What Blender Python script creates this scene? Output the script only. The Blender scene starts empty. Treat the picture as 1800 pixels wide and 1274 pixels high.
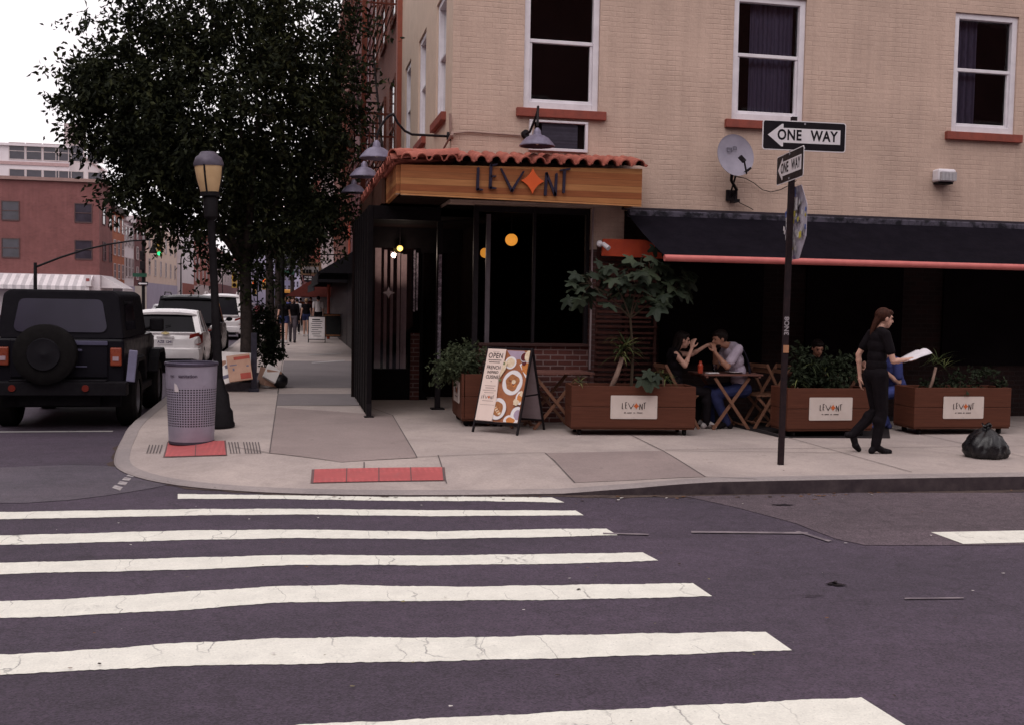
import bpy, bmesh, math, random
from mathutils import Vector, Matrix, Quaternion
random.seed(7)
rnd = random.random
def ru(a, b): return a + (b - a) * random.random()
PI = math.pi
sc = bpy.context.scene
COL = sc.collection
V = Vector
# ---------------------------------------------------------------- camera
FPX = 1884.0
CAM = V((0, 0, 1.8))
RM = (Matrix.Rotation(-0.203283, 3, 'Z') @ Matrix.Rotation(PI/2 - 0.055684, 3, 'X') @ Matrix.Rotation(0.017998, 3, 'Z'))
cam_d = bpy.data.cameras.new('camera'); cam = bpy.data.objects.new('camera', cam_d); COL.objects.link(cam)
cam.matrix_world = Matrix.Translation(CAM) @ RM.to_4x4()
cam_d.sensor_fit = 'HORIZONTAL'; cam_d.sensor_width = 36.0; cam_d.lens = 36.0 * FPX / 1800.0
cam_d.clip_end = 3000; cam_d.clip_start = 0.05
sc.camera = cam
def U(px, py, X=None, Y=None, Z=None):
    """point of the place that the photograph shows at a pixel, on a plane X=, Y= or Z="""
    d = RM @ V(((px-900)/FPX, -(py-637)/FPX, -1.0))
    if X is not None: t = (X-CAM.x)/d.x
    elif Y is not None: t = (Y-CAM.y)/d.y
    else: t = (Z-CAM.z)/d.z
    return CAM + d*t
# ---------------------------------------------------------------- mesh builder
class MB:
    def __init__(s): s.v = []; s.f = []; s.m = []; s.cur = 0
    def add(s, vs, fs, m=None):
        b = len(s.v); s.v += [tuple(p) for p in vs]
        for f in fs: s.f.append(tuple(i+b for i in f)); s.m.append(s.cur if m is None else m)
        return s
    def box(s, x0, x1, y0, y1, z0, z1, m=None):
        vs = [(x, y, z) for z in (z0, z1) for y in (y0, y1) for x in (x0, x1)]
        return s.add(vs, [(0,2,3,1),(4,5,7,6),(0,1,5,4),(2,6,7,3),(0,4,6,2),(1,3,7,5)], m)
    def obox(s, c, size, rot=None, m=None):
        c = V(c); h = V(size)/2
        R = rot if rot is not None else Matrix.Identity(3)
        vs = [c + R @ V((x*h.x, y*h.y, z*h.z)) for z in (-1,1) for y in (-1,1) for x in (-1,1)]
        return s.add(vs, [(0,2,3,1),(4,5,7,6),(0,1,5,4),(2,6,7,3),(0,4,6,2),(1,3,7,5)], m)
    def bar(s, a, b, w, h=None, up=(0,0,1), m=None):
        a = V(a); b = V(b); d = (b-a); L = d.length; d.normalize()
        u = V(up)
        if abs(d.dot(u)) > .97: u = V((0,1,0)) if abs(d.y) < .9 else V((1,0,0))
        sd = d.cross(u).normalized(); u = sd.cross(d).normalized()
        R = Matrix((sd, d, u)).transposed()
        return s.obox((a+b)/2, (w, L, h if h is not None else w), R, m)
    def tube(s, pts, r, n=8, caps=True, m=None):
        pts = [V(p) for p in pts]; k = len(pts)
        rs = r if isinstance(r, (list, tuple)) else [r]*k
        vs = []; ref = None
        for i, p in enumerate(pts):
            t = (pts[min(i+1,k-1)] - pts[max(i-1,0)])
            t = t.normalized() if t.length > 1e-9 else V((0,0,1))
            if ref is None:
                ref = V((0,0,1)) if abs(t.z) < .9 else V((1,0,0))
            a = (ref - t*ref.dot(t)).normalized(); ref = a; b = t.cross(a)
            for j in range(n):
                an = 2*PI*j/n
                vs.append(p + (a*math.cos(an) + b*math.sin(an))*rs[i])
        fs = []
        for i in range(k-1):
            for j in range(n):
                j2 = (j+1) % n
                fs.append((i*n+j, i*n+j2, (i+1)*n+j2, (i+1)*n+j))
        if caps: fs.append(tuple(range(n-1,-1,-1))); fs.append(tuple((k-1)*n+j for j in range(n)))
        return s.add(vs, fs, m)
    def lathe(s, prof, c=(0,0,0), n=24, R=None, caps=True, m=None, sx=1, sy=1):
        c = V(c); vs = []
        for (r, z) in prof:
            for j in range(n):
                a = 2*PI*j/n; p = V((r*math.cos(a)*sx, r*math.sin(a)*sy, z))
                vs.append(c + (R @ p if R is not None else p))
        k = len(prof); fs = []
        for i in range(k-1):
            for j in range(n):
                j2 = (j+1) % n
                fs.append((i*n+j, i*n+j2, (i+1)*n+j2, (i+1)*n+j))
        if caps: fs.append(tuple(range(n-1,-1,-1))); fs.append(tuple((k-1)*n+j for j in range(n)))
        return s.add(vs, fs, m)
    def ell(s, c, r, nu=16, nv=10, R=None, m=None):
        prof = [(max(1e-4, math.sin(PI*i/nv)), -math.cos(PI*i/nv)) for i in range(nv+1)]
        c = V(c); r = V(r) if not isinstance(r, (int, float)) else V((r, r, r))
        vs = []
        for (q, z) in prof:
            for j in range(nu):
                a = 2*PI*j/nu; p = V((q*math.cos(a)*r.x, q*math.sin(a)*r.y, z*r.z))
                vs.append(c + (R @ p if R is not None else p))
        fs = []
        for i in range(nv):
            for j in range(nu):
                j2 = (j+1) % nu
                fs.append((i*nu+j, i*nu+j2, (i+1)*nu+j2, (i+1)*nu+j))
        return s.add(vs, fs, m)
    def prism(s, poly, o, ax, ay, depth, m=None, back=False):
        """polygon poly (2-D, counter-clockwise seen against the normal ax x ay) at o, extruded by depth against its normal"""
        o = V(o); ax = V(ax); ay = V(ay); nrm = ax.cross(ay).normalized(); n = len(poly)
        a = [o + ax*x + ay*y for x, y in poly]
        if depth == 0: return s.add(a, [tuple(range(n))], m)
        b = [p - nrm*depth for p in a]
        fs = [tuple(range(n)), tuple(range(2*n-1, n-1, -1))]
        for i in range(n): j = (i+1) % n; fs.append((j, i, n+i, n+j))
        return s.add(a+b, fs, m)
    def build(s, name, mats, parent=None, smooth=False, bevel=0, loc=None, auto=None):
        if not isinstance(mats, (list, tuple)): mats = [mats]
        if parent is not None:
            r = parent; org = V((0,0,0))
            while r is not None: org += r.location; r = r.parent
        elif loc is not None: org = V(loc)
        else:
            xs = [p[0] for p in s.v]; ys = [p[1] for p in s.v]; zs = [p[2] for p in s.v]
            org = V(((min(xs)+max(xs))/2, (min(ys)+max(ys))/2, min(zs)))
        me = bpy.data.meshes.new(name)
        me.from_pydata([(p[0]-org.x, p[1]-org.y, p[2]-org.z) for p in s.v], [], s.f)
        for m in mats: me.materials.append(m)
        me.polygons.foreach_set('material_index', s.m)
        if smooth: me.polygons.foreach_set('use_smooth', [True]*len(s.f))
        me.update()
        o = bpy.data.objects.new(name, me); COL.objects.link(o)
        if parent is not None: o.parent = parent
        else: o.location = org
        if bevel:
            b = o.modifiers.new('bevel', 'BEVEL'); b.width = bevel; b.segments = 2; b.limit_method = 'ANGLE'; b.angle_limit = .6
        if auto:
            me.polygons.foreach_set('use_smooth', [True]*len(s.f))
            try: me.set_sharp_from_angle(angle=auto)
            except Exception: pass
        return o
def tag(o, label=None, cat=None, group=None, kind=None):
    if label: o['label'] = label
    if cat: o['category'] = cat
    if group: o['group'] = group
    if kind: o['kind'] = kind
    return o
def thing(name, label, cat, loc=(0,0,0), rz=0, group=None):
    o = bpy.data.objects.new(name, None); COL.objects.link(o); o.empty_display_size = .1
    o.location = loc; o.rotation_euler = (0, 0, rz)
    return tag(o, label, cat, group)
def struct(o): o['kind'] = 'structure'; return o
def stuff(o): o['kind'] = 'stuff'; return o
def dup(root, loc=None, rz=None, label=None, group=None, scale=None):
    r = root.copy(); COL.objects.link(r)
    if loc is not None: r.location = loc
    if rz is not None: r.rotation_euler = (0, 0, rz)
    if scale is not None: r.scale = (scale,)*3 if isinstance(scale, (int, float)) else scale
    if label: r['label'] = label
    if group: r['group'] = group
    for ch in list(root.children):
        c = ch.copy(); COL.objects.link(c); c.parent = r
        for g in list(ch.children):
            d = g.copy(); COL.objects.link(d); d.parent = c
    return r
def text_verts(txt, size, bold=0.0, width=1.0, spacing=1.0):
    """mesh of a line of text, centred on 0,0 in its own xy plane"""
    cu = bpy.data.curves.new('t', 'FONT'); cu.body = txt; cu.size = size; cu.offset = bold
    cu.align_x = 'CENTER'; cu.align_y = 'CENTER'; cu.space_character = spacing; cu.resolution_u = 3
    ob = bpy.data.objects.new('t', cu); COL.objects.link(ob)
    dg = bpy.context.evaluated_depsgraph_get()
    me = bpy.data.meshes.new_from_object(ob.evaluated_get(dg))
    vs = [(v.co.x*width, v.co.y) for v in me.vertices]; fs = [tuple(p.vertices) for p in me.polygons]
    bpy.data.objects.remove(ob); bpy.data.curves.remove(cu); bpy.data.meshes.remove(me)
    return vs, fs
def put_text(mb, txt, size, o, ax, ay, bold=0.0, width=1.0, spacing=1.0, m=None):
    vs, fs = text_verts(txt, size, bold, width, spacing)
    o = V(o); ax = V(ax); ay = V(ay)
    mb.add([o + ax*x + ay*y for x, y in vs], fs, m)
# ---------------------------------------------------------------- materials
MATS = {}
def new_mat(name):
    m = bpy.data.materials.new(name); m.use_nodes = True
    nt = m.node_tree; return m, nt, nt.nodes['Principled BSDF']
def N(nt, t, **kw):
    n = nt.nodes.new(t)
    for k, v in kw.items():
        if k in n.inputs: n.inputs[k].default_value = v
        else: setattr(n, k, v)
    return n
def c4(c): return (c[0], c[1], c[2], 1)
def ramp(nt, fac, stops, interp='LINEAR'):
    r = nt.nodes.new('ShaderNodeValToRGB'); cr = r.color_ramp; cr.interpolation = interp
    while len(cr.elements) < len(stops): cr.elements.new(.5)
    for e, (p, c) in zip(cr.elements, stops):
        e.position = p; e.color = c4(c) if not isinstance(c, (int, float)) else (c, c, c, 1)
    nt.links.new(fac, r.inputs[0]); return r.outputs[0]
def mixc(nt, fac, a, b, mode='MIX'):
    n = nt.nodes.new('ShaderNodeMix'); n.data_type = 'RGBA'; n.blend_type = mode
    for sock, val in ((n.inputs[0], fac), (n.inputs[6], a), (n.inputs[7], b)):
        if hasattr(val, 'is_linked'): nt.links.new(val, sock)
        elif isinstance(val, (int, float)): sock.default_value = val if sock == n.inputs[0] else (val, val, val, 1)
        else: sock.default_value = c4(val)
    return n.outputs[2]
def noise(nt, co, scale, detail=4, rough=.6, dist=0):
    n = N(nt, 'ShaderNodeTexNoise', Scale=scale, Detail=detail, Roughness=rough, Distortion=dist)
    nt.links.new(co, n.inputs['Vector']); return n.outputs[0]
def bump(nt, b, h, strength=.3, dist=.01):
    n = N(nt, 'ShaderNodeBump', Strength=strength, Distance=dist)
    nt.links.new(h, n.inputs['Height']); nt.links.new(n.outputs[0], b.inputs['Normal']); return n
def objco(nt): return N(nt, 'ShaderNodeTexCoord').outputs['Object']
def wallco(nt):
    """brick coordinates (run, height) for upright walls along X or Y"""
    co = objco(nt); s = N(nt, 'ShaderNodeSeparateXYZ'); nt.links.new(co, s.inputs[0])
    a = N(nt, 'ShaderNodeMath', operation='ADD'); nt.links.new(s.outputs[0], a.inputs[0]); nt.links.new(s.outputs[1], a.inputs[1])
    c = N(nt, 'ShaderNodeCombineXYZ'); nt.links.new(a.outputs[0], c.inputs[0]); nt.links.new(s.outputs[2], c.inputs[1])
    return co, c.outputs[0]
def M(name, col, col2=None, scale=6, rough=.6, metal=0.0, bs=0.0, bscale=60, spec=None, coat=0, lo=.35, hi=.65):
    if name in MATS: return MATS[name]
    m, nt, b = new_mat(name)
    co = objco(nt)
    col2 = col2 or tuple(c*.78 for c in col)
    if spec is None: spec = .06 if max(col) < .06 else .12 if max(col) < .2 else .3
    n = noise(nt, co, scale, 6, .65)
    nt.links.new(ramp(nt, n, [(lo, col), (hi, col2)]), b.inputs['Base Color'])
    n2 = noise(nt, co, scale*3.1, 4)
    nt.links.new(ramp(nt, n2, [(.3, max(0, rough-.1)), (.7, min(1, rough+.1))]), b.inputs['Roughness'])
    b.inputs['Metallic'].default_value = metal
    b.inputs['Specular IOR Level'].default_value = spec
    b.inputs['Coat Weight'].default_value = coat
    if bs: bump(nt, b, noise(nt, co, bscale, 5), bs, .01)
    MATS[name] = m; return m
def M_emit(name, col, s):
    m, nt, b = new_mat(name)
    b.inputs['Base Color'].default_value = c4(col); b.inputs['Emission Color'].default_value = c4(col)
    b.inputs['Emission Strength'].default_value = s
    return m
def M_glass_dark(name, col=(.012,.012,.016), rough=.05, spec=.5):
    if name in MATS: return MATS[name]
    m, nt, b = new_mat(name); co = objco(nt)
    nt.links.new(ramp(nt, noise(nt, co, 1.3, 2), [(.3, col), (.7, tuple(c*1.6 for c in col))]), b.inputs['Base Color'])
    b.inputs['Roughness'].default_value = rough; b.inputs['Specular IOR Level'].default_value = spec
    bump(nt, b, noise(nt, co, 2.5, 1), .05, .02)
    MATS[name] = m; return m
def M_clear(name, tint=(.8,.8,.82)):
    m, nt, b = new_mat(name)
    nt.nodes.remove(b); out = nt.nodes['Material Output']
    t = N(nt, 'ShaderNodeBsdfTransparent', Color=c4(tint)); g = N(nt, 'ShaderNodeBsdfGlossy', Roughness=.02)
    fr = N(nt, 'ShaderNodeFresnel', IOR=1.5); mx = N(nt, 'ShaderNodeMixShader')
    nt.links.new(fr.outputs[0], mx.inputs[0]); nt.links.new(t.outputs[0], mx.inputs[1]); nt.links.new(g.outputs[0], mx.inputs[2])
    nt.links.new(mx.outputs[0], out.inputs[0]); return m
def M_brick(name, c1, c2, mort, bw=.21, bh=.072, ms=.009, bs=.6, stain=.25, painted=False):
    m, nt, b = new_mat(name); co, wc = wallco(nt)
    dn = N(nt, 'ShaderNodeTexNoise', Scale=3.0 if painted else 8.0, Detail=3); nt.links.new(co, dn.inputs['Vector'])
    mad = N(nt, 'ShaderNodeVectorMath', operation='MULTIPLY_ADD'); mad.inputs[1].default_value = (.02, .018 if painted else .006, 0)
    nt.links.new(dn.outputs['Color'], mad.inputs[0]); nt.links.new(wc, mad.inputs[2])
    br = N(nt, 'ShaderNodeTexBrick', Scale=1.0, Color1=c4(c1), Color2=c4(c2), Mortar=c4(mort))
    br.inputs['Mortar Size'].default_value = ms; br.inputs['Brick Width'].default_value = bw; br.inputs['Row Height'].default_value = bh
    br.inputs['Mortar Smooth'].default_value = .6 if painted else .2; br.inputs['Bias'].default_value = 0
    nt.links.new(mad.outputs[0], br.inputs['Vector'])
    big = ramp(nt, noise(nt, co, .9, 5, .6), [(.3, 1.0), (.72, 1-stain)])
    col = mixc(nt, 1.0, br.outputs['Color'], big, 'MULTIPLY')
    mp = N(nt, 'ShaderNodeMapping'); mp.inputs['Scale'].default_value = (5, 5, .35); nt.links.new(co, mp.inputs[0])
    col = mixc(nt, 1.0, col, ramp(nt, noise(nt, mp.outputs[0], 1.0, 5, .7), [(.35, 1.03), (.75, .84)]), 'MULTIPLY')
    fine = ramp(nt, noise(nt, co, 60, 3, .7), [(.25, 1.06), (.8, .86)])
    col = mixc(nt, 1.0, col, fine, 'MULTIPLY')
    nt.links.new(col, b.inputs['Base Color']); b.inputs['Roughness'].default_value = .75 if not painted else .6; b.inputs['Specular IOR Level'].default_value = .15
    h = N(nt, 'ShaderNodeMath', operation='MULTIPLY_ADD'); h.inputs[1].default_value = -1.0
    patch = noise(nt, co, 14 if painted else 40, 4, .6)
    nt.links.new(br.outputs['Fac'], h.inputs[0])
    if painted:   # paint fills many of the joints, so the courses come and go
        vis = ramp(nt, noise(nt, co, 2.2, 3, .6), [(.42, .04), (.72, .8)])
        mu = N(nt, 'ShaderNodeMath', operation='MULTIPLY'); nt.links.new(br.outputs['Fac'], mu.inputs[0]); nt.links.new(vis, mu.inputs[1])
        nt.links.new(mu.outputs[0], h.inputs[0])
    nt.links.new(patch, h.inputs[2])
    bump(nt, b, h.outputs[0], bs, .012)
    MATS[name] = m; return m
def M_planks(name, cols, plank=.09, axis='Z', grain=(3, 3, 60), rough=.5, gap=True, bs=.25):
    """boards stacked along an axis, each its own tone, with grain"""
    m, nt, b = new_mat(name); co = objco(nt)
    s = N(nt, 'ShaderNodeSeparateXYZ'); nt.links.new(co, s.inputs[0])
    i = {'X': 0, 'Y': 1, 'Z': 2}[axis]
    dv = N(nt, 'ShaderNodeMath', operation='DIVIDE'); dv.inputs[1].default_value = plank; nt.links.new(s.outputs[i], dv.inputs[0])
    fl = N(nt, 'ShaderNodeMath', operation='FLOOR'); nt.links.new(dv.outputs[0], fl.inputs[0])
    wn = N(nt, 'ShaderNodeTexWhiteNoise', noise_dimensions='1D'); nt.links.new(fl.outputs[0], wn.inputs['W'])
    k = len(cols); base = ramp(nt, wn.outputs['Value'], [(j/(k-1), c) for j, c in enumerate(cols)])
    mp = N(nt, 'ShaderNodeMapping'); mp.inputs['Scale'].default_value = grain; nt.links.new(co, mp.inputs[0])
    g = noise(nt, mp.outputs[0], 1.0, 6, .65, .4)
    col = mixc(nt, 1.0, base, ramp(nt, g, [(.25, 1.15), (.75, .68)]), 'MULTIPLY')
    fr = N(nt, 'ShaderNodeMath', operation='FRACT'); nt.links.new(dv.outputs[0], fr.inputs[0])
    seam = ramp(nt, fr.outputs[0], [(0, 0.0), (.04, 1.0), (.96, 1.0), (1, 0.0)])
    if gap: col = mixc(nt, 1.0, col, ramp(nt, seam, [(0, .45), (1, 1.0)]), 'MULTIPLY')
    nt.links.new(col, b.inputs['Base Color']); b.inputs['Roughness'].default_value = rough; b.inputs['Specular IOR Level'].default_value = .15
    hh = N(nt, 'ShaderNodeMath', operation='MULTIPLY_ADD'); hh.inputs[1].default_value = .25
    nt.links.new(g, hh.inputs[0]); nt.links.new(seam, hh.inputs[2])
    bump(nt, b, hh.outputs[0], bs, .006)
    MATS[name] = m; return m
def M_leaf(name, dark, mid, light, trans=.25, clump=1.2, rough=.5):
    m, nt, b = new_mat(name); nt.nodes.remove(b); out = nt.nodes['Material Output']
    co = objco(nt); g = N(nt, 'ShaderNodeNewGeometry')
    ad = N(nt, 'ShaderNodeMath', operation='MULTIPLY_ADD'); ad.inputs[1].default_value = .5
    nt.links.new(g.outputs['Random Per Island'], ad.inputs[0])
    cl = N(nt, 'ShaderNodeMath', operation='MULTIPLY'); cl.inputs[1].default_value = .55; nt.links.new(noise(nt, co, clump, 3), cl.inputs[0])
    nt.links.new(cl.outputs[0], ad.inputs[2])
    col = ramp(nt, ad.outputs[0], [(.2, dark), (.55, mid), (.92, light)])
    p = N(nt, 'ShaderNodeBsdfPrincipled', Roughness=rough); p.inputs['Specular IOR Level'].default_value = .12
    nt.links.new(col, p.inputs['Base Color'])
    t = N(nt, 'ShaderNodeBsdfTranslucent'); nt.links.new(col, t.inputs[0])
    mx = N(nt, 'ShaderNodeMixShader'); mx.inputs[0].default_value = trans
    nt.links.new(p.outputs[0], mx.inputs[1]); nt.links.new(t.outputs[0], mx.inputs[2]); nt.links.new(mx.outputs[0], out.inputs[0])
    MATS[name] = m; return m
def M_asphalt(name, c, c2, speck=(.16,.14,.15), stain=True, rough=.85):
    m, nt, b = new_mat(name); co = objco(nt)
    big = ramp(nt, noise(nt, co, .35, 6, .62, .3), [(.32, c), (.7, c2)])
    mid = ramp(nt, noise(nt, co, 6, 7, .78), [(.25, .66), (.75, 1.32)])
    mp = N(nt, 'ShaderNodeMapping'); mp.inputs['Scale'].default_value = (.12, 1.1, 1); nt.links.new(co, mp.inputs[0])
    big = mixc(nt, 1.0, big, ramp(nt, noise(nt, mp.outputs[0], 1.0, 5, .65, .3), [(.3, .80), (.7, 1.2)]), 'MULTIPLY')
    col = mixc(nt, 1.0, big, mid, 'MULTIPLY')
    vo = N(nt, 'ShaderNodeTexVoronoi', Scale=95.0); nt.links.new(co, vo.inputs['Vector'])
    gran = ramp(nt, vo.outputs['Color'], [(.1, .6), (.9, 1.4)])
    col = mixc(nt, 1.0, col, gran, 'MULTIPLY')
    sp = ramp(nt, noise(nt, co, 130, 2, .6), [(.66, 0.0), (.75, .7)])
    col = mixc(nt, sp, col, speck)
    if stain:
        st = ramp(nt, noise(nt, co, 1.4, 6, .7, 1.2), [(.6, 0.0), (.72, .45)])
        col = mixc(nt, st, col, tuple(x*.5 for x in c))
        wn = N(nt, 'ShaderNodeTexVoronoi', feature='DISTANCE_TO_EDGE', Scale=.42)
        wv = N(nt, 'ShaderNodeVectorMath', operation='ADD'); dn = N(nt, 'ShaderNodeTexNoise', Scale=2.2, Detail=5); nt.links.new(co, dn.inputs[0])
        nt.links.new(co, wv.inputs[0]); nt.links.new(dn.outputs['Color'], wv.inputs[1]); nt.links.new(wv.outputs[0], wn.inputs['Vector'])
        ck = ramp(nt, wn.outputs['Distance'], [(.0, .55), (.006, 0.0)])
        col = mixc(nt, ck, col, tuple(x*.35 for x in c))
    nt.links.new(col, b.inputs['Base Color']); b.inputs['Roughness'].default_value = rough
    hb = N(nt, 'ShaderNodeMath', operation='ADD'); nt.links.new(vo.outputs['Distance'], hb.inputs[0]); nt.links.new(noise(nt, co, 160, 3), hb.inputs[1])
    bump(nt, b, hb.outputs[0], .55, .006)
    MATS[name] = m; return m
def M_concrete(name, c, c2, stain=.35, rough=.8):
    m, nt, b = new_mat(name); co = objco(nt)
    big = ramp(nt, noise(nt, co, .8, 6, .65, .4), [(.3, c), (.72, c2)])
    fine = ramp(nt, noise(nt, co, 38, 5, .8), [(.25, .78), (.75, 1.18)])
    col = mixc(nt, 1.0, big, fine, 'MULTIPLY')
    st = ramp(nt, noise(nt, co, 2.2, 8, .75, 1.0), [(.50, 0.0), (.76, stain)])
    col = mixc(nt, st, col, tuple(x*.55 for x in c))
    gm = N(nt, 'ShaderNodeTexVoronoi', Scale=1.7); nt.links.new(co, gm.inputs['Vector'])
    gum = ramp(nt, gm.outputs['Distance'], [(.0, .65), (.045, .6), (.06, 0.0)])
    col = mixc(nt, gum, col, tuple(x*.5 for x in c))
    nt.links.new(col, b.inputs['Base Color']); b.inputs['Roughness'].default_value = rough
    bump(nt, b, noise(nt, co, 90, 4), .3, .004)
    MATS[name] = m; return m
def M_paint(name, c=(.80,.78,.70), under=(.07,.06,.07)):
    m, nt, b = new_mat(name); co = objco(nt)
    wv = N(nt, 'ShaderNodeVectorMath', operation='ADD'); dn = N(nt, 'ShaderNodeTexNoise', Scale=3.0, Detail=6); nt.links.new(co, dn.inputs[0])
    sc_ = N(nt, 'ShaderNodeVectorMath', operation='SCALE'); sc_.inputs['Scale'].default_value = .55; nt.links.new(dn.outputs['Color'], sc_.inputs[0])
    mp = N(nt, 'ShaderNodeMapping'); mp.inputs['Scale'].default_value = (2.6, .25, 1); nt.links.new(co, mp.inputs[0])
    nt.links.new(mp.outputs[0], wv.inputs[0]); nt.links.new(sc_.outputs[0], wv.inputs[1])
    vo = N(nt, 'ShaderNodeTexVoronoi', feature='DISTANCE_TO_EDGE', Scale=1.0); nt.links.new(wv.outputs[0], vo.inputs['Vector'])
    ck0 = ramp(nt, vo.outputs['Distance'], [(.0, .75), (.010, 0.0)])
    ck = mixc(nt, 1.0, ck0, ramp(nt, noise(nt, co, 1.6, 3), [(.42, 0.0), (.6, 1.0)]), 'MULTIPLY')
    base = ramp(nt, noise(nt, co, 5, 6, .7), [(.3, c), (.75, tuple(x*.8 for x in c))])
    base = mixc(nt, 1.0, base, ramp(nt, noise(nt, co, 90, 3), [(.3, 1.05), (.75, .86)]), 'MULTIPLY')
    wear = ramp(nt, noise(nt, co, 2.6, 8, .8, .6), [(.585, 0.0), (.70, .7)])
    spk = ramp(nt, noise(nt, co, 75, 2, .5), [(.68, 0.0), (.72, .7)])
    col = mixc(nt, ck, base, under); col = mixc(nt, wear, col, tuple(x*.45 for x in c)); col = mixc(nt, spk, col, tuple(x*.5 for x in c))
    nt.links.new(col, b.inputs['Base Color']); b.inputs['Roughness'].default_value = .7
    bump(nt, b, noise(nt, co, 120, 3), .3, .004)
    MATS[name] = m; return m
# ---------------------------------------------------------------- shared materials
asphalt = M_asphalt('asphalt', (.062,.042,.066), (.040,.029,.045))
asphalt_old = M_asphalt('asphalt_old', (.098,.070,.084), (.072,.052,.064), stain=True)
asphalt_worn = M_asphalt('asphalt_worn', (.082,.062,.082), (.058,.047,.065), stain=True, rough=.6)
concrete = M_concrete('concrete', (.45,.375,.345), (.29,.24,.228), .6)
concrete_grey = M_concrete('concrete_grey', (.30,.235,.222), (.22,.172,.165), .45)
concrete_dark = M_concrete('concrete_dark', (.20,.17,.175), (.15,.13,.135), .3)
kerb_m = M_concrete('kerb_stone', (.33,.28,.27), (.22,.19,.19), .6)
paint = M_paint('road_paint')
paint_old = M_paint('road_paint_old', (.45,.43,.42))
joint_m = M('joint', (.13,.11,.11), rough=.9)
tan = M_brick('tan_brick', (.61,.445,.362), (.585,.425,.345), (.565,.41,.335), .215, .068, .009, .5, .2, True)
stucco = M('tan_stucco', (.60,.46,.365), (.54,.41,.325), 3, .75, bs=.35, bscale=70)
red_brick = M_brick('red_brick', (.13,.043,.036), (.08,.03,.027), (.22,.15,.145))
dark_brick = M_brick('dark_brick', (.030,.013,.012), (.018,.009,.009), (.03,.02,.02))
white_trim = M('white_trim', (.72,.68,.72), (.62,.58,.62), 5, .45, bs=.05)
sill_red = M('sill_red', (.27,.062,.042), (.20,.05,.036), 9, .6, bs=.2)
black_metal = M('black_metal', (.010,.008,.010), (.016,.012,.014), 12, .5, 0, bs=.08, spec=.12)
black_paint = M('black_paint', (.0055,.0045,.0055), (.009,.007,.008), 9, .6, bs=.08, spec=.05)
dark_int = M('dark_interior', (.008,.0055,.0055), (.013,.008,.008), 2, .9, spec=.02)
win_glass = M_glass_dark('window_glass', (.016,.012,.018), .06, .35)
grey_metal = M('grey_metal', (.33,.31,.37), (.27,.25,.31), 8, .45, .6, bs=.05)
galv = M('galvanised', (.45,.44,.48), (.36,.35,.4), 14, .5, .7)
wood_fascia = M_planks('fascia_wood', [(.30,.105,.040), (.22,.068,.028), (.44,.20,.075), (.26,.085,.034), (.47,.23,.09)], .0823, 'Z', (2.0, 2.0, 40), .5)
terra = M('terracotta', (.40,.12,.085), (.24,.068,.05), 7, .7, bs=.3, bscale=40)
# ---------------------------------------------------------------- ground
KERB = [(-2.05,260),(-2.05,60),(-2.05,30),(-2.05,20),(-2.05,15),(-2.0,13.6),(-1.92,12.5),(-1.78,11.7),(-1.48,11.05),(-1.05,10.55),
        (-.5,10.2),(.1,9.98),(.8,9.84),(1.6,9.76),(2.5,9.7),(3.2,9.64),(4,9.58),(6,9.53),(12,9.5),(40,9.5)]
KM = [0,0,0,0,.05,.45,.9,1,1,1,1,1,1,1,.95,.55,.1,0,0,0]
# finer polyline (Catmull-Rom) so that the corner is round
def _fine():
    P, Mk = [], []
    for i in range(len(KERB)-1):
        p1 = V(KERB[i]); p2 = V(KERB[i+1]); p0 = V(KERB[i-1]) if i else p1*2-p2; p3 = V(KERB[i+2]) if i+2 < len(KERB) else p2*2-p1
        corner = 4 <= i <= 16
        for k in range(4 if corner else 1):
            t = k/4
            if corner: q = .5*((2*p1)+(p2-p0)*t+(2*p0-5*p1+4*p2-p3)*t*t+(3*p1-p0-3*p2+p3)*t**3)
            else: q = p1
            P.append(q); Mk.append(KM[i]+(KM[i+1]-KM[i])*t)
    P.append(V(KERB[-1])); Mk.append(0); return P, Mk
KP, KMK = _fine()
def hgt(x, y):
    best = 1e9; mk = 0
    p = V((x, y))
    for i in range(len(KP)-1):
        a, b = KP[i], KP[i+1]; ab = b-a; t = max(0, min(1, (p-a).dot(ab)/ab.length_squared))
        d = (p-(a+ab*t)).length
        if d < best: best = d; mk = KMK[i]+(KMK[i+1]-KMK[i])*t
    s = min(1, best/1.7); s = s*s*(3-2*s)
    return .15 - mk*.125*(1-s)
def UH(px, py):
    z = .12
    for _ in range(8): p = U(px, py, Z=z); z = hgt(p.x, p.y)
    return V((p.x, p.y, z))
mb = MB(); R_ = 900
mb.add([(-R_,-60,0),(R_,-60,0),(R_,R_*2,0),(-R_,R_*2,0)], [(0,1,2,3)])
tag(mb.build('road', asphalt, loc=(0,0,0)), kind='structure')
# pavement and kerb
nk = len(KP); nrm = []
for i in range(nk):
    t = (KP[min(i+1,nk-1)]-KP[max(i-1,0)]).normalized(); nrm.append(V((-t.y, t.x)))
mb = MB(); offs = [.158, .35, .6, .9, 1.25, 1.6]; vs = []
for i in range(nk):
    for d in offs: q = KP[i]+nrm[i]*d; vs.append((q.x, q.y, hgt(q.x, q.y)))
c0 = len(vs); vs.append((20, 150, .15)); fs = []; no = len(offs)
for i in range(nk-1):
    for j in range(no-1): fs.append((i*no+j, (i+1)*no+j, (i+1)*no+j+1, i*no+j+1))
    fs.append((i*no+no-1, (i+1)*no+no-1, c0))
mb.add(vs, fs); tag(mb.build('pavement', concrete, loc=(0,0,0)), kind='structure')
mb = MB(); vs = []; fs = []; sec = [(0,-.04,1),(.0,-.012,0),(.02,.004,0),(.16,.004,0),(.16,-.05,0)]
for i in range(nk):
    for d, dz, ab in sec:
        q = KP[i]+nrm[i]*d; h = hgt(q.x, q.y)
        vs.append((q.x, q.y, dz if ab else h+dz))
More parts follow.
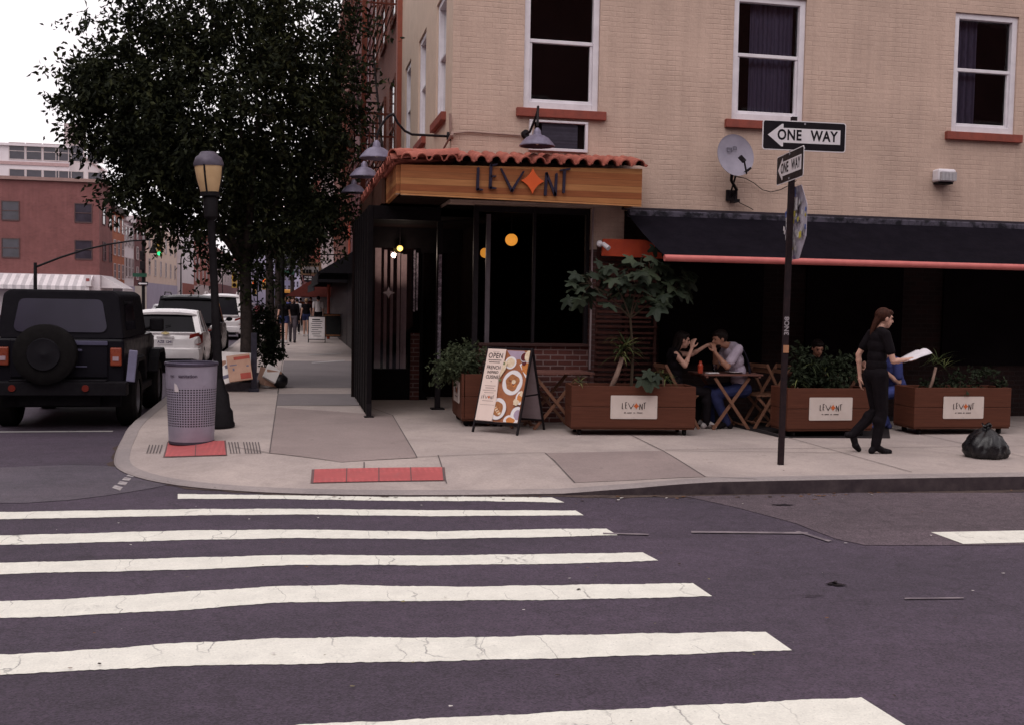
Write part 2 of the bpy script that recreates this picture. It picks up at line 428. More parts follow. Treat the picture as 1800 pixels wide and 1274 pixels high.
for i in range(nk-1):
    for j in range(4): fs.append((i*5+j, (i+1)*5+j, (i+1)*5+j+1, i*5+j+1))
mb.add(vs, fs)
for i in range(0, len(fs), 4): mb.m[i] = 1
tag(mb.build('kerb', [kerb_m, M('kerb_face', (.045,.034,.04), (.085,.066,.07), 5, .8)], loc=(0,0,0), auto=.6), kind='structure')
mb = MB(); vs = []
for i in range(nk):
    w_ = .07+.03*math.sin(i*2.3)+.02*math.sin(i*5.1)+(.06 if KP[i].x > 2.5 else 0)-(.03 if KP[i].x < 0 else 0)
    q = KP[i]+nrm[i]*.01; r_ = KP[i]-nrm[i]*w_; vs += [(q.x,q.y,.0035),(r_.x,r_.y,.0035)]
mb.add(vs, [(2*i,2*i+1,2*i+3,2*i+2) for i in range(nk-1)]); tag(mb.build('gutter_dirt', M('gutter', (.055,.040,.040), (.10,.075,.065), 8, .9, bs=.3), loc=(0,0,0)), kind='structure')
def drape(mb, p, nu=8, nv=6, eps=.004, m=None):
    """bilinear sheet p0..p3 laid on the pavement"""
    vs = []
    for j in range(nv+1):
        for i in range(nu+1):
            u, v = i/nu, j/nv
            q = (p[0]*(1-u)+p[1]*u)*(1-v)+(p[3]*(1-u)+p[2]*u)*v
            vs.append((q.x, q.y, hgt(q.x, q.y)+eps))
    fs = [(j*(nu+1)+i, j*(nu+1)+i+1, (j+1)*(nu+1)+i+1, (j+1)*(nu+1)+i) for j in range(nv) for i in range(nu)]
    mb.add(vs, fs, m)
def pxs(*l): return [UH(*q) for q in l]
# darker slabs in the pavement
mb = MB(); drape(mb, pxs((474,796),(733,804),(690,730),(487,716)), 14, 12)
drape(mb, pxs((474,796),(600,812),(733,804),(733,804)), 12, 4, .0042)
drape(mb, pxs((1010,848),(1240,838),(1165,792),(958,796)), 12, 10)
tag(mb.build('pavement_slab', concrete_grey, loc=(0,0,0)), kind='structure')
mb = MB(); drape(mb, [V((-.23,16.9)),V((1.05,16.9)),V((1.05,19.0)),V((-.23,19.0))], 2, 2, .004)
drape(mb, [V((-.2,20.3)),V((2.0,20.3)),V((2.0,29)),V((-.2,29))], 2, 2, .004)
tag(mb.build('pavement_patch', concrete_dark, loc=(0,0,0)), kind='structure')
mb = MB()
for px in ((548,638,606,634),(542,625,600,622)):
    a = UH(px[0],px[1]); b = UH(px[2],px[3]); drape(mb, [a-V((0,.14,0)), b-V((0,.14,0)), b+V((0,.14,0)), a+V((0,.14,0))], 2, 1, .008)
tag(mb.build('pavement_marking', M('pale_mark', (.5,.47,.48), rough=.8), loc=(0,0,0)), kind='structure')
def jline(mb, a, b, w=.012, eps=.0075):
    a = V((a[0],a[1])); b = V((b[0],b[1])); t = (b-a).normalized(); n = V((-t.y, t.x))*w/2
    k = max(2, int((b-a).length/.35)); 
    drape(mb, [a-n, b-n, b+n, a+n], min(k, 60), 1, eps)
mb = MB(); K = lambda a, b: (UH(*a).xy, UH(*b).xy)
for a, b in [K((474,796),(493,661)), K((733,804),(690,730)), K((735,803),(958,795)), K((474,796),(412,786)), K((1100,760),(1165,792)), K((1165,792),(1240,838)),
             K((958,796),(1010,848)), K((1240,838),(1330,842)), K((1165,792),(1500,796)), K((487,716),(640,712)), K((490,690),(600,688)), K((690,730),(640,712)),
             K((640,812),(640,826)), K((770,800),(785,850))]: jline(mb, a, b)
for x in (6.2, 8.2, 10.2, 12.2): jline(mb, (x, 9.8), (x, 14.2))
jline(mb, (4.2, 11.6), (14, 11.6))
for y in (23.3, 25, 27, 30, 33, 36, 39, 42, 46): jline(mb, (-1.85, y), (2.0, y), .014)
jline(mb, (-.23, 19), (-.23, 60), .014)
# scored lines beside the tactile plate
for k in range(11):
    if k in (4,): continue
    x = 402+k*5.2; a = UH(x, 777); b = UH(x+4, 797); jline(mb, a.xy, b.xy, .012)
for k in range(5):
    a = UH(263+k*5.5, 782); b = UH(258+k*5.5, 797); jline(mb, a.xy, b.xy, .012)
tag(mb.build('pavement_joints', joint_m, loc=(0,0,0)), kind='structure')
# tactile plates
m, nt, b = new_mat('tactile_red'); co = objco(nt)
vo = N(nt, 'ShaderNodeTexVoronoi', Scale=17.0, Randomness=0.0); nt.links.new(co, vo.inputs['Vector'])
dome = ramp(nt, vo.outputs['Distance'], [(.18, 1.0), (.42, 0.0)])
bc = ramp(nt, noise(nt, co, 4, 6, .7), [(.3, (.50,.105,.105)), (.7, (.40,.082,.085))])
bc = mixc(nt, 1.0, bc, ramp(nt, dome, [(0, .85), (1, 1.08)]), 'MULTIPLY')
dirt = ramp(nt, noise(nt, co, 9, 7, .75), [(.55, 0.0), (.75, .4)]); bc = mixc(nt, dirt, bc, (.25,.13,.12))
nt.links.new(bc, b.inputs['Base Color']); b.inputs['Roughness'].default_value = .7; bump(nt, b, dome, .6, .006); tact = m
edge_m = M('plate_edge', (.16,.10,.10), rough=.8)
def tactile(q, label, splits):
    P = pxs(*q); mb = MB(); drape(mb, P, 16, 6, .010)
    root = mb.build('tactile_plate', tact); tag(root, label, 'tactile plate', 'red tactile plates at the kerb ramps')
    e = MB(); cen = (P[0]+P[1]+P[2]+P[3])/4
    Q = [p+(p-cen).normalized()*.03 for p in P]; drape(e, [V(p) for p in Q], 16, 6, .006); 
    e.build('rim', edge_m, root)
    s = MB()
    for k in range(1, splits):
        t = k/splits; jline(s, (P[0].lerp(P[1], t)).xy, (P[3].lerp(P[2], t)).xy, .01, .0125)
    s.build('seam', edge_m, root)
tactile([(551,849),(779,845),(777,822),(553,826)], 'wide red tactile plate in the ramp facing the striped crossing', 4)
tactile([(290,803),(397,800),(394,775),(296,777)], 'narrow red tactile plate in front of the mesh litter bin', 2)
# crosswalk stripes : outlines read along their two long edges
Z8 = lambda l: [(100+x/2, 740+y/2) for x, y in l]
ST = [(Z8([(425,256),(760,260),(1150,266),(1500,266),(1740,268)]), Z8([(425,273),(760,273),(1150,280),(1500,281),(1785,286)])),
      (Z8([(12,316),(500,309),(850,308),(1300,313),(1824,314)]), Z8([(12,341),(500,331),(850,328),(1300,334),(1852,331)])),
      (Z8([(12,397),(450,384),(850,381),(1300,388),(1800,378),(1932,378)]), Z8([(12,430),(450,418),(850,411),(1300,415),(1800,406),(1970,400)])),
      (Z8([(12,493),(450,480),(850,470),(1300,473),(1800,466),(2060,462)]), Z8([(12,532),(450,523),(850,505),(1300,507),(1800,501),(2114,490)])),
      (Z8([(12,627),(450,600),(800,580),(1000,576),(1400,583),(1800,576),(2236,570)]), Z8([(12,686),(450,664),(800,637),(1200,633),(1800,628),(2304,616)])),
      (Z8([(12,812),(400,783),(750,765),(1000,760),(1400,762),(1800,752),(2490,740)]), Z8([(12,882),(400,862),(850,854),(1400,843),(1800,833),(2584,806)])),
      None]
def interp(L, t):
    d = [0]
    for a, b in zip(L, L[1:]): d.append(d[-1]+(b-a).length)
    s = t*d[-1]
    for i in range(len(L)-1):
        if s <= d[i+1] or i == len(L)-2:
            return L[i].lerp(L[i+1], (s-d[i])/max(1e-6, d[i+1]-d[i]))
for k, S in enumerate(ST):
    if S is None: top = [V((-3.2,4.62,0)), V((2.6,4.45,0))]; bot = [V((-3.2,4.28,0)), V((2.62,4.1,0))]
    else:
        top = [U(x, y, Z=0) for x, y in S[0]]; bot = [U(x, y, Z=0) for x, y in S[1]]
        if k: top.insert(0, top[0]+V((-1.7,.02,0))); bot.insert(0, bot[0]+V((-1.7,.02,0)))
    n = 220; vs = []; mb = MB()
    for i in range(n+1):
        a = interp(top, i/n); b2 = interp(bot, i/n)
        w = .005*math.sin(i*.31+k)+ru(-.006,.006)
        vs += [(a.x, a.y+w, .004), (b2.x, b2.y+.005*math.sin(i*.23+2*k)+ru(-.006,.006), .004)]
    mb.add(vs, [(2*i+1, 2*i+3, 2*i+2, 2*i) for i in range(n)])
    tag(mb.build('crosswalk_stripe', paint, loc=(0,0,0)), kind='structure')
# other road markings and patches
mb = MB()
def flat(mb, l, z=.004, m=None): mb.add([V((U(x,y,Z=0).x, U(x,y,Z=0).y, z)) for x, y in l], [tuple(range(len(l)))], m)
mb.add([(5.09,7.31,.008),(8.5,7.25,.008),(8.5,7.6,.008),(5.09,7.74,.008)], [(0,1,2,3)])
tag(mb.build('road_marking', paint, loc=(0,0,0)), kind='structure')
mb = MB()
for l in ([(197,858),(211,863),(216,857),(202,853)], [(206,851),(220,854),(225,848),(211,846)], [(214,844),(227,846),(231,841),(219,839)], [(222,837),(234,839),(239,834),(228,832)], [(236,831),(262,829),(270,834),(252,836)]): flat(mb, l, .0085)
tag(mb.build('worn_marking', M('worn_white', (.42,.39,.39), (.2,.17,.18), 14, .8), loc=(0,0,0)), kind='structure')
mb = MB()
flat(mb, [(1215,934),(1215,937),(1420,939),(1420,936)], .0088); flat(mb, [(1398,935),(1404,934),(1462,951),(1456,953)], .0092)
flat(mb, [(1060,937),(1060,939),(1140,941),(1140,939)], .0088); flat(mb, [(1590,1052),(1590,1054),(1694,1053),(1694,1051)], .0088)
tag(mb.build('chalk_line', M('chalk_faint', (.25,.21,.225), (.11,.088,.105), 5, .85), loc=(0,0,0)), kind='structure'); mb = MB()
mb.add([(-7,14.9,.0045),(-2.32,14.9,.0045),(-2.32,15.0,.0045),(-7,15.0,.0045)], [(0,1,2,3)])
tag(mb.build('road_line', paint_old, loc=(0,0,0)), kind='structure')
mb = MB()
flat(mb, [(1205,872),(1300,893),(1345,905),(1400,920),(1430,932),(1470,947),(1520,958),(1694,958),(1800,957),(1800,866),(1500,866)], .0042)
tag(mb.build('road_patch', asphalt_old, loc=(0,0,0)), kind='structure')
mb = MB(); pts = []
for k in range(28):
    a = 2*PI*k/28; pts.append((-2.6+1.55*math.cos(a)*(1+.05*math.sin(3*a)), 10.9+1.05*math.sin(a)*(1+.06*math.cos(5*a)), .0042))
mb.add(pts, [tuple(range(28))]); tag(mb.build('road_patch', asphalt_worn, loc=(0,0,0)), kind='structure')
# oil spots
mb = MB()
for cx, cy, rx, ry in [(1464,1027,13,3),(1476,1029,14,2.2),(1468,1025,5,4),(1425,1049,12,1),(1440,1048,9,.8),(1375,888,24,1.6),(1018,1037,5,1.4)]:
    pts = [U(cx+rx*math.cos(2*PI*k/14)*ru(.35,1.2), cy+ry*math.sin(2*PI*k/14)*ru(.35,1.2), Z=0) for k in range(14)]
    mb.add([(p.x, p.y, .0095) for p in pts][::-1], [tuple(range(14))])
tag(mb.build('road_stain', M('oil', (.022,.018,.022), rough=.5), loc=(0,0,0)), kind='structure')
# litter and leaves on the road and in the gutter
mb = MB()
def bit(x, y, z, s, m):
    a = ru(0, 6.3); t = ru(-.5,.5); pts = []
    for k in range(5):
        q = 2*PI*k/5+ru(-.3,.3); r = s*ru(.5,1); pts.append((x+r*math.cos(q+a), y+r*.7*math.sin(q+a), z+.004+abs(t)*s*.3*(1+math.cos(q))))
    mb.add(pts, [tuple(range(5))], m)
for k in range(150):
    x = ru(.2, 11); i = ru(0, 1); 
    yk = 9.6 if x > 2.5 else 9.9
    bit(x, yk-abs(random.gauss(0,.13))-.03, .003, ru(.012,.035), random.choice((0,0,1,1,2)))
for k in range(190): bit(ru(-4, 9), ru(4.2, 9.6), .009, ru(.006,.02), random.choice((0,1,2,2,3)))
for k in range(60):
    x = ru(-1.8, 9); y = ru(9.9, 13.5)
    if y < 9.9 or x < -1.5: continue
    bit(x, y, hgt(x,y)+.012, ru(.006,.018), random.choice((0,0,1,3)))
tag(mb.build('litter', [M('leaf_brown', (.16,.08,.04)), M('leaf_dark', (.05,.035,.03)), M('paper_bit', (.62,.58,.55)), M('leaf_olive', (.2,.17,.07))], loc=(0,0,0)), kind='stuff')
# ---------------------------------------------------------------- corner building
def holed(mb, u0, u1, w0, w1, holes, depth, f, m=None):
    """wall sheet with rectangular holes and their reveals; f(u, w, d) -> point, d = depth into the wall"""
    us = sorted({u0, u1, *[h[0] for h in holes], *[h[1] for h in holes]}); ws = sorted({w0, w1, *[h[2] for h in holes], *[h[3] for h in holes]})
    for a, b in zip(us, us[1:]):
        for c, d in zip(ws, ws[1:]):
            cu, cw = (a+b)/2, (c+d)/2
            if any(h[0] < cu < h[1] and h[2] < cw < h[3] for h in holes): continue
            mb.add([f(a,c,0), f(b,c,0), f(b,d,0), f(a,d,0)], [(0,1,2,3)], m)
    for a, b, c, d in holes:
        for p, q in (((a,c),(a,d)), ((b,d),(b,c)), ((a,d),(b,d)), ((b,c),(a,c))):
            mb.add([f(*p,0), f(*p,depth), f(*q,depth), f(*q,0)], [(0,3,2,1)], m)
BX, BY = 2.07, 14.3
bld = thing('corner_building', 'tan painted brick corner building with white framed upper windows and red sills', 'building', (BX, BY, .15))
ff = lambda u, w, d: (u, BY+d, w)
fl_ = lambda u, w, d: (BX+d, u, w)
FW = [(3.04,4.09), (6.03,7.12), (9.47,10.52), (12.6,13.65)]; WZ = (4.42, 6.15)
LW = [(14.96,16.0), (17.25,18.3), (19.5,20.5)]
mb = MB(); holed(mb, BX, 18, 3.12, 10.5, [(a,b,*WZ) for a,b in FW]+[(3.2,3.9,3.88,4.24)], .16, ff); 
mb.add([(BX,BY,10.5),(18,BY,10.5),(18,26,10.5),(BX,21.2,10.5)], [(0,1,2,3)])
mb.add([(BX,BY+.001,3.12),(18,BY+.001,3.12),(18,15.0,3.12),(BX,15.0,3.12)], [(0,3,2,1)])
mb.build('front_wall', tan, bld)
mb = MB(); holed(mb, BY, 21.2, 3.12, 10.5, [(a,b,*WZ) for a,b in LW], .16, fl_)
mb.add([fl_(21.2,3.12,0),fl_(21.2,10.5,0),(9,21.2,10.5),(9,21.2,3.12)], [(0,1,2,3)])
mb.build('side_wall', stucco, bld)
curtain_m = None
def curtain_mat():
    m, nt, b = new_mat('curtain'); co = objco(nt)
    w = N(nt, 'ShaderNodeTexWave', Scale=9.0, Distortion=2.0, Detail=2.0); nt.links.new(co, w.inputs['Vector'])
    nt.links.new(ramp(nt, w.outputs['Fac'], [(0, (.17,.15,.22)), (1, (.27,.24,.33))]), b.inputs['Base Color']); b.inputs['Roughness'].default_value = .9
    return m
curtain_m = curtain_mat()
def window(u0, u1, f, curtain, n):
    z0, z1 = WZ; fw = .085; mb = MB(); d0 = .03
    def fb(a, b, c, d, dd, th):   # frame bar in wall coordinates
        p = [f(x, z, y) for y in (dd, dd+th) for x, z in ((a,c),(b,c),(b,d),(a,d))]
        mb.add(p, [(0,1,2,3),(7,6,5,4),(0,4,5,1),(1,5,6,2),(2,6,7,3),(3,7,4,0)])
    fb(u0+.002, u0+fw, z0+.002, z1-.002, d0, .10); fb(u1-fw, u1-.002, z0+.002, z1-.002, d0, .10)
    fb(u0+fw, u1-fw, z0+.002, z0+.10, d0, .10); fb(u0+fw, u1-fw, z1-fw, z1-.002, d0, .10)
    zm = (z0+z1)/2+.05; fb(u0+fw, u1-fw, zm-.025, zm+.025, d0+.02, .06)
    for a, b, c, d in ((u0+fw,u0+fw+.035,z0+.10,zm-.025), (u1-fw-.035,u1-fw,z0+.10,zm-.025), (u0+fw+.035,u1-fw-.035,z0+.10,z0+.14)): fb(a, b, c, d, d0+.03, .05)
    fr = mb.build('window', white_trim, bld, bevel=.006)
    g = MB(); y = d0+.07; g.add([f(u0+fw,z0+.1,y), f(u1-fw,z0+.1,y), f(u1-fw,z1-fw,y), f(u0+fw,z1-fw,y)], [(0,1,2,3)]); g.build('pane', CLEAR, fr)
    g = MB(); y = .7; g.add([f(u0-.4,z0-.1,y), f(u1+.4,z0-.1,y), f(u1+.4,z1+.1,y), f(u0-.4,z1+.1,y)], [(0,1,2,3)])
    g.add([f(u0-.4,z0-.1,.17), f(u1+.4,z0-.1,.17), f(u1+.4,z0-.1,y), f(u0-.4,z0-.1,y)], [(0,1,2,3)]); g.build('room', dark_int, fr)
    if curtain:
        g = MB(); n_ = 40; ua = u0+fw+curtain[0]*(u1-u0-2*fw); ub = u0+fw+curtain[1]*(u1-u0-2*fw); vs = []
        for i in range(n_+1):
            u = ua+(ub-ua)*i/n_; d = .24+.025*math.sin(i*1.3)+.01*math.sin(i*3.1)
            vs += [f(u, z0, d), f(u, z1, d)]
        g.add(vs, [(2*i, 2*i+2, 2*i+3, 2*i+1) for i in range(n_)]); g.build('curtain', curtain_m, fr, smooth=True)
    s = MB(); p = [f(x, z, y) for y in (-.07, .02) for x, z in ((u0-.1,z0-.12),(u1+.1,z0-.12),(u1+.1,z0-.003),(u0-.1,z0-.003))]
    s.add(p, [(0,1,2,3),(7,6,5,4),(0,4,5,1),(1,5,6,2),(2,6,7,3),(3,7,4,0)]); s.build('sill', sill_red, fr, bevel=.008)
CLEAR = M_clear('clear_glass', (.75,.74,.8))
for (a, b), cu in zip(FW, [None, (.28,1.0), (0,.5), None]): window(a, b, ff, cu, 0)
for a, b in LW: window(a, b, fl_, None, 0)
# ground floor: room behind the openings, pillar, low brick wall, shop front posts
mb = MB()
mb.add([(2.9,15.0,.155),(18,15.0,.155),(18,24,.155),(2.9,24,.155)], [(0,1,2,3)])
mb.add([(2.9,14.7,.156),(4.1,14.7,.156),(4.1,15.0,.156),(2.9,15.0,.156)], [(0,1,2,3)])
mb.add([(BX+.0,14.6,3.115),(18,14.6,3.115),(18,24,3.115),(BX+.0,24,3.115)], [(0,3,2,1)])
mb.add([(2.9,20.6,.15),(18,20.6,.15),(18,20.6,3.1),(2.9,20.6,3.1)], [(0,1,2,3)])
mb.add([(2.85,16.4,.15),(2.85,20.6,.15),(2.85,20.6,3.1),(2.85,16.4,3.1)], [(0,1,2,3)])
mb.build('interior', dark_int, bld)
mb = MB(); mb.box(4.06,4.5,14.31,14.75,2.55,3.118); mb.build('pillar', tan, bld)
mb = MB(); mb.box(4.06,4.5,14.312,14.75,.15,2.55); mb.build('pillar', M_brick('pillar_brick', (.12,.05,.045), (.08,.036,.034), (.13,.09,.09)), bld)
mb = MB(); mb.box(2.5,4.055,14.42,14.6,.15,1.2); mb.build('low_wall', red_brick, bld)
mb = MB(); mb.box(2.5,4.055,14.38,14.64,1.2,1.24); mb.build('low_wall_cap', M('cap_dark', (.06,.03,.028), rough=.6), bld, bevel=.006)
mb = MB()
for x, w in ((2.42,.07),(4.0,.05),(3.25,.04)): mb.box(x,x+w,14.46,14.53,1.24 if x>2.45 else .15,3.11)
mb.box(2.42,4.05,14.47,14.52,3.03,3.11)
mb.build('shopfront_frame', black_metal, bld, bevel=.004)
mb = MB(); mb.box(4.035,4.052,14.27,14.308,.9,3.1); mb.build('edge_strip', M('pale_strip', (.32,.25,.26), rough=.5), bld)
mb = MB(); mb.box(2.6,2.66,14.50,14.55,1.24,3.0); mb.build('mullion', M('mullion_grey', (.10,.085,.095), rough=.35), bld)
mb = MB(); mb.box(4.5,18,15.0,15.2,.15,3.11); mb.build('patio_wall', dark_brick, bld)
mb = MB()
for k in range(5): x = 5.3+k*2.3; mb.box(x,x+1.6,14.96,14.997,.95,2.7)
mb.build('patio_window', M_glass_dark('patio_glass', (.005,.004,.005), .2, .03), bld)
# entrance lanterns inside
def lantern(p, r, s, label, name='globe_lantern', col=(1.0,.38,.05)):
    t = thing(name, label, 'lantern', p, 0, 'glowing globe lanterns in the dark cafe')
    mb = MB(); mb.ell(p, (r,r,r*.97), 20, 12); mb.build('globe', M_emit('lantern_glow_%d' % int(r*1000), col, s), t, smooth=True)
    mb = MB(); mb.tube([p+V((0,0,r*.95)), V((p.x,p.y,3.1))], .006, 6); mb.lathe([(.03,r*.9),(.035,r*1.0),(.012,r*1.15)], p, 12); mb.build('cord', black_metal, t)
lantern(U(899,422,Y=16.0), .095, .46, 'larger round orange lantern glowing in the cafe entrance')
lantern(U(853,445,Y=17.2), .085, .36, 'smaller round orange lantern half hidden by the entrance mullion')
pl_ = bpy.data.lights.new('porch_bulb', 'POINT'); pl_.energy = 5.0; pl_.color = (1.0,.78,.66); pl_.shadow_soft_size = .05; po_ = bpy.data.objects.new('porch_bulb', pl_); COL.objects.link(po_); po_.location = U(703,444,Y=17.35)
lantern(U(703,437,Y=17.6), .05, 1.0, 'small yellow bulb glowing inside the open corner porch', 'bulb', (1.0,.62,.15))
# ---------------------------------------------------------------- open corner porch
YB = 17.9
vs_ = thing('corner_porch', 'open black framed corner porch with a glazed slatted back wall beside the cafe entrance', 'porch', (1.06, 15.17, .15))
mb = MB(); mb.box(1.04,1.11,15.14,15.21,.2,3.12); mb.box(1.11,2.06,15.15,15.20,2.93,3.12); mb.build('frame', black_paint, vs_, bevel=.004)
mb = MB(); mb.box(1.04,1.11,15.13,15.22,.155,.34); mb.box(1.01,1.14,15.09,15.25,.151,.168); mb.build('foot', black_metal, vs_)
mb = MB(); mb.box(1.045,1.095,15.24,19.08,.18,3.12)
for k in range(7): y = 15.6+k*.55; mb.box(1.035,1.044,y,y+.03,.18,3.1)
mb.build('side_partition', black_paint, vs_)
a = U(657,640,Y=YB); b = U(737,640,Y=YB); zb_ = .665; zt_ = U(690,436,Y=YB).z
mb = MB(); mb.box(a.x-.08,a.x,YB-.03,YB+.03,.15,3.1); mb.box(b.x,b.x+.05,YB-.03,YB+.03,.15,3.1); mb.box(a.x,b.x,YB-.03,YB+.03,zt_,3.1); mb.box(a.x,b.x,YB-.03,YB+.03,.15,zb_); mb.prism([(b.x,.15),(b.x+.145,.15),(b.x+.02,.40),(b.x,.40)], (0,YB-.03,0), (1,0,0), (0,0,1), .05); mb.box(b.x+.05,2.79,YB-.03,YB+.03,2.6,3.1); mb.build('back_frame', black_paint, vs_)
mb = MB(); mb.add([(a.x,YB,zb_),(b.x,YB,zb_),(b.x,YB,zt_),(a.x,YB,zt_)], [(0,1,2,3)]); gl = mb.build('pane', CLEAR, vs_)
c = U(683,515,Y=YB-.01); mb = MB(); r = .10
mb.add([c+V((x*r,0,z*r)) for x, z in ((1,0),(.3,.3),(0,1),(-.3,.3),(-1,0),(-.3,-.3),(0,-1),(.3,-.3))], [tuple(range(8))[::-1]]); mb.build('star_decal', M('decal', (.30,.25,.28)), gl)
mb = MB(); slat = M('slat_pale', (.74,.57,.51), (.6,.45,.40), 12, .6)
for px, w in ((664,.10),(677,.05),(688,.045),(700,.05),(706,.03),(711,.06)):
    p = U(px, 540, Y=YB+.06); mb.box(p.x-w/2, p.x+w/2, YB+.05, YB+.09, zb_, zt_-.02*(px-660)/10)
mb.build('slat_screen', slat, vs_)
mb = MB(); a2 = U(722,586,Y=YB-.1); b2 = U(737,636,Y=YB-.1); mb.box(a2.x, b2.x, YB-.1, YB-.032, .15, a2.z); mb.build('brick_pier', red_brick, vs_)
mb = MB(); mb.box(2.16,2.24,16.26,16.34,.16,3.12); mb.box(2.10,2.30,16.2,16.4,.151,.17); mb.build('post', black_metal, vs_)
reflection_m = M('reflection_pale', (.5,.45,.52), (.12,.1,.13), 14, .25, .4)  # pale colour of the bars stands for reflections along the door glass
for px, y0, y1 in ((729,440,548),(734,445,546)): mb = MB(); p = U(px, y0, Y=YB-.12); q = U(px, y1, Y=YB-.12); mb.box(p.x-.014, p.x+.014, YB-.13, YB-.11, q.z, p.z); mb.build('edge_reflection', reflection_m, vs_)
mb = MB(); p = U(774,448,Y=16.25); q = U(775,640,Y=16.25); mb.box(p.x-.024, p.x+.024, 16.245, 16.257, q.z, p.z); mb.build('glass_reflection', reflection_m, vs_)  # street reflection in the glass, put in as a pale strip
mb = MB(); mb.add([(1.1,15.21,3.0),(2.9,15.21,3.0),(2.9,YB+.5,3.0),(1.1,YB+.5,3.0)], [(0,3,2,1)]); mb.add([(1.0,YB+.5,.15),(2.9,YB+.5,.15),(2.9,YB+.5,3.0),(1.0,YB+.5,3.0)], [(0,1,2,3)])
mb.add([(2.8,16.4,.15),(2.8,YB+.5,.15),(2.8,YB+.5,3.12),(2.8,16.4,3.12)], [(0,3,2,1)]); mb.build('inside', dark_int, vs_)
# ---------------------------------------------------------------- canopy
can = thing('entrance_canopy', 'wooden entrance canopy with a clay tile roof and star logo lettering', 'canopy', (1.33, 13.6, 3.1))
mb = MB(); Yc = 13.6
mb.prism([(1.33,3.15),(4.51,3.11),(4.51,3.585),(1.33,3.505)], (0,Yc,0), (1,0,0), (0,0,1), .05); mb.build('fascia', wood_fascia, can, bevel=.004)
mb = MB(); mb.prism([(Yc+.051,3.15),(Yc+.051,3.505),(15.15,3.505),(15.15,3.15)], (1.33,0,0), (0,1,0), (0,0,1), .05)
mb.build('side_fascia', wood_fascia, can); mb = MB(); mb.box(4.46,4.508,Yc+.051,14.295,3.12,3.58); mb.build('side_fascia', wood_fascia, can)
mb = MB(); mb.prism([(1.335,3.13),(4.508,3.09),(4.508,3.108),(1.335,3.148)], (0,Yc+.002,0), (1,0,0), (0,0,1), .05); mb.build('trim', M('trim_wood', (.48,.23,.09), (.4,.17,.07), 8, .5), can)
mb = MB(); mb.box(1.385,4.455,Yc+.055,14.29,3.16,3.19); mb.box(1.3,2.06,14.3,19.5,3.16,3.19); mb.build('soffit', M('soffit_dark', (.03,.018,.014), (.02,.012,.010), 3, .8), can)
mb = MB(); mb.prism([(15.152,3.15),(15.152,3.5),(19.5,3.5),(19.5,3.15)], (1.27,0,0), (0,1,0), (0,0,1), .05); mb.build('side_board', M('board_dark', (.07,.03,.02), rough=.7), can)
def tile(mb, a, b, side, up, r, n=9, th=.014):
    """half barrel from a (eave) to b (wall)"""
    vs = []
    for p in (a, b):
        for rr in (r, r-th):
            for k in range(n): an = PI*k/(n-1); vs.append(p + side*math.cos(an)*rr + up*math.sin(an)*rr*1.05)
    fs = []
    for k in range(n-1): fs += [(k, k+1, 2*n+k+1, 2*n+k), (n+k+1, n+k, 3*n+k, 3*n+k+1), (k+1, k, n+k, n+k+1), (2*n+k, 2*n+k+1, 3*n+k+1, 3*n+k)]
    mb.add(vs, fs)
mb = MB(); n = 17
for k in range(n):
    t = (k+.5)/n; x = 1.30+t*3.24; ze = 3.565+.05*t; zw = 3.735+.04*t
    j = ru(-.012,.012); a = V((x, Yc-.09+j, ze)); b = V((x+ru(-.004,.004), 14.30, zw)); d = (b-a).normalized(); up = V((1,0,0)).cross(d)
    tile(mb, a, a.lerp(b,.56)+up*.010, V((1,0,0)), up, .074); tile(mb, a.lerp(b,.5)-up*.004, b, V((1,0,0)), up, .072)
    x2 = x+.095; a2 = V((x2, Yc-.05+j, ze+.020)); b2 = V((x2, 14.30, zw+.012)); tile(mb, a2, b2, V((1,0,0)), -up, .030)
for k in range(31):
    y = Yc+.02+k*.192; 
    a = V((1.20+ru(-.008,.008), y, 3.56)); b = V((2.065, y, 3.665)); d = (b-a).normalized(); up = d.cross(V((0,1,0))); up = up if up.z > 0 else -up
    tile(mb, a, b, V((0,1,0)), up, .083); tile(mb, a+V((.03,.096,.012)), b+V((0,.096,.012)), V((0,1,0)), -up, .07)
a = V((1.22,Yc-.06,3.60)); b = V((2.06,14.29,3.72)); d = (b-a).normalized(); sd = d.cross(V((0,0,1))).normalized(); up = sd.cross(d)
for k in range(4): tile(mb, a.lerp(b,k*.25), a.lerp(b,k*.25+.28)+up*.012, sd, up, .085)
mb.build('roof_tiles', terra, can, auto=.8)
mb = MB(); mb.add([(1.25,Yc+.0,3.575),(4.53,Yc+.0,3.625),(4.53,14.295,3.745),(2.05,14.295,3.70)], [(0,1,2,3)]); mb.add([(1.25,Yc,3.54),(2.06,14.295,3.62),(2.06,19.5,3.62),(1.25,19.5,3.54)], [(0,1,2,3)]); mb.build('roof_deck', dark_int, can)
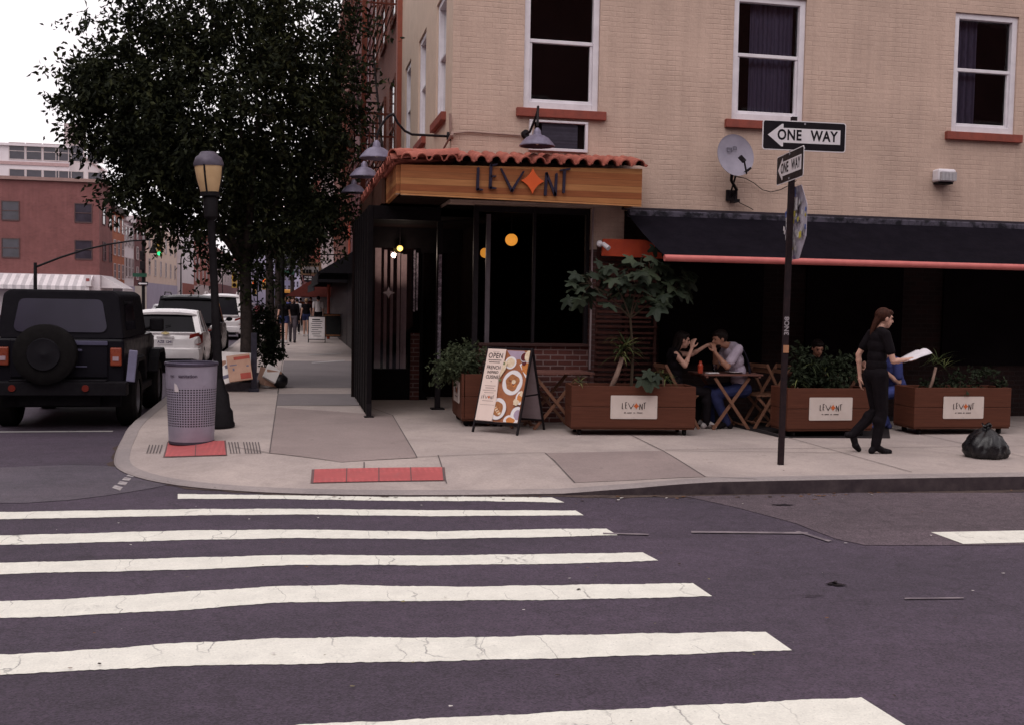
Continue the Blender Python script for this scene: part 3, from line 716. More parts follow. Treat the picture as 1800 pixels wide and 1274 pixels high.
# logo: strokes in units of the cap height, hand cut letters
LOGO = [  # (x0,z0,x1,z1,w0,w1)
    [(0,.02,.02,.86,.115,.10),(0,.04,.21,.02,.09,.05)],                                                                     # L
    [(.50,.10,.52,1.0,.12,.10),(.52,.97,.76,1.03,.08,.05),(.52,.55,.72,.57,.07,.05),(.50,.12,.74,.10,.09,.05)],            # E
    [(.92,.86,1.36,.02,.07,.11),(1.36,.02,1.82,.80,.11,.06)],                                                              # V
    [(2.70,-.08,2.74,.78,.11,.10),(2.74,.76,3.10,-.08,.09,.11),(3.10,-.08,3.14,.76,.12,.09)],                              # N
    [(3.44,.04,3.46,.90,.10,.11),(3.28,.90,3.68,.97,.05,.08)]]                                                             # T
STAR = (2.18, .44, .46, .50)
def logo(mb, o, ax, az, h, depth, ml, ms):
    o = V(o); ax = V(ax); az = V(az); nrm = ax.cross(az).normalized()
    def poly(pts, m):
        P = [o+ax*(x*h)+az*(z*h) for x, z in pts]
        k = len(P); F = [p+nrm*depth for p in P]
        mb.add(F+P, [tuple(range(k))]+[(j, i, k+i, k+j) for i in range(k) for j in [(i+1)%k]], m)
    for L in LOGO:
        for x0,z0,x1,z1,w0,w1 in L:
            d = V((x1-x0, z1-z0)).normalized(); n_ = V((-d.y, d.x)); e0 = d*w0*.35; e1 = d*w1*.35
            p0 = V((x0,z0)); p1 = V((x1,z1))
            poly([tuple(q) for q in (p0-n_*w0/2-e0*.4, p1-n_*w1/2, p1+e1, p1+n_*w1/2, p0+n_*w0/2, p0-e0)], ml)
    cx, cz, rx, rz = STAR; pts = []
    for q in range(4):
        a0 = PI/2*q; tip0 = V((math.cos(a0)*rx, math.sin(a0)*rz)); a1 = a0+PI/2; tip1 = V((math.cos(a1)*rx, math.sin(a1)*rz))
        mid = V((math.cos(a0+PI/4)*rx*.42, math.sin(a0+PI/4)*rz*.42))
        for k in range(5):
            t = k/5; p = tip0*(1-t)**2+mid*2*t*(1-t)*1.0+tip1*t*t; pts.append((cx+p.x, cz+p.y))
    poly(pts, ms)
orange = M('orange_red', (.62,.10,.022), (.55,.085,.02), 6, .5)
letter_blue = M('letter_slate', (.032,.026,.046), (.022,.018,.032), 9, .7)
p0 = U(839,335,Y=Yc-.02); p1 = U(995,341,Y=Yc-.02); hL = (p1.x-p0.x)/3.62
mb = MB(); logo(mb, (p0.x, Yc-.012, p0.z), (1,0,(p1.z-p0.z)/(p1.x-p0.x)*1.2), (0,0,1), hL*1.02, .03, 0, 1); mb.build('lettering', [letter_blue, orange], can)
# ---------------------------------------------------------------- awning over the patio
navy = M('awning_navy', (.009,.0075,.0115), (.006,.0052,.008), 4, .9, bs=.12, bscale=25, spec=.02)
navy_light = M('awning_box', (.075,.066,.09), (.012,.011,.016), 7, .6, lo=.42, hi=.58)
bar_red = M('awning_bar', (.56,.16,.145), (.47,.125,.115), 6, .45)
aw = thing('patio_awning', 'long navy fabric awning with a salmon red front bar over the patio', 'awning', (9, 14.28, 2.4))
AX0, AX1 = 4.56, 15.0
mb = MB(); n = 48; vs = []
for i in range(n+1):
    x0 = 4.50+(AX1-4.50)*i/n; x1 = AX0+(AX1-AX0)*i/n
    for k in range(5):
        t = k/4; sag = .025*math.sin(PI*t)+.004*math.sin(i*1.9)*math.sin(PI*t)
        vs.append((x0*(1-t)+x1*t, 14.22*(1-t)+12.83*t, 3.06*(1-t)+2.43*t-sag))
mb.add(vs, [(i*5+k, i*5+k+1, (i+1)*5+k+1, (i+1)*5+k) for i in range(n) for k in range(4)])
mb.build('canvas', navy, aw, smooth=True)
mb = MB(); mb.box(4.52,AX1,14.14,14.285,3.0,3.10); mb.build('housing', navy_light, aw, bevel=.02)
mb = MB(); mb.box(4.45,AX1,14.2,14.29,3.103,3.135); mb.build('flashing', M('flash_dark', (.05,.04,.05), rough=.6), aw, bevel=.004)
mb = MB(); mb.tube([(AX0,12.8,2.39),(7.95,12.8,2.392)], .042, 14); mb.tube([(7.953,12.8,2.392),(AX1,12.8,2.40)], .041, 14); mb.build('front_bar', bar_red, aw, smooth=False, auto=.7)
for x in (4.9, 8.0, 11.0, 14.0):
    mb = MB(); mb.tube([(x,14.1,2.86),(x+.5,13.45,2.56),(x+.05,12.88,2.37)], .022, 8); mb.build('folding_arm', black_metal, aw)
vl = thing('orange_valance', 'short orange red valance panel at the left end of the navy awning', 'valance', (4.35, 14.0, 2.4))
Yv = 14.02; P = [U(x, y, Y=Yv) for x, y in ((1058,450),(1166,455),(1162,444),(1150,430),(1134,422),(1060,420))]
mb = MB(); mb.prism([(p.x, p.z) for p in P], (0,Yv,0), (1,0,0), (0,0,1), .04); mb.build('panel', M('valance_orange', (.46,.062,.022), (.34,.04,.018), 5, .7), vl, bevel=.004)
mb = MB(); mb.box(P[0].x+.05,P[0].x+.08,Yv+.042,14.30,P[5].z-.1,P[5].z-.07); mb.box(P[4].x-.1,P[4].x-.07,Yv+.042,14.30,P[5].z-.1,P[5].z-.07); mb.build('bracket', black_metal, vl)
# ---------------------------------------------------------------- fixtures on the walls
cam_r = U(1060,432,Y=14.0)
sec = thing('security_camera', 'small white security camera on the pillar beside the orange valance', 'security camera', cam_r)
mb = MB(); mb.ell(U(1054,429,Y=13.98), .045, 14, 8); mb.build('base', white_trim, sec, smooth=True)
mb = MB(); a = U(1060,429,Y=13.95); b = U(1070,437,Y=13.86); mb.tube([a, b], [.03,.034], 12); mb.build('barrel', white_trim, sec, auto=.6)
sh_m = M('lamp_enamel', (.20,.175,.25), (.13,.115,.165), 8, .4, .2)
def shade_prof(r): return [(.03,.19),(.05,.185),(.058,.15),(.10,.135),(.5*r+.03,.11),(.82*r,.062),(.97*r,.02),(r,.012),(r,0),(r*.97,0),(r*.8,.045),(.5*r,.095),(.05,.12)]
def barn_lamp(label, base, arm, c, r=.225, name='gooseneck_lamp'):
    t = thing(name, label, 'wall lamp', base, 0, 'gooseneck lamps over the canopy')
    mb = MB(); mb.lathe(shade_prof(r), V(c), 28, caps=False); mb.lathe([(.052,.14),(.05,.20),(.02,.24)], V(c), 14); mb.build('shade', sh_m, t, auto=.7)
    mb = MB(); mb.tube(arm, .017, 10); mb.build('arm', black_metal, t, auto=.8)
    d = (V(arm[1])-V(arm[0])).normalized(); mb = MB(); mb.tube([V(base), V(base)+d*.05], .06, 14); mb.build('mount', black_metal, t, auto=.6)
    mb = MB(); mb.ell(V(c)+V((0,0,.07)), (.035,.035,.055), 10, 8); mb.build('bulb', M('bulb_glass', (.7,.66,.6), rough=.2), t, smooth=True)
    return t
b0 = U(922,238,Y=14.29); cs = U(944,258,Y=13.75)
def arc(a, b, h, n=10):
    a = V(a); b = V(b); return [a.lerp(b, (1-math.cos(PI*k/n))/2)+V((0,0,h*math.sin(PI*k/n))) for k in range(n+1)]
tp = V((cs.x, cs.y, cs.z+.26))
barn_lamp('grey gooseneck lamp above the star logo, beside the air conditioner', b0, [b0, V((b0.x+.05,14.18,b0.z+.03)), V((b0.x+.10,14.08,b0.z+.2))]+arc((b0.x+.12,14.02,b0.z+.26), tp, .14)[1:], cs, .235)
for k, (px, py, Y, lab) in enumerate(((660,272,14.3,'grey gooseneck lamp nearest the corner, its arm mounted on the corner edge'), (640,309,16.75,'middle of the three grey gooseneck lamps along the side wall'), (621,342,19.6,'farthest of the three grey gooseneck lamps, lowest and half hidden by the tiles'))):
    c = U(px, py, X=1.08); c.y = Y; c.z = 3.655+.03*k; z = 4.0
    if k == 0:
        base = V((2.069,14.36,4.0)); 
    else: base = V((2.069,Y,4.0))
    tp = V((c.x, c.y, c.z+.26)); s = V((1.55, c.y+.06, 4.0))
    barn_lamp(lab, base, [base, s, s+V((-.10,-.02,.04)), s+V((-.20,-.04,.14))]+arc(s+V((-.24,-.05,.2)), tp, .12)[1:], c, .225)
mb = MB(); mb.tube([(2.09,14.27,4.03),(2.3,14.277,4.06),(3.0,14.277,4.045)], .012, 8); mb.tube([(2.05,14.2,4.0),(2.03,14.24,3.95),(1.97,14.75,3.78)], .014, 8)
mb.tube([(2.04,14.25,4.28),(2.05,14.26,4.1),(2.06,14.27,4.02)], .02, 8); mb.tube([(2.055,14.262,4.0),(2.085,14.262,4.0)], .05, 12)
tag(mb.build('wall_conduit', M('conduit', (.30,.20,.17), rough=.6)), 'thin painted electrical conduit running along the tan wall to the front lamp', 'conduit')
ac = thing('air_conditioner', 'through wall air conditioner in a white frame below the first window', 'air conditioner', (3.55, 14.28, 3.86))
mb = MB()
for x0,x1,z0,z1 in ((3.12,3.94,3.855,3.895),(3.12,3.94,4.235,4.265),(3.12,3.16,3.895,4.235),(3.90,3.94,3.895,4.235)): mb.box(x0,x1,14.25,14.33,z0,z1)
mb.build('frame', white_trim, ac, bevel=.005)
mb = MB(); mb.box(3.3,3.80,14.285,14.31,3.90,4.23); mb.build('grille', M_planks('grille', [(.035,.03,.045),(.05,.045,.065),(.03,.027,.04)], .022, 'Z', (8,8,20), .5), ac)
mb = MB(); mb.box(3.162,3.898,14.32,14.45,3.897,4.233); mb.build('sleeve', dark_int, ac)
# satellite dish
dc = U(1293,273,Y=13.93); dish = thing('satellite_dish', 'round grey satellite dish on an arm bolted to the tan wall', 'satellite dish', (6.06, 14.29, 3.33))
dn = V((.10,-.93,.20)).normalized(); Rd = dn.to_track_quat('Z', 'Y').to_matrix()
prof = [(.001,-.045)]+[(.275*k/8, -.045+.045*(k/8)**2) for k in range(1,9)]+[(.28,.004),(.277,-.006)]+[(.27*k/8, -.055+.045*(k/8)**2) for k in range(8,0,-1)]
mb = MB(); mb.lathe(prof, dc, 40, Rd, caps=False, sy=1.06); mb.build('reflector', M('dish_grey', (.27,.245,.30), (.22,.20,.25), 6, .5), dish, auto=.8)
mb = MB(); bk = dc-dn*.07; wb = U(1284,350,Y=14.29)
mb.tube([bk, V((bk.x+.01,bk.y+.06,bk.z-.32)), V((wb.x+.05,14.2,wb.z+.12)), V((wb.x,14.27,wb.z+.03))], .022, 10); mb.box(wb.x-.07,wb.x+.09,14.26,14.297,wb.z-.03,wb.z+.12); mb.box(wb.x-.02,wb.x+.06,14.1,14.26,wb.z-.06,wb.z-.02); mb.tube([(wb.x-.03,14.27,wb.z),(wb.x+.02,14.15,wb.z+.35)], .014, 8); mb.build('mast', black_metal, dish, auto=.8)
lo = dc+Rd@V((.16,-.25,0)); tip = U(1308,282,Y=13.62)
mb = MB(); mb.tube([lo-dn*.02, tip], .012, 8); e = (tip-lo).normalized(); mb.bar(tip-e*.04, tip+V((-.05,.03,.05)), .05); mb.bar(lo-dn*.02+V((-.05,0,0)), lo-dn*.02+V((.06,0,.08)), .03); mb.build('receiver_arm', black_metal, dish)
mb = MB(); q = dc+dn*.002
for dx, dz, w_, h_ in ((-.075,.075,.07,.055),(.01,.105,.05,.04)):
    c4_ = [dc+Rd@V((dx+x*w_, dz+y*h_, -.022)) for x, y in ((-.5,-.5),(.5,-.5),(.5,.5),(-.5,.5),(-.5,-.5))]
    for p, q in zip(c4_, c4_[1:]): mb.bar(p, q, .007)
mb.build('emblem', M('emblem_dark', (.10,.09,.12)), dish)
mb = MB(); w1 = U(1299,312,Y=14.27); mb.tube([V((bk.x,bk.y+.05,bk.z-.25))]+[U(x,y,Y=14.26) for x,y in ((1310,314),(1325,322),(1340,334),(1355,338),(1372,334),(1392,324),(1400,318))], .006, 6)
mb.tube([V((wb.x+.05,14.2,wb.z+.1))]+[U(x,y,Y=14.26) for x,y in ((1291,349),(1300,357),(1315,364),(1324,369))], .006, 6)
mb.build('cable', black_metal, dish)
fl = thing('floodlight', 'white box floodlight on the tan wall right of the street signs', 'floodlight', (9.4,14.29,3.7))
a = U(1644,320,Y=14.2); b = U(1676,299,Y=14.2); mb = MB(); mb.box(a.x,b.x,14.12,14.297,a.z,b.z); mb.build('housing', white_trim, fl, bevel=.03)
mb = MB(); mb.box(a.x+.02,b.x-.02,14.08,14.119,a.z+.01,b.z-.05); 
for k in range(4): x = a.x+.03+k*(b.x-a.x-.06)/4; mb.box(x,x+.03,14.07,14.079,a.z+.01,b.z-.06)
mb.build('lens', M('flood_lens', (.42,.40,.42), rough=.3), fl)
mb = MB(); mb.box(a.x+.03,b.x-.03,14.15,14.29,a.z-.03,a.z-.003); mb.build('hood', black_metal, fl)
# ---------------------------------------------------------------- sign post
sgn_w = M('sign_white', (.74,.70,.72), (.66,.62,.65), 6, .4); sgn_k = M('sign_black', (.014,.012,.015), (.02,.017,.02), 8, .4)
pole_m = M('pole_rust', (.035,.022,.024), (.022,.016,.019), 20, .7, .2, bs=.3)
sp = thing("sign_post", 'street sign post with two one way signs and a sticker covered sign back', 'sign post', (5.06, 10.42, .15))
pb = V((5.06,10.42,.15)); pt = U(1396,206,Y=10.42)
def on_pole(z): return pb.lerp(pt, (z-pb.z)/(pt.z-pb.z))
mb = MB(); ax = (pt-pb).normalized()
for s in (-1, 1): mb.bar(pb+V((s*.018,.012,-.02)), pt+V((s*.018,.012,0)), .008, .05, up=(0,1,0))
mb.bar(pb+V((0,-.012,-.02)), pt+V((0,-.012,0)), .058, .008, up=(0,1,0)); mb.build('post', pole_m, sp)
def one_way(c, e, w, h, thick=.004):
    e = V(e).normalized(); c = V(c); up = V((0,0,1)); n = e.cross(up)   # n towards the viewer
    def rr(w_, h_, r, k=4):
        pts = []
        for cx, cy, a0 in ((w_/2-r,-h_/2+r,-PI/2),(w_/2-r,h_/2-r,0),(-w_/2+r,h_/2-r,PI/2),(-w_/2+r,-h_/2+r,PI)):
            for i in range(k+1): a = a0+PI/2*i/k; pts.append((cx+r*math.cos(a), cy+r*math.sin(a)))
        return pts
    mb = MB(); mb.prism(rr(w,h,.03), c, e, up, thick, 0); mb.prism(rr(w-.02,h-.02,.022), c+n*.0015, e, up, 0, 1)
    pl = mb.build('sign_plate', [sgn_w, sgn_k], sp)
    s = w/.914; A = [(-.40,0),(-.25,.115),(-.232,.115),(-.232,.075),(.395,.075),(.395,-.075),(-.232,-.075),(-.232,-.115),(-.25,-.115)]
    mb = MB(); mb.prism([(x*s,y*s) for x,y in A][::-1], c+n*.003, e, up, 0); mb.build('arrow', sgn_w, pl)
    mb = MB(); put_text(mb, 'ONE', .148*s, c+n*.0045+e*(-.165*s), e, up, .0045, .82, 1.08); put_text(mb, 'WAY', .148*s, c+n*.0045+e*(.215*s), e, up, .0045, .82, 1.08); mb.build('lettering', sgn_k, pl)
    mb = MB(); mb.tube([c+n*.001+up*(h/2-.03)+e*.0, c+n*.008+up*(h/2-.03)], .01, 8); mb.tube([c+n*.001-up*(h/2-.03), c+n*.008-up*(h/2-.03)], .01, 8); mb.build('bolt', galv, pl)
z1 = U(1414,240,Y=10.40).z; c1 = U(1414,240,Y=10.36)
one_way(c1, (math.cos(-.04),math.sin(-.04),0), .914, .305)
c2 = U(1388,293,Y=10.33); one_way(c2, (math.cos(-1.73),math.sin(-1.73),0), .914, .305)
# octagon back with stickers
oc = U(1399,392,Y=10.47); e = V((math.cos(1.39+PI), math.sin(1.39+PI), 0)); up = V((0,0,1)); R8 = .412
pts = [(R8*math.cos(PI/8+k*PI/4), R8*math.sin(PI/8+k*PI/4)) for k in range(8)]
mb = MB(); nn = e.cross(up); mb.prism(pts, oc, e, up, .004, 0); ob = mb.build('octagon_sign_back', M('sign_back', (.46,.43,.50), (.36,.33,.40), 9, .6, .1), sp)
mb = MB(); mats = [M('stk_white',(.6,.58,.6)), M('stk_blue',(.10,.15,.42)), M('stk_dark',(.05,.04,.05)), M('stk_yellow',(.55,.48,.08)), M('stk_violet',(.28,.2,.36)), M('stk_grey',(.4,.38,.4))]
for k in range(110):
    u, v_ = ru(-.36,.36), ru(-.38,.34)
    if abs(u)+abs(v_) > .47 or (v_ > .2 and rnd() < .7): continue
    w_, h_ = ru(.03,.09), ru(.02,.08); a = ru(-.4,.4); z = .0012+.0003*k
    R2 = Matrix.Rotation(a, 2); q = [V((u,v_))+R2@V((sx*w_/2, sy*h_/2)) for sx, sy in ((-1,-1),(1,-1),(1,1),(-1,1))]
    mb.add([oc+nn*z+e*p.x+up*p.y for p in q], [(0,1,2,3)], random.choice((0,0,0,0,0,0,1,2,3,4,5,5)))
mb.add([oc+nn*.036+e*x+up*y for x,y in ((.02,.12),(.16,.12),(.16,.25),(.02,.25))], [(0,1,2,3)], 0); mb.add([oc+nn*.036+e*x+up*y for x,y in ((.0,.26),(.1,.26),(.08,.37),(.0,.37))], [(0,1,2,3)], 1)
mb.build('stickers', mats, ob)
mb = MB()
p = on_pole(U(1383,612,Y=10.4).z); q = on_pole(U(1383,597,Y=10.4).z); mb.box(p.x-.03,p.x+.03,p.y-.0225,p.y-.0165,p.z-.05,p.z+.03,1)
mb.build('tape', [sgn_w, M('tape_orange', (.45,.22,.12))], sp)
mb = MB(); q = on_pole(q.z+.08); put_text(mb, '3NO8', .075, q+V((0,-.020,.06)), (0,0,1), (-1,0,0), .002); mb.build('lettering', M('chalk', (.36,.32,.34)), sp)
# ---------------------------------------------------------------- litter bin
m, nt, b = new_mat('bin_mesh'); co = objco(nt); sx = N(nt, 'ShaderNodeSeparateXYZ'); nt.links.new(co, sx.inputs[0])
at = N(nt, 'ShaderNodeMath', operation='ARCTAN2'); nt.links.new(sx.outputs[1], at.inputs[0]); nt.links.new(sx.outputs[0], at.inputs[1])
mu = N(nt, 'ShaderNodeMath', operation='MULTIPLY'); mu.inputs[1].default_value = .28; nt.links.new(at.outputs[0], mu.inputs[0])
cb = N(nt, 'ShaderNodeCombineXYZ'); nt.links.new(mu.outputs[0], cb.inputs[0]); nt.links.new(sx.outputs[2], cb.inputs[1])
vo = N(nt, 'ShaderNodeTexVoronoi', Scale=36.0, Randomness=0.0, voronoi_dimensions='2D'); mp = N(nt, 'ShaderNodeMapping'); mp.inputs['Scale'].default_value = (.86,1,1); nt.links.new(cb.outputs[0], mp.inputs[0]); nt.links.new(mp.outputs[0], vo.inputs['Vector'])
hole = ramp(nt, vo.outputs['Distance'], [(.30, 1.0), (.36, 0.0)])
zr = ramp(nt, sx.outputs[2], [(.205, 0.0), (.21, 1.0), (.655, 1.0), (.66, 0.0)], 'CONSTANT')
hm = N(nt, 'ShaderNodeMath', operation='MULTIPLY'); nt.links.new(hole, hm.inputs[0]); nt.links.new(zr, hm.inputs[1])
base = ramp(nt, noise(nt, co, 6, 5, .7), [(.3, (.36,.33,.41)), (.7, (.30,.27,.34))])
rust = ramp(nt, noise(nt, co, 14, 7, .75), [(.60, 0.0), (.74, .5)]); base = mixc(nt, rust, base, (.20,.13,.13))
nt.links.new(mixc(nt, hm.outputs[0], base, (.03,.022,.03)), b.inputs['Base Color']); b.inputs['Roughness'].default_value = .5; b.inputs['Metallic'].default_value = .35
inv = N(nt, 'ShaderNodeMath', operation='SUBTRACT'); inv.inputs[0].default_value = 1; nt.links.new(hm.outputs[0], inv.inputs[1]); bump(nt, b, inv.outputs[0], .8, .008)
bin_m = m
bn = thing('litter_bin', 'lavender grey perforated metal litter bin at the kerb corner', 'litter bin', (-1.14, 12.97, .13))
B0 = V((-1.14,12.97,.13)); B0.z = hgt(B0.x,B0.y)-.005
bn.location = B0
mb = MB(); mb.lathe([(.252,.02),(.256,.05),(.262,.20),(.285,.72),(.290,.86),(.292,.905),(.282,.905),(.272,.6),(.245,.05)], B0, 48, caps=False); mb.lathe([(.001,.045),(.25,.045)], B0, 48, caps=False); mb.build('body', bin_m, bn, auto=.7)
mb = MB(); mb.lathe([(.286,.905),(.304,.915),(.306,.94),(.298,.948),(.27,.94),(.27,.915)], B0, 48, caps=False); mb.build('rim', M('rim_dark', (.12,.10,.15), (.08,.07,.1), 9, .35, .5), bn, auto=.7)
mb = MB(); mb.lathe([(.248,.0),(.258,.01),(.256,.035),(.25,.045)], B0, 48); mb.build('foot_ring', M('ring_dark', (.05,.04,.055), rough=.6), bn, auto=.7)
mb = MB(); mb.lathe([(.001,.70),(.1,.74),(.2,.7),(.268,.68)], B0, 24, caps=False); mb.build('liner', M('liner', (.03,.028,.035), rough=.35), bn)
def on_bin(th, z, out=.003): r = .252+.038*(z/.86); return B0+V((math.sin(th)*(r+out+.004), -math.cos(th)*(r+out+.004), z))
mb = MB(); tv, tf = text_verts('sanitation', .055, .0015); mb.add([on_bin(-.06+x/.29, .80+y) for x, y in tv], tf); 
tv, tf = text_verts('nyc', .045, .001); mb.add([on_bin(-.72+x/.29, .80+y) for x, y in tv], tf); mb.build('lettering', M('bin_letters', (.08,.06,.09)), bn)
mb = MB(); pts = [(-.62,.72),(-.50,.70),(-.44,.66),(-.42,.62),(-.62,.62)]; mb.add([on_bin(x+.0,z) for x,z in pts][::-1], [tuple(range(5))]); mb.build('sticker', M('stk_pale', (.62,.56,.58)), bn)
# ---------------------------------------------------------------- street lamp on the corner
iron = M('cast_iron', (.008,.007,.008), (.013,.011,.013), 18, .6, 0, bs=.15, spec=.1)
LP = V((-.88,14.1,.15)); LT = U(366,272,Y=14.1)
lp = thing('street_lamp', 'black post top street lamp with an amber bell lantern beside the litter bin', 'street lamp', LP)
ax = (LT-LP).normalized(); RL = ax.to_track_quat('Z', 'Y').to_matrix(); H = (LT-LP).length
mb = MB(); mb.lathe([(.175,0),(.18,.04),(.165,.07),(.16,.20),(.13,.25),(.12,.42),(.085,.48),(.075,.56),(.058,.62)], LP, 16, RL, m=0); mb.build('base', iron, lp, auto=.6)
mb = MB(); mb.lathe([(.056,.6),(.054,1.4),(.056,1.42),(.05,1.45),(.045,2.7),(.058,2.74),(.058,2.80),(.046,2.83),(.05,H-.82),(.085,H-.78),(.09,H-.55),(.07,H-.50)], LP, 16, RL); mb.build('post', iron, lp, auto=.6)
k_ = FPX/14.0
mb = MB(); mb.lathe([(.10,H-.50),(.115,H-.47),(.155,H-.30),(.175,H-.15),(.175,H-.13)], LP, 32, RL); mb.build('lantern', M('amber_lens', (.62,.43,.24), (.52,.35,.19), 5, .35), lp, smooth=False, auto=.7)
mb = MB(); mb.lathe([(.182,H-.15),(.186,H-.11),(.16,H-.04),(.115,H-.005),(.105,H+.012),(.09,H+.03),(.001,H+.036)], LP, 32, RL); mb.build('cap', M('lamp_cap', (.11,.095,.125), (.07,.06,.08), 8, .45, .2), lp, auto=.7)
mb = MB(); mb.lathe([(.12,H-.52),(.118,H-.47),(.10,H-.49)], LP, 24, RL); mb.build('collar', iron, lp, auto=.7)
mb = MB()
for k in range(4):
    a = PI*.42+k*PI/2; mb.tube([LP+RL@V((r*math.cos(a), r*math.sin(a), z)) for r, z in ((.112,H-.49),(.128,H-.43),(.158,H-.30),(.178,H-.14))], .012, 8)
mb.build('lantern_rib', iron, lp)
# ---------------------------------------------------------------- planters
wood_pl = M_planks('planter_wood', [(.115,.038,.022),(.09,.031,.019),(.13,.044,.025)], 3.0, 'Z', (3,3,55), .6, gap=False)
soil = M('soil', (.03,.022,.018), (.05,.035,.028), 20, .95, bs=.5)
plaque = M('plaque', (.60,.52,.48), (.54,.46,.42), 4, .5)
ink = M('ink', (.03,.018,.02)); ink2 = M('ink_orange', (.55,.12,.03)); rubber = M('rubber', (.016,.014,.015), rough=.7)
def planter(label, c, rz, L, D=.5, Hh=.53, casters=True, signx=0):
    t = thing('wooden_planter', label, 'planter', (0,0,0), 0, 'wooden planters around the patio')
    z0 = .10; z1 = z0+Hh; th = .035; mb = MB()
    for k in range(2):
        a = z0+k*Hh/2+.002; b = z0+(k+1)*Hh/2-.002; j = ru(-.003,.003)
        mb.box(-L/2,L/2,-D/2+j,-D/2+th+j,a,b); mb.box(-L/2,L/2,D/2-th,D/2,a,b)
        mb.box(-L/2+.001,-L/2+th,-D/2+th+.005,D/2-th-.002,a,b); mb.box(L/2-th,L/2-.001,-D/2+th+.005,D/2-th-.002,a,b)
    mb.build('box', wood_pl, t, bevel=.006)
    mb = MB(); mb.box(-L/2+.01,L/2-.01,-D/2+.01,D/2-.01,z0-.02,z0); mb.build('base_board', M('base_wood', (.09,.035,.022), rough=.7), t)
    mb = MB(); n = 14
    vs = [(-L/2+th+(L-2*th)*i/n, -D/2+th+(D-2*th)*j/6, z1-.06+ru(-.015,.02)) for j in range(7) for i in range(n+1)]
    mb.add(vs, [(j*(n+1)+i, j*(n+1)+i+1, (j+1)*(n+1)+i+1, (j+1)*(n+1)+i) for j in range(6) for i in range(n)]); mb.build('soil', soil, t)
    for x in (-L/2+.12, L/2-.12):
        for y in (-D/2+.08, D/2-.08):
            mb = MB(); mb.tube([(x-.016,y,.04),(x+.016,y,.04)], .04, 14); mb.box(x-.03,x+.03,y-.025,y+.025,.072,.08); mb.box(x-.024,x-.019,y-.02,y+.02,.03,.072); mb.box(x+.019,x+.024,y-.02,y+.02,.03,.072); mb.build('caster', rubber, t, auto=.6)
    w_, h_ = .60, .295; zc = z1-.265; r = .012
    pts = []
    for cx, cy, a0 in ((w_/2-r,-h_/2+r,-PI/2),(w_/2-r,h_/2-r,0),(-w_/2+r,h_/2-r,PI/2),(-w_/2+r,-h_/2+r,PI)):
        for i in range(4): a = a0+PI/2*i/3; pts.append((cx+r*math.cos(a), cy+r*math.sin(a)))
    mb = MB(); mb.prism(pts, (signx,-D/2-.010,zc), (1,0,0), (0,0,1), .007); sg = mb.build('sign', plaque, t)
    mb = MB(); h = .083; logo(mb, (signx-h*3.68/2, -D/2-.012, zc-.02), (1,0,0), (0,0,1), h, .002, 0, 1); mb.build('lettering', [ink, ink2], sg)
    mb = MB()
    for x0, x1 in ((-.125,-.10),(-.085,-.02),(-.005,.025),(.04,.115)):
        k = int((x1-x0)/.012)
        for i in range(k): mb.box(signx+x0+i*.012, signx+x0+i*.012+.007, -D/2-.0135, -D/2-.0115, zc-.078+ru(0,.003), zc-.062-ru(0,.003))
    mb.build('small_print', ink, sg)
    mb = MB()
    for x in (-w_/2+.02, w_/2-.02): mb.tube([(signx+x,-D/2-.011,zc),(signx+x,-D/2-.008-.006,zc)], .005, 6)
    mb.tube([(signx,-D/2-.011,zc-h_/2+.015),(signx,-D/2-.014,zc-h_/2+.015)], .005, 6); mb.build('screw', galv, sg)
    t.location = c; t.rotation_euler = (0,0,rz); return t
def pl_at(x, d, rz): return None
P1 = V((4.24,12.895,.15)); rz1 = math.atan2(-.15,1.6)
planter('wooden planter with logo plaque and tall leafy plants, beside the sandwich board', (P1.x+.023, P1.y+.25, .15), rz1, 1.6)
a = U(1383,755,Y=12.62); b = U(1533,755,Y=12.62); planter('wooden planter with logo plaque behind the sign post and the walking waitress', ((a.x+b.x)/2, 12.87, .15), 0, b.x-a.x)
a = U(1606,755,Y=12.75); planter('wooden planter at the right with a thin dracaena, its plaque cut by the photo edge', (a.x+.72, 13.0, .15), 0, 1.44)
planter('wooden planter turned side on with a bushy shrub, left of the sandwich board', (2.50, 14.48, .15), -PI/2-.03, 1.05, .55, .60)
mb = MB(); P = [U(x,y,Z=.15) for x,y in ((1228,737),(1300,752),(1372,769),(1565,770),(1560,740),(1700,738),(1700,720),(1250,716))]
pm = MB(); pm.add([(p.x,p.y,.156) for p in P], [tuple(range(8))]); tag(pm.build('patio_mat', M('mat_dark', (.022,.018,.02), (.03,.025,.026), 14, .9, bs=.4)), 'dark outdoor mat spread under the patio tables and planters', 'mat')
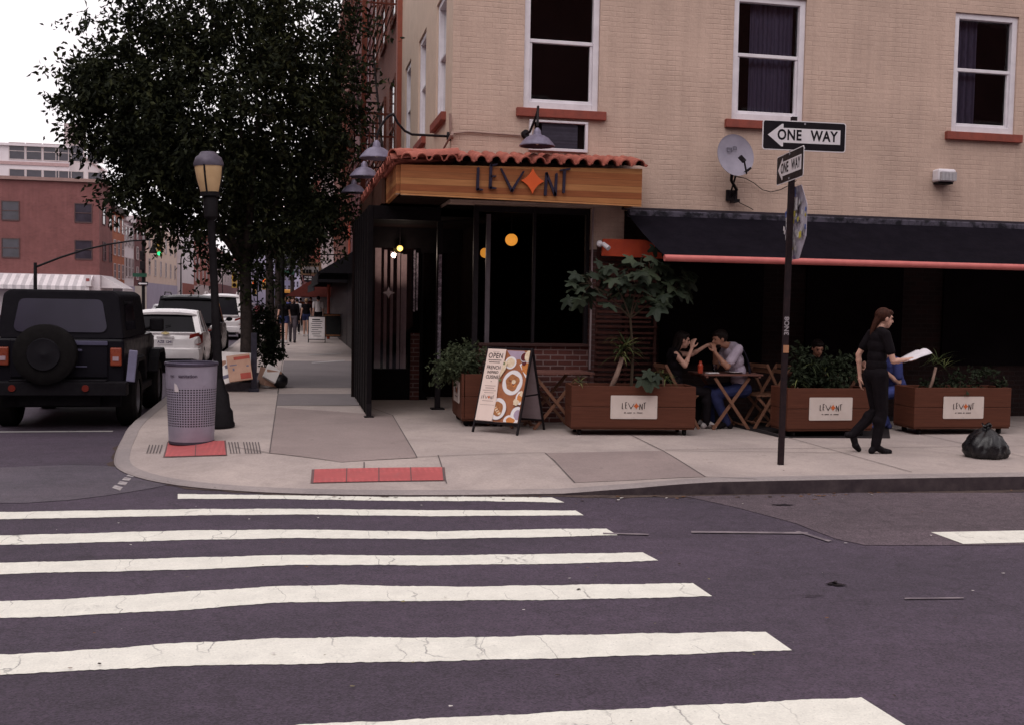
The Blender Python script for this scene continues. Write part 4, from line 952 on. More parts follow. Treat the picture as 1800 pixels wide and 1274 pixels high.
# ---------------------------------------------------------------- sandwich board
def sandwich(label, c, rz, w, hgt_, depth, face, back=None):
    t = thing('sandwich_board', label, 'sandwich board', (0,0,0), 0, 'sandwich boards on the pavement')
    top = hgt_; lean = depth/2
    for s, nm in ((-1,'front_frame'), (1,'back_frame')):
        mb = MB(); f = lambda x, z, o=0: V((x, s*(lean*(1-z/top))+s*o, z))
        for x in (-w/2, w/2): mb.bar(f(x,0), f(x,top), .03, .022, up=(1,0,0))
        for z in (.13, top-.015): mb.bar(f(-w/2,z), f(w/2,z), .022, .03)
        fr = mb.build(nm, black_metal, t, bevel=.002)
        ax = V((1,0,0)) if s < 0 else V((-1,0,0)); up = (f(0,top)-f(0,0)).normalized(); 
        o = f(0,.145) + ax*(-w/2+.015); Wf, Hf = w-.03, (f(0,top-.03)-f(0,.145)).length
        mb = MB(); nn = ax.cross(up); mb.prism([(0,0),(Wf,0),(Wf,Hf),(0,Hf)], o, ax, up, .006, 0)
        pn = mb.build('panel', [face['bg'] if s < 0 else face.get('bg2', face['bg'])], fr)
        if s < 0 or back: (face['draw'] if s < 0 else back)(pn, o+nn*.0015, ax, up, nn, Wf, Hf)
    mb = MB(); mb.bar((-w/2-.018,-lean*.55,top*.45), (-w/2-.018,lean*.55,top*.45), .008, .02); mb.bar((w/2+.018,-lean*.55,top*.45), (w/2+.018,lean*.55,top*.45), .008, .02); mb.build('hinge_stay', black_metal, t)
    t.location = c; t.rotation_euler = (0,0,rz); return t
cream = M('menu_cream', (.74,.60,.54), (.70,.56,.50), 4, .5)
def menu_art(pn, o, ax, up, n, W, Hf):
    def q(x, y, k): return o+ax*(x*W)+up*(y*Hf)+n*(.0004*k)
    asp = W/Hf
    mats = [M('tbl_brown',(.36,.13,.055),(.27,.09,.04),9), M('plate_white',(.74,.70,.70),(.68,.64,.65),8,.4), M('food_brown',(.26,.09,.035),(.40,.17,.06),40), M('food_orange',(.60,.24,.06),(.48,.15,.04),40), M('violet_cloth',(.40,.30,.40),(.33,.25,.33),6), M('wine_red',(.12,.02,.025)), M('food_cream',(.72,.60,.45),(.6,.45,.3),30), M('food_green',(.16,.20,.08),(.1,.13,.05),30), M('plate_rim',(.50,.47,.50))]
    mb = MB(); lay = [1]
    def poly(pts, m): pts = [(min(max(x,.0),.998), min(max(y,.002),.998)) for x, y in pts]; mb.add([q(x, y, lay[0]) for x, y in pts], [tuple(range(len(pts)))], m); lay[0] += 1
    def disc(cx, cy, r, m, ky=1, wob=0, n_=24, rot=0):
        poly([(cx+(r*(1+wob*math.sin(3*a+cx*9)+wob*.6*math.sin(5*a)))*math.cos(a+rot), cy+r*ky*asp*(1+wob*math.sin(4*a))*math.sin(a+rot)) for a in [2*PI*i/n_ for i in range(n_)]], m)
    poly([(.40,0),(1,0),(1,1),(.36,1)], 0)
    poly([(.44,.99),(.86,.99),(.80,.88),(.62,.86)], 4)
    def plate(cx, cy, r, food, ky=1): disc(cx, cy, r*1.03, 8, ky); disc(cx, cy, r, 1, ky); disc(cx, cy, r*.68, food, ky, .08); 
    plate(.70,.55,.23,2,1.15); 
    for k in range(9): disc(.70+ru(-.12,.12), .55+ru(-.07,.07), ru(.02,.045), random.choice((3,2,3,5)), 1, .2, 10)
    disc(.73,.56,.05,6,1,.1,8)
    disc(.58,.82,.135,1); disc(.58,.82,.10,6,1,.03); 
    poly([(.80,.80),(.88,.72),(1,.62),(1,.86),(.92,.86)], 1); poly([(.84,.79),(.9,.71),(1,.66),(1,.83),(.92,.83)], 3)
    for k in range(14): x = ru(.86,.99); y = ru(.68,.80); poly([(x,y),(x+.012,y-.005),(x+.03,y+.05),(x+.018,y+.055)], 3)
    disc(.90,.82,.05,5,1,.1); disc(.89,.90,.085,5,1.1); disc(.885,.90,.095,8,1.1,0,24); disc(.885,.905,.08,5,1.1)
    disc(.98,.92,.09,6,1.3,.05)
    plate(.47,.175,.20,2,1.15); 
    for k in range(8): poly([(.36+k*.02,.2-k*.012),(.42+k*.02,.22-k*.012),(.43+k*.02,.19-k*.012),(.37+k*.02,.175-k*.012)], (2,6,3,6)[k%4])
    disc(.95,.11,.15,8,1.2); disc(.95,.11,.14,1,1.2); disc(.97,.11,.09,4,1.2)
    disc(.80,.02,.14,1,.9); disc(.82,.02,.10,3,.8,.1)
    disc(.96,.34,.11,1,1.3,.06); disc(.95,.34,.07,3,1.2,.2); disc(.98,.40,.05,6,1.2,.2); disc(.88,.28,.07,6,1,.15)
    poly([(.40,.60),(.50,.72),(.52,.82),(.44,.84),(.38,.74)], 6); disc(.44,.80,.03,7,1,.2,10); disc(.42,.57,.03,7,1,.2,10)
    # strip of print
    poly([(0,0),(.40,0),(.42,.30),(.37,.60),(.44,.86),(.44,1),(0,1)], 9)
    mats.append(cream); mb.build('printed_picture', mats, pn)
    mb = MB(); L = lay[0]+3
    for txt, y, s, wd in (('OPEN',.90,.085,.82),('FRENCH',.738,.058,.78),('INSPIRED',.672,.042,.80),('CUISINE',.605,.056,.74)):
        put_text(mb, txt, s*1.15, q(.215,y,L), ax, up, .0012, wd, 1.05, m=0)
    for y, k, h in ((.955,6,.006),(.835,12,.014),(.805,10,.014),(.48,10,.009),(.447,8,.012),(.415,12,.010),(.385,9,.008),(.27,10,.008)):
        x = .215-k*.013
        for i in range(k): mb.add([q(x+i*.026,y,L),q(x+i*.026+.018,y,L),q(x+i*.026+.018,y+h,L),q(x+i*.026,y+h,L)], [(0,1,2,3)], 0 if h > .012 else 2)
    mb.add([q(.05,.218,L),q(.40,.218,L),q(.40,.222,L),q(.05,.222,L)], [(0,1,2,3)], 2)
    mb.add([q(.215+a*.018,.545+b*.018*asp,L) for a, b in ((1,0),(.25,.25),(0,1),(-.25,.25),(-1,0),(-.25,-.25),(0,-1),(.25,-.25))], [tuple(range(8))], 0)
    h = .058; logo(mb, q(.06,.305,L), ax, up, .048, .0006, 0, 1); mb.build('lettering', [ink, ink2, M('ink_faint', (.30,.20,.18))], pn)
def back_art(pn, o, ax, up, n, W, Hf):
    mb = MB(); q = lambda x, y: o+ax*(x*W)+up*(y*Hf)+n*.003
    put_text(mb, 'OUR', .12, q(.5,.62), ax, up, .002)
    for k in range(9): y = .5-k*.04; mb.add([q(.2,y),q(.8-.1*(k%3),y),q(.8-.1*(k%3),y+.012),q(.2,y+.012)], [(0,1,2,3)])
    mb.build('lettering', ink, pn)
sandwich('tall sandwich board with a food photo menu reading OPEN, between two planters', (2.76,13.51,.15), -.693, .64, 1.07, .76, dict(bg=cream, bg2=M('panel_grey', (.30,.24,.26)), draw=menu_art), back_art)
# ---------------------------------------------------------------- tables and chairs
wood_f = M('folding_wood', (.22,.105,.065), (.16,.075,.048), 25, .55, bs=.1)
wood_dk = M('table_wood', (.18,.085,.07), (.13,.06,.05), 25, .45, bs=.1)
def xtable(label, c, rz, L, D, h=.75, group='folding wooden patio tables'):
    t = thing('folding_table', label, 'table', (0,0,0), 0, group)
    mb = MB(); n = 6
    for k in range(n): y = -D/2+k*D/n; mb.box(-L/2,L/2,y+.003,y+D/n-.003,h-.022,h)
    mb.box(-L/2+.03,-L/2+.06,-D/2+.01,D/2-.01,h-.05,h-.023); mb.box(L/2-.06,L/2-.03,-D/2+.01,D/2-.01,h-.05,h-.023); mb.build('tabletop', wood_dk, t)
    for y in (-D/2+.06, D/2-.06):
        for s in (-1, 1):
            yy = y+s*.012; mb = MB(); mb.bar((-s*L*.30,yy,0.003), (s*L*.30,yy,h-.052), .04, .022, up=(0,1,0)); mb.build('leg', wood_f, t)
    mb = MB(); 
    for x in (-L*.28, L*.28): mb.bar((x,-D/2+.08,.05),(x,D/2-.08,.05),.02)
    mb.build('stretcher', wood_f, t); t.location = c; t.rotation_euler = (0,0,rz); return t
xtable('folding wooden table between the couple, with crossed legs', (5.80,13.72,.15), 0, .84, .62)
xtable('dark wooden table in front of the low brick wall at the entrance', (3.40,13.86,.15), .05, 1.0, .62)
xtable('dark folding table behind the second planter, mostly hidden by its plants', (7.15,13.75,.15), 0, .8, .6)
def fchair(label, c, rz):
    """folding chair, sitter faces +X"""
    t = thing('folding_chair', label, 'chair', (0,0,0), 0, 'folding wooden patio chairs')
    for y in (-.2,.2):
        mb = MB(); mb.bar((.24,y,.003),(-.26,y,.86),.038,.02,up=(0,1,0)); mb.build('back_leg', wood_f, t)
        mb = MB(); mb.bar((-.22,y*.86,.003),(.20,y*.86,.44),.036,.02,up=(0,1,0)); mb.build('leg', wood_f, t)
    mb = MB()
    for k in range(6): x = -.2+k*.072; mb.box(x,x+.06,-.21,.21,.442,.458)
    mb.build('seat', wood_f, t)
    mb = MB()
    for k in range(2): x = -.205-k*.055; mb.obox((x,0,.77+k*.07),(.018,.40,.05)); 
    mb.build('backrest', wood_f, t); mb = MB(); mb.bar((.2,-.2,.08),(.2,.2,.08),.02); mb.bar((-.17,-.16,.06),(-.17,.16,.06),.02); mb.build('stretcher', wood_f, t)
    t.location = c; t.rotation_euler = (0,0,rz); return t
ch = fchair("folding wooden chair the man in the pale shirt sits on", (6.40,13.72,.15), PI)
dup(ch, (5.12,13.72,.15), .05, 'folding wooden chair under the woman at the patio table')
dup(ch, (2.86,14.05,.15), -.9, 'folding wooden chair tucked at the entrance table behind the sandwich board')
dup(ch, (7.75,13.75,.15), PI, 'folding wooden chair of the diner in blue')
dup(ch, (6.62,13.95,.15), .2, 'folding wooden chair behind the second planter, left of the shaved head diner')
def small(name, label, cat, mbm): 
    o = mbm[0].build(name, mbm[1]); tag(o, label, cat); return o
zt = .905
mb = MB(); p = U(1231,650,Y=13.55); mb.lathe([(.034,0),(.036,.10),(.02,.13),(.018,.16)], (p.x,13.55,zt), 14); small('sauce_bottle', 'red sauce bottle standing on the table of the couple', 'bottle', (mb, M('sauce_red', (.42,.06,.03), rough=.3)))
mb = MB(); mb.lathe([(.001,.004),(.07,.004),(.12,.018),(.118,.022),(.07,.01),(.001,.01)], (5.88,13.60,zt), 24, caps=False); small('plate', 'white plate on the table in front of the man', 'plate', (mb, M('china', (.62,.58,.6), rough=.25)))
mb = MB(); mb.box(5.44,5.60,13.44,13.54,zt+.001,zt+.012); small('napkin', 'folded white napkin at the left edge of the couple table', 'napkin', (mb, M('napkin', (.72,.68,.68), rough=.8)))
mb = MB(); mb.lathe([(.03,0),(.038,.11),(.035,.11),(.028,.01)], (5.62,13.66,zt), 16); small('drinking_glass', 'small clear drinking glass on the couple table', 'glass', (mb, CLEAR))
# trellis on the pillar
tr = thing('trellis', 'dark red wooden slat trellis behind the tall potted plants', 'trellis', (4.6,14.22,.15))
mb = MB()
for k in range(26):
    z = .75+k*.072+ru(-.008,.008); mb.box(4.08+ru(0,.03),4.98-ru(0,.10),14.20,14.225,z,z+.03)
mb.build('slat', M('trellis_wood', (.075,.025,.02), (.035,.015,.013), 18, .8), tr)
mb = MB()
for x in (4.10,4.52,4.94): mb.box(x,x+.04,14.226,14.26,.15,2.66)
mb.build('upright', M('trellis_post', (.06,.026,.022), rough=.7), tr)
# ---------------------------------------------------------------- vegetation
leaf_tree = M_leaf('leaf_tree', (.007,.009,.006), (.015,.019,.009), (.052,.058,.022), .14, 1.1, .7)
bark = M('bark', (.055,.042,.038), (.03,.024,.023), 14, .9, bs=.8, bscale=30)
leaf_dark = M_leaf('leaf_dark', (.009,.013,.008), (.018,.025,.013), (.034,.044,.022), .08, 3, .7)
leaf_bush = M_leaf('leaf_bush', (.026,.034,.02), (.05,.064,.034), (.11,.125,.07), .15, 4)
leaf_big = M_leaf('leaf_big', (.017,.024,.017), (.026,.035,.023), (.055,.07,.04), .12, 2, .5)
leaf_strap = M_leaf('leaf_strap', (.022,.03,.014), (.05,.066,.026), (.26,.27,.10), .12, 3)
stem_m = M('stem_pale', (.30,.20,.16), (.22,.14,.11), 18, .8, bs=.3)
stem_dk = M('stem_dark', (.07,.05,.035), rough=.8)
def leafquad(mb, p, d, n, L, W, m=None, fold=.25, droop=.0):
    """one pointed leaf: 6-gon folded along its rib"""
    d = d.normalized(); s = d.cross(n)
    if s.length < 1e-4: s = V((1,0,0))
    s.normalize(); n = s.cross(d)
    a = p; t = p+d*L-n*L*droop; c = p+d*L*.45+n*L*fold*.15
    l = c+s*W*.5+n*W*fold*.5; r = c-s*W*.5+n*W*fold*.5
    mb.add([a, r, t, l], [(0,1,2,3)], m)
def rdir(zmin=-1):
    while True:
        v = V((ru(-1,1), ru(-1,1), ru(zmin,1)))
        if .05 < v.length < 1: return v.normalized()
def ell_crown(mb, ells, nl, size, thin=.0, shell=.55, clump=.38, per=26):
    """leaf sprays scattered through ellipsoids (centre, radii, weight), gathered on twigs so that gaps remain"""
    tot = sum(e[2] for e in ells); twigs = []
    for c, r, w_ in ells:
        for k in range(int(nl/per*w_/tot)):
            d = rdir(); q = (ru(shell**3,1))**(1/3)*ru(.86,1.06)
            p = V((c[0]+d.x*r[0]*q, c[1]+d.y*r[1]*q, c[2]+d.z*r[2]*q))
            out = (V((d.x/r[0], d.y/r[1], d.z/r[2]))).normalized(); twigs.append((p, out))
    for p, out in twigs:
        ax = (out*.8+rdir()*.7+V((0,0,-.15))).normalized(); L = clump*ru(.7,1.4)
        for k in range(per):
            t = ru(-.5,.9); off = rdir()*L*.30*ru(.2,1)
            d = (ax*.6+rdir()*.9+V((0,0,-.35))).normalized()
            s = size*ru(.65,1.25); leafquad(mb, p+ax*L*t+off, d, rdir(), s, s*.48)
    return twigs
# the street tree over the parked cars
TX, TY = -.80, 20.0
k1 = 19.9/FPX
def tp_(px, py, dy=0): p = U(px, py, Y=TY+dy); return p
def E_(px, py, rx, rz, ry, w_, dy=0): p = tp_(px, py, dy); return ((p.x,p.y,p.z), (rx*k1, ry, rz*k1), w_)
tree = thing('street_tree', 'big dark leafy street tree behind the amber post top lamp', 'tree', (TX, TY, .15))
els = [E_(400,170,215,175,2.2,32), E_(355,300,140,88,1.6,6.0), E_(215,180,82,92,1.1,8,-.3), E_(160,165,38,62,.6,2.2,-.4), E_(260,300,62,92,1.0,5,-.3), E_(535,240,66,130,1.4,4.2,.3), E_(560,372,55,48,.9,3,.3), E_(485,418,60,30,.9,1.7), E_(385,400,70,24,.8,1.6),
       E_(380,0,250,120,2.2,14), E_(590,150,46,125,1.0,3.2,.2), E_(300,385,44,28,.7,1.2), E_(400,462,26,30,.4,.5,-.1), E_(455,470,22,40,.4,.5), E_(400,470,22,14,.3,.25)]
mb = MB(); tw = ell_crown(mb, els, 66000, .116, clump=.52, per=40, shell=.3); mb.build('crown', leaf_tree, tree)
mb = MB(); base = V((TX,TY,.10)); fk = tp_(431,468)
mb.tube([base, V((TX,TY,.3)), V((TX+.0,TY,1.2)), fk, ], [.19,.125,.105,.10], 10); mb.build('trunk', bark, tree, smooth=True)
for px, py, dy, r in ((330,300,-.4,.06),(395,230,.3,.075),(455,180,-.3,.08),(540,260,.4,.06),(240,260,-.5,.05),(500,330,.3,.05),(420,100,.2,.05),(180,170,-.4,.035),(585,160,.3,.035)):
    e = tp_(px, py, dy); m1 = fk.lerp(e,.45)+V((0,0,-.05+.12)); mb = MB(); mb.tube([fk-V((0,0,.05)), fk.lerp(m1,.5)+V((ru(-.05,.05),0,.08)), m1, e], [r*1.2, r, r*.75, r*.3], 7); mb.build('limb', bark, tree, smooth=True)
mb = MB()
for p, out in random.sample(tw, 260):
    a = p-out*ru(.3,.6)-V((0,0,.12)); mb.tube([a, a.lerp(p,.5)+rdir()*.05, p+out*.15], [.010,.007,.003], 4)
mb.build('twigs', bark, tree)
# further thin street trees down the avenue
def slim_tree(label, px, Y, ztop, spread, n, r=.07):
    p = U(px, 560, Y=Y); t = thing('street_tree', label, 'tree', (p.x, Y, .15), 0, 'slim street trees down the avenue')
    mb = MB(); mb.tube([(p.x,Y,.1),(p.x+.02,Y,1.6),(p.x-.03,Y,ztop*.75)], [r*1.3,r,r*.5], 8); mb.build('trunk', bark, t, smooth=True)
    mb = MB(); ell_crown(mb, [((p.x,Y,ztop*.72),(spread,spread,ztop*.26),3),((p.x+spread*.4,Y,ztop*.6),(spread*.7,spread*.7,ztop*.16),1)], n, .17, clump=.5, per=20, shell=.2); mb.build('crown', leaf_tree, t)
slim_tree('slim street tree just right of the big tree trunk', 473, 31.0, 6.6, 1.5, 5200, .12)
slim_tree('slim street tree farther down, between the big trunk and the hanging shop signs', 487, 44.0, 7.5, 1.9, 4200, .12)
slim_tree('small distant street tree close to the awnings', 513, 62.0, 7.0, 2.0, 2500, .12)
# dark shrub in the tree pit
def bush(name, label, cat, els, n, size, mat, stems, group=None, clump=.16, per=14, root=None, stem_mat=None):
    t = thing(name, label, cat, root or els[0][0], 0, group)
    mb = MB(); ell_crown(mb, els, n, size, clump=clump, per=per, shell=.15); mb.build('foliage', mat, t)
    mb = MB()
    for a, b in stems: 
        a = V(a); b = V(b); mb.tube([a, a.lerp(b,.5)+rdir()*.04, b], [.014,.010,.005], 5)
    mb.build('stems', stem_mat or stem_dk, t); return t
def EY(px, py, Y, rx, rz, ry, w_): p = U(px, py, Y=Y); k = abs((p-CAM).y)/FPX; return ((p.x,p.y,p.z), (rx*k, ry, rz*k), w_)
bush('dark_shrub', 'dark dense shrub in the tree pit beside the cardboard', 'shrub', [EY(468,590,21.6,24,46,.35,3), EY(455,560,21.6,18,28,.3,1), EY(478,620,21.6,16,22,.3,1)], 3600, .075, leaf_dark, [((-.4,21.6,.15),(-.35,21.6,1.2)),((-.5,21.6,.15),(-.6,21.6,1.0))], root=(-.45,21.6,.15))
# planter plants ---------------------------------------------------
def lobed(mb, p, d, n, R):
    """palmate leaf with five lobes, cupped, its stalk end at p pointing along d"""
    d = d.normalized(); s = d.cross(n)
    if s.length < .05: s = V((1,0,0))
    s.normalize(); n = s.cross(d); c = p+d*R*.15
    lobes = [(-2.2,.62),(-1.1,.86),(0,1.0),(1.1,.86),(2.2,.62)]; ring = []
    for i, (a, r) in enumerate(lobes):
        for da, k in ((-.34,.66),(-.15,.93),(0,1.0),(.15,.93),(.34,.66)): ring.append((a+da, r*k*R))
        if i < 4: ring.append((a+.55, .48*R))
    ring.append((2.9,.22*R)); ring.append((PI,.05*R)); ring.append((-2.9,.22*R))
    vs = [c]; 
    for a, r in ring:
        q = d*math.cos(a)*r+s*math.sin(a)*r; vs.append(c+q-n*(r*r/R)*.38+n*.05*R*math.cos(a*5.7))
    k = len(ring); mb.add(vs, [(0, i+1, (i+1)%k+1) for i in range(k)])
def strap(mb, p, d, L, W, droop, m=None, seg=5):
    d = d.normalized(); s = d.cross(V((0,0,1)))
    if s.length < .05: s = V((1,0,0))
    s.normalize(); vs = []
    q = V(p); dd = d.copy()
    for i in range(seg+1):
        t = i/seg; w_ = W*(.35+1.3*t if t < .35 else (1-t)/.65*.8+.02); vs += [q-s*w_*.5, q+s*w_*.5]
        dd = (dd+V((0,0,-droop*(t+.2)))).normalized(); q = q+dd*L/seg
    mb.add(vs, [(2*i, 2*i+1, 2*i+3, 2*i+2) for i in range(seg)], m)
Yp = 13.15
fig = thing('fig_plant', 'tall potted plant with big lobed leaves spreading over the nearest planter', 'plant', (4.28, Yp, .70))
mb = MB(); stl = MB()
tipsx = [(1003,508),(1012,482),(1030,486),(1046,480),(1060,497),(1077,472),(1086,512),(1101,502),(1112,482),(1122,462),(1137,458),(1131,492),(1147,482),(1127,517),(1141,524),(1156,506),(1166,527),(1181,502),(1196,492),(1211,482),(1202,508),(1215,498),(1152,464),(1062,532),(1018,532),(1096,474),(1176,522),(1070,515),(1110,525),(1040,510),(1150,530),(1190,512),(1022,500),(1120,500),(1138,476),(1170,470),(1083,490)]
root = V((4.28,Yp,.68)); hub = U(1108,560,Y=Yp); hubs = [U(1040,500,Y=Yp-.05), U(1120,505,Y=Yp), U(1180,515,Y=Yp+.05), U(1080,500,Y=Yp-.1), U(1145,478,Y=Yp)]
stl.tube([root, root.lerp(hub,.5)+V((.03,0,.0)), hub], [.022,.018,.014], 7)
for h in hubs: stl.tube([hub, hub.lerp(h,.5)+V((0,0,.05)), h], [.012,.009,.006], 6)
for px, py in tipsx:
    e = U(px, py, Y=Yp+ru(-.28,.22)); h = min(hubs, key=lambda q: (q-e).length)
    d = (e-h); d.z = 0; d = (d.normalized() if d.length > .02 else V((0,-1,0)))+V((ru(-.3,.3), ru(-.6,.1), ru(-.75,-.15)))
    for _ in range(3):
        q = e+rdir()*.085*_; lobed(mb, q-d.normalized()*.04, d+rdir()*.25*_, (V((0,-.45,.8))+rdir()*.45).normalized(), ru(.12,.19))
    stl.tube([h, h.lerp(e,.5)+V((0,0,.04)), e], [.005,.004,.003], 5)
mb.build('leaves', leaf_big, fig, smooth=False); stl.build('stems', stem_dk, fig)
def dracaena(label, foot, top, heads, n, L, W, name='yucca_plant', r=.035, droop=.25, mat=None):
    t = thing(name, label, 'plant', foot, 0); mb = MB(); foot = V(foot); top = V(top)
    mb.tube([foot, foot.lerp(top,.5)+V((.01,0,0)), top], [r, r*.9, r*.8], 9); mb.build('stem', stem_m, t, smooth=True)
    mb = MB()
    for h in heads:
        h = V(h)
        for k in range(n):
            a = ru(0,2*PI); z = ru(-.25,1.0); d = V((math.cos(a), math.sin(a), z)); strap(mb, h+V((0,0,ru(-.03,.06))), d, L*ru(.7,1.15), W*ru(.8,1.2), droop*ru(.5,1.6))
    mb.build('leaves', mat or leaf_strap, t); return t
dracaena('spiky yucca on a pale leaning stem in the nearest planter', U(1074,682,Y=13.08), U(1094,628,Y=13.08), [U(1100,612,Y=13.08), U(1092,622,Y=13.06)], 34, .36, .03)
dracaena('small yellow green spiky plant at the left end of the nearest planter', U(1018,682,Y=13.0), U(1018,676,Y=13.0), [U(1018,674,Y=13.0)], 20, .16, .022, 'spiky_plant', .012, .3)
dracaena('drooping yellow green grass plant at the right end of the nearest planter', U(1164,682,Y=13.0), U(1165,664,Y=13.0), [U(1165,660,Y=13.0), U(1170,672,Y=12.95)], 18, .26, .02, 'spiky_plant', .010, .45)
pl = thing('broad_leaf_plant', 'broad dark green leaf hanging over the front edge of the nearest planter', 'plant', U(1140,680,Y=12.95)); mb = MB()
for px, py, r in ((1132,672,.17),(1148,676,.15),(1140,660,.13),(1156,668,.11)): e = U(px,py,Y=12.74); lobed(mb, e+V((0,.06,.06)), V((ru(-.3,.3),-.5,-.7)), V((0,-.75,.55)), r)
mb.build('leaves', leaf_big, pl); mb = MB(); mb.tube([U(1140,684,Y=12.98), U(1140,664,Y=12.85)], .008, 6); mb.build('stem', stem_dk, pl)
bush('bushy_plant', 'dark bushy plant filling the planter behind the sign post', 'plant', [EY(1440,662,12.95,54,28,.2,4), EY(1408,640,12.95,16,32,.14,1.0), EY(1480,655,12.95,22,30,.16,1.4), EY(1450,640,13.0,26,16,.15,.6)], 2300, .075, leaf_dark, [((6.6+i*.12,12.9,.7),(6.5+i*.16,12.95,1.05)) for i in range(5)], root=(6.75,12.9,.70), clump=.13)
dracaena('pale striped grass plant in the planter behind the sign post', U(1404,692,Y=12.85), U(1402,680,Y=12.85), [U(1402,672,Y=12.85), U(1450,655,Y=12.82), U(1428,640,Y=12.82)], 14, .24, .016, 'spiky_plant', .008, .4)
dracaena('thin dracaena with a pale forked stem in the right hand planter', U(1632,690,Y=12.95), U(1645,645,Y=12.95), [U(1648,638,Y=12.95), U(1660,645,Y=12.95), U(1640,640,Y=12.95)], 13, .34, .014, 'dracaena_plant', .022, .22)
bush('bushy_plant', 'low dark bushy plant in the right hand planter', 'plant', [EY(1665,680,13.0,55,18,.2,3), EY(1720,670,13.0,50,26,.2,2)], 900, .07, leaf_dark, [((8.9,13,.7),(8.9,13,.85))], root=(8.7,13.0,.70), clump=.12)
bush('bushy_shrub', 'bushy pale green shrub overflowing the side on planter', 'shrub', [EY(812,632,14.4,38,26,.42,4), EY(788,645,14.3,24,22,.3,1.6), EY(835,620,14.5,24,18,.3,1.2), EY(782,655,14.2,16,12,.2,.6)], 2600, .062, leaf_bush, [((2.5,14.3+.1*i,.8),(2.4+.06*i,14.3+.1*i,1.15)) for i in range(4)], root=(2.5,14.48,.80), clump=.13)
# tree pit : low frame with a post, cardboard and litter
pit = thing('tree_pit_guard', 'low black tree pit border with a tall post behind the street lamp', 'tree guard', (-.95,20.3,.15))
mb = MB(); x0, x1, y0, y1 = -1.55, -.58, 19.55, 22.2
for a, b, c, d in ((x0,x1,y0,y0+.06),(x0,x1,y1-.06,y1),(x0,x0+.06,y0+.06,y1-.06),(x1-.06,x1,y0+.06,y1-.06)): mb.box(a,b,c,d,.14,.30)
mb.build('border', M('pit_border', (.14,.12,.14), (.08,.07,.085), 8, .7), pit)
mb = MB(); mb.box(x0+.06,x1-.06,y0+.06,y1-.06,.12,.17); mb.build('soil', soil, pit)
mb = MB(); mb.box(-.70,-.60,19.42,19.52,.145,1.18); mb.box(-.74,-.56,19.38,19.545,.14,.20); mb.build('post', M('post_blue', (.05,.046,.065), (.03,.028,.04), 9, .5), pit, bevel=.006)
card = M('cardboard', (.52,.32,.24), (.44,.26,.19), 6, .85); card_w = M('card_white', (.80,.76,.74), (.72,.67,.66), 6, .6); red_p = M('print_red', (.42,.07,.05)); blue_p = M('print_grey', (.18,.17,.24))
def carton(label, c, size, rot, mat, marks=()):
    R = Matrix.Rotation(rot[2],3,'Z')@Matrix.Rotation(rot[0],3,'X')@Matrix.Rotation(rot[1],3,'Y'); mb = MB(); c = V(c)
    mb.obox(c, size, R, 0)
    for x0_, x1_, z0_, z1_, mi in marks:
        q = [c+R@V((x*size[0], -size[1]/2-.003, z*size[2])) for x, z in ((x0_,z0_),(x1_,z0_),(x1_,z1_),(x0_,z1_))]; mb.add(q, [(0,1,2,3)], mi)
    lo_ = .152-min(p[2] for p in mb.v); mb.v = [(p[0],p[1],p[2]+max(lo_,0)) for p in mb.v] if lo_ > 0 else mb.v
    o = mb.build('cardboard_box', [mat, red_p, blue_p], bevel=.006); tag(o, label, 'cardboard box', 'cardboard thrown out by the tree pit'); return o
p = U(413,648,Y=19.35)
carton('flattened brown carton with red print leaning at the front of the cardboard pile', (p.x+.08,19.30,p.z+.02), (.40,.05,.46), (-.28,-.14,0), card, ((-.2,.48,.30,.42,1),(.0,.45,-.45,-.22,1),(-.4,-.1,.1,.14,2),(-.3,-.22,-.1,.0,2),(.3,.4,.0,.06,2)))
carton('flattened white carton with a grey band behind the brown one', (p.x-.13,19.40,p.z), (.34,.05,.50), (-.25,-.32,.1), card_w, ((-.5,.5,-.32,-.20,2),(-.1,.1,.0,.12,2)))
carton('brown carton at the left of the cardboard pile, mostly hidden by the lamp', (p.x-.32,19.5,p.z-.05), (.30,.30,.34), (.0,-.15,.3), card)
carton('upright white carton behind the flattened ones', (p.x-.05,19.62,p.z+.05), (.62,.2,.44), (-.1,.05,.05), card_w)
carton('open brown carton on the far side of the guard post', (-.40,20.3,.30), (.30,.3,.30), (.1,.2,.5), card)
carton('crumpled white paper carton on the far side of the guard post', (-.36,20.15,.42), (.26,.05,.30), (-.5,.6,.5), card_w)
bag = MB(); 
for c, r in (((-.22,20.3,.28),.16),((-.28,20.55,.30),.18)): bag.ell(c, (r,r*1.1,r*.85), 12, 8)
bag.v = [(x+ru(-.012,.012), y+ru(-.012,.012), max(.152, z+ru(-.012,.012))) for x, y, z in bag.v]
tag(bag.build('rubbish_bag', M('bin_bag', (.010,.009,.011), rough=.35, spec=.3), smooth=True), 'black rubbish bags lying at the far side of the tree pit', 'rubbish bag')
# ---------------------------------------------------------------- cars
def paint_m(name, c, c2=None, rough=.3, coat=None):
    coat = (.10 if max(c) < .1 else .5) if coat is None else coat
    return M(name, c, c2 or tuple(x*.9 for x in c), 2.5, rough, 0, coat=coat)
def paint_plain(name, c, c2=None, rough=.25, coat=.6): return M(name, c, c2 or tuple(x*.9 for x in c), 2.5, rough, 0, coat=coat)
tyre_m = M('tyre', (.008,.007,.0075), (.012,.011,.011), 15, .85, bs=.2); rim_m = M('rim_alloy', (.12,.115,.125), (.08,.075,.085), 9, .4, .6)
car_glass = M_glass_dark('car_glass', (.007,.006,.009), .06, .05); tail_m = M('tail_red', (.25,.022,.016), (.16,.015,.012), 18, .25); amber_m = M('amber_plastic', (.55,.16,.03), rough=.3)
chrome = M('chrome', (.6,.58,.6), rough=.2, metal=.9); plast = M('dark_plastic', (.012,.011,.013), (.008,.007,.009), 12, .65)
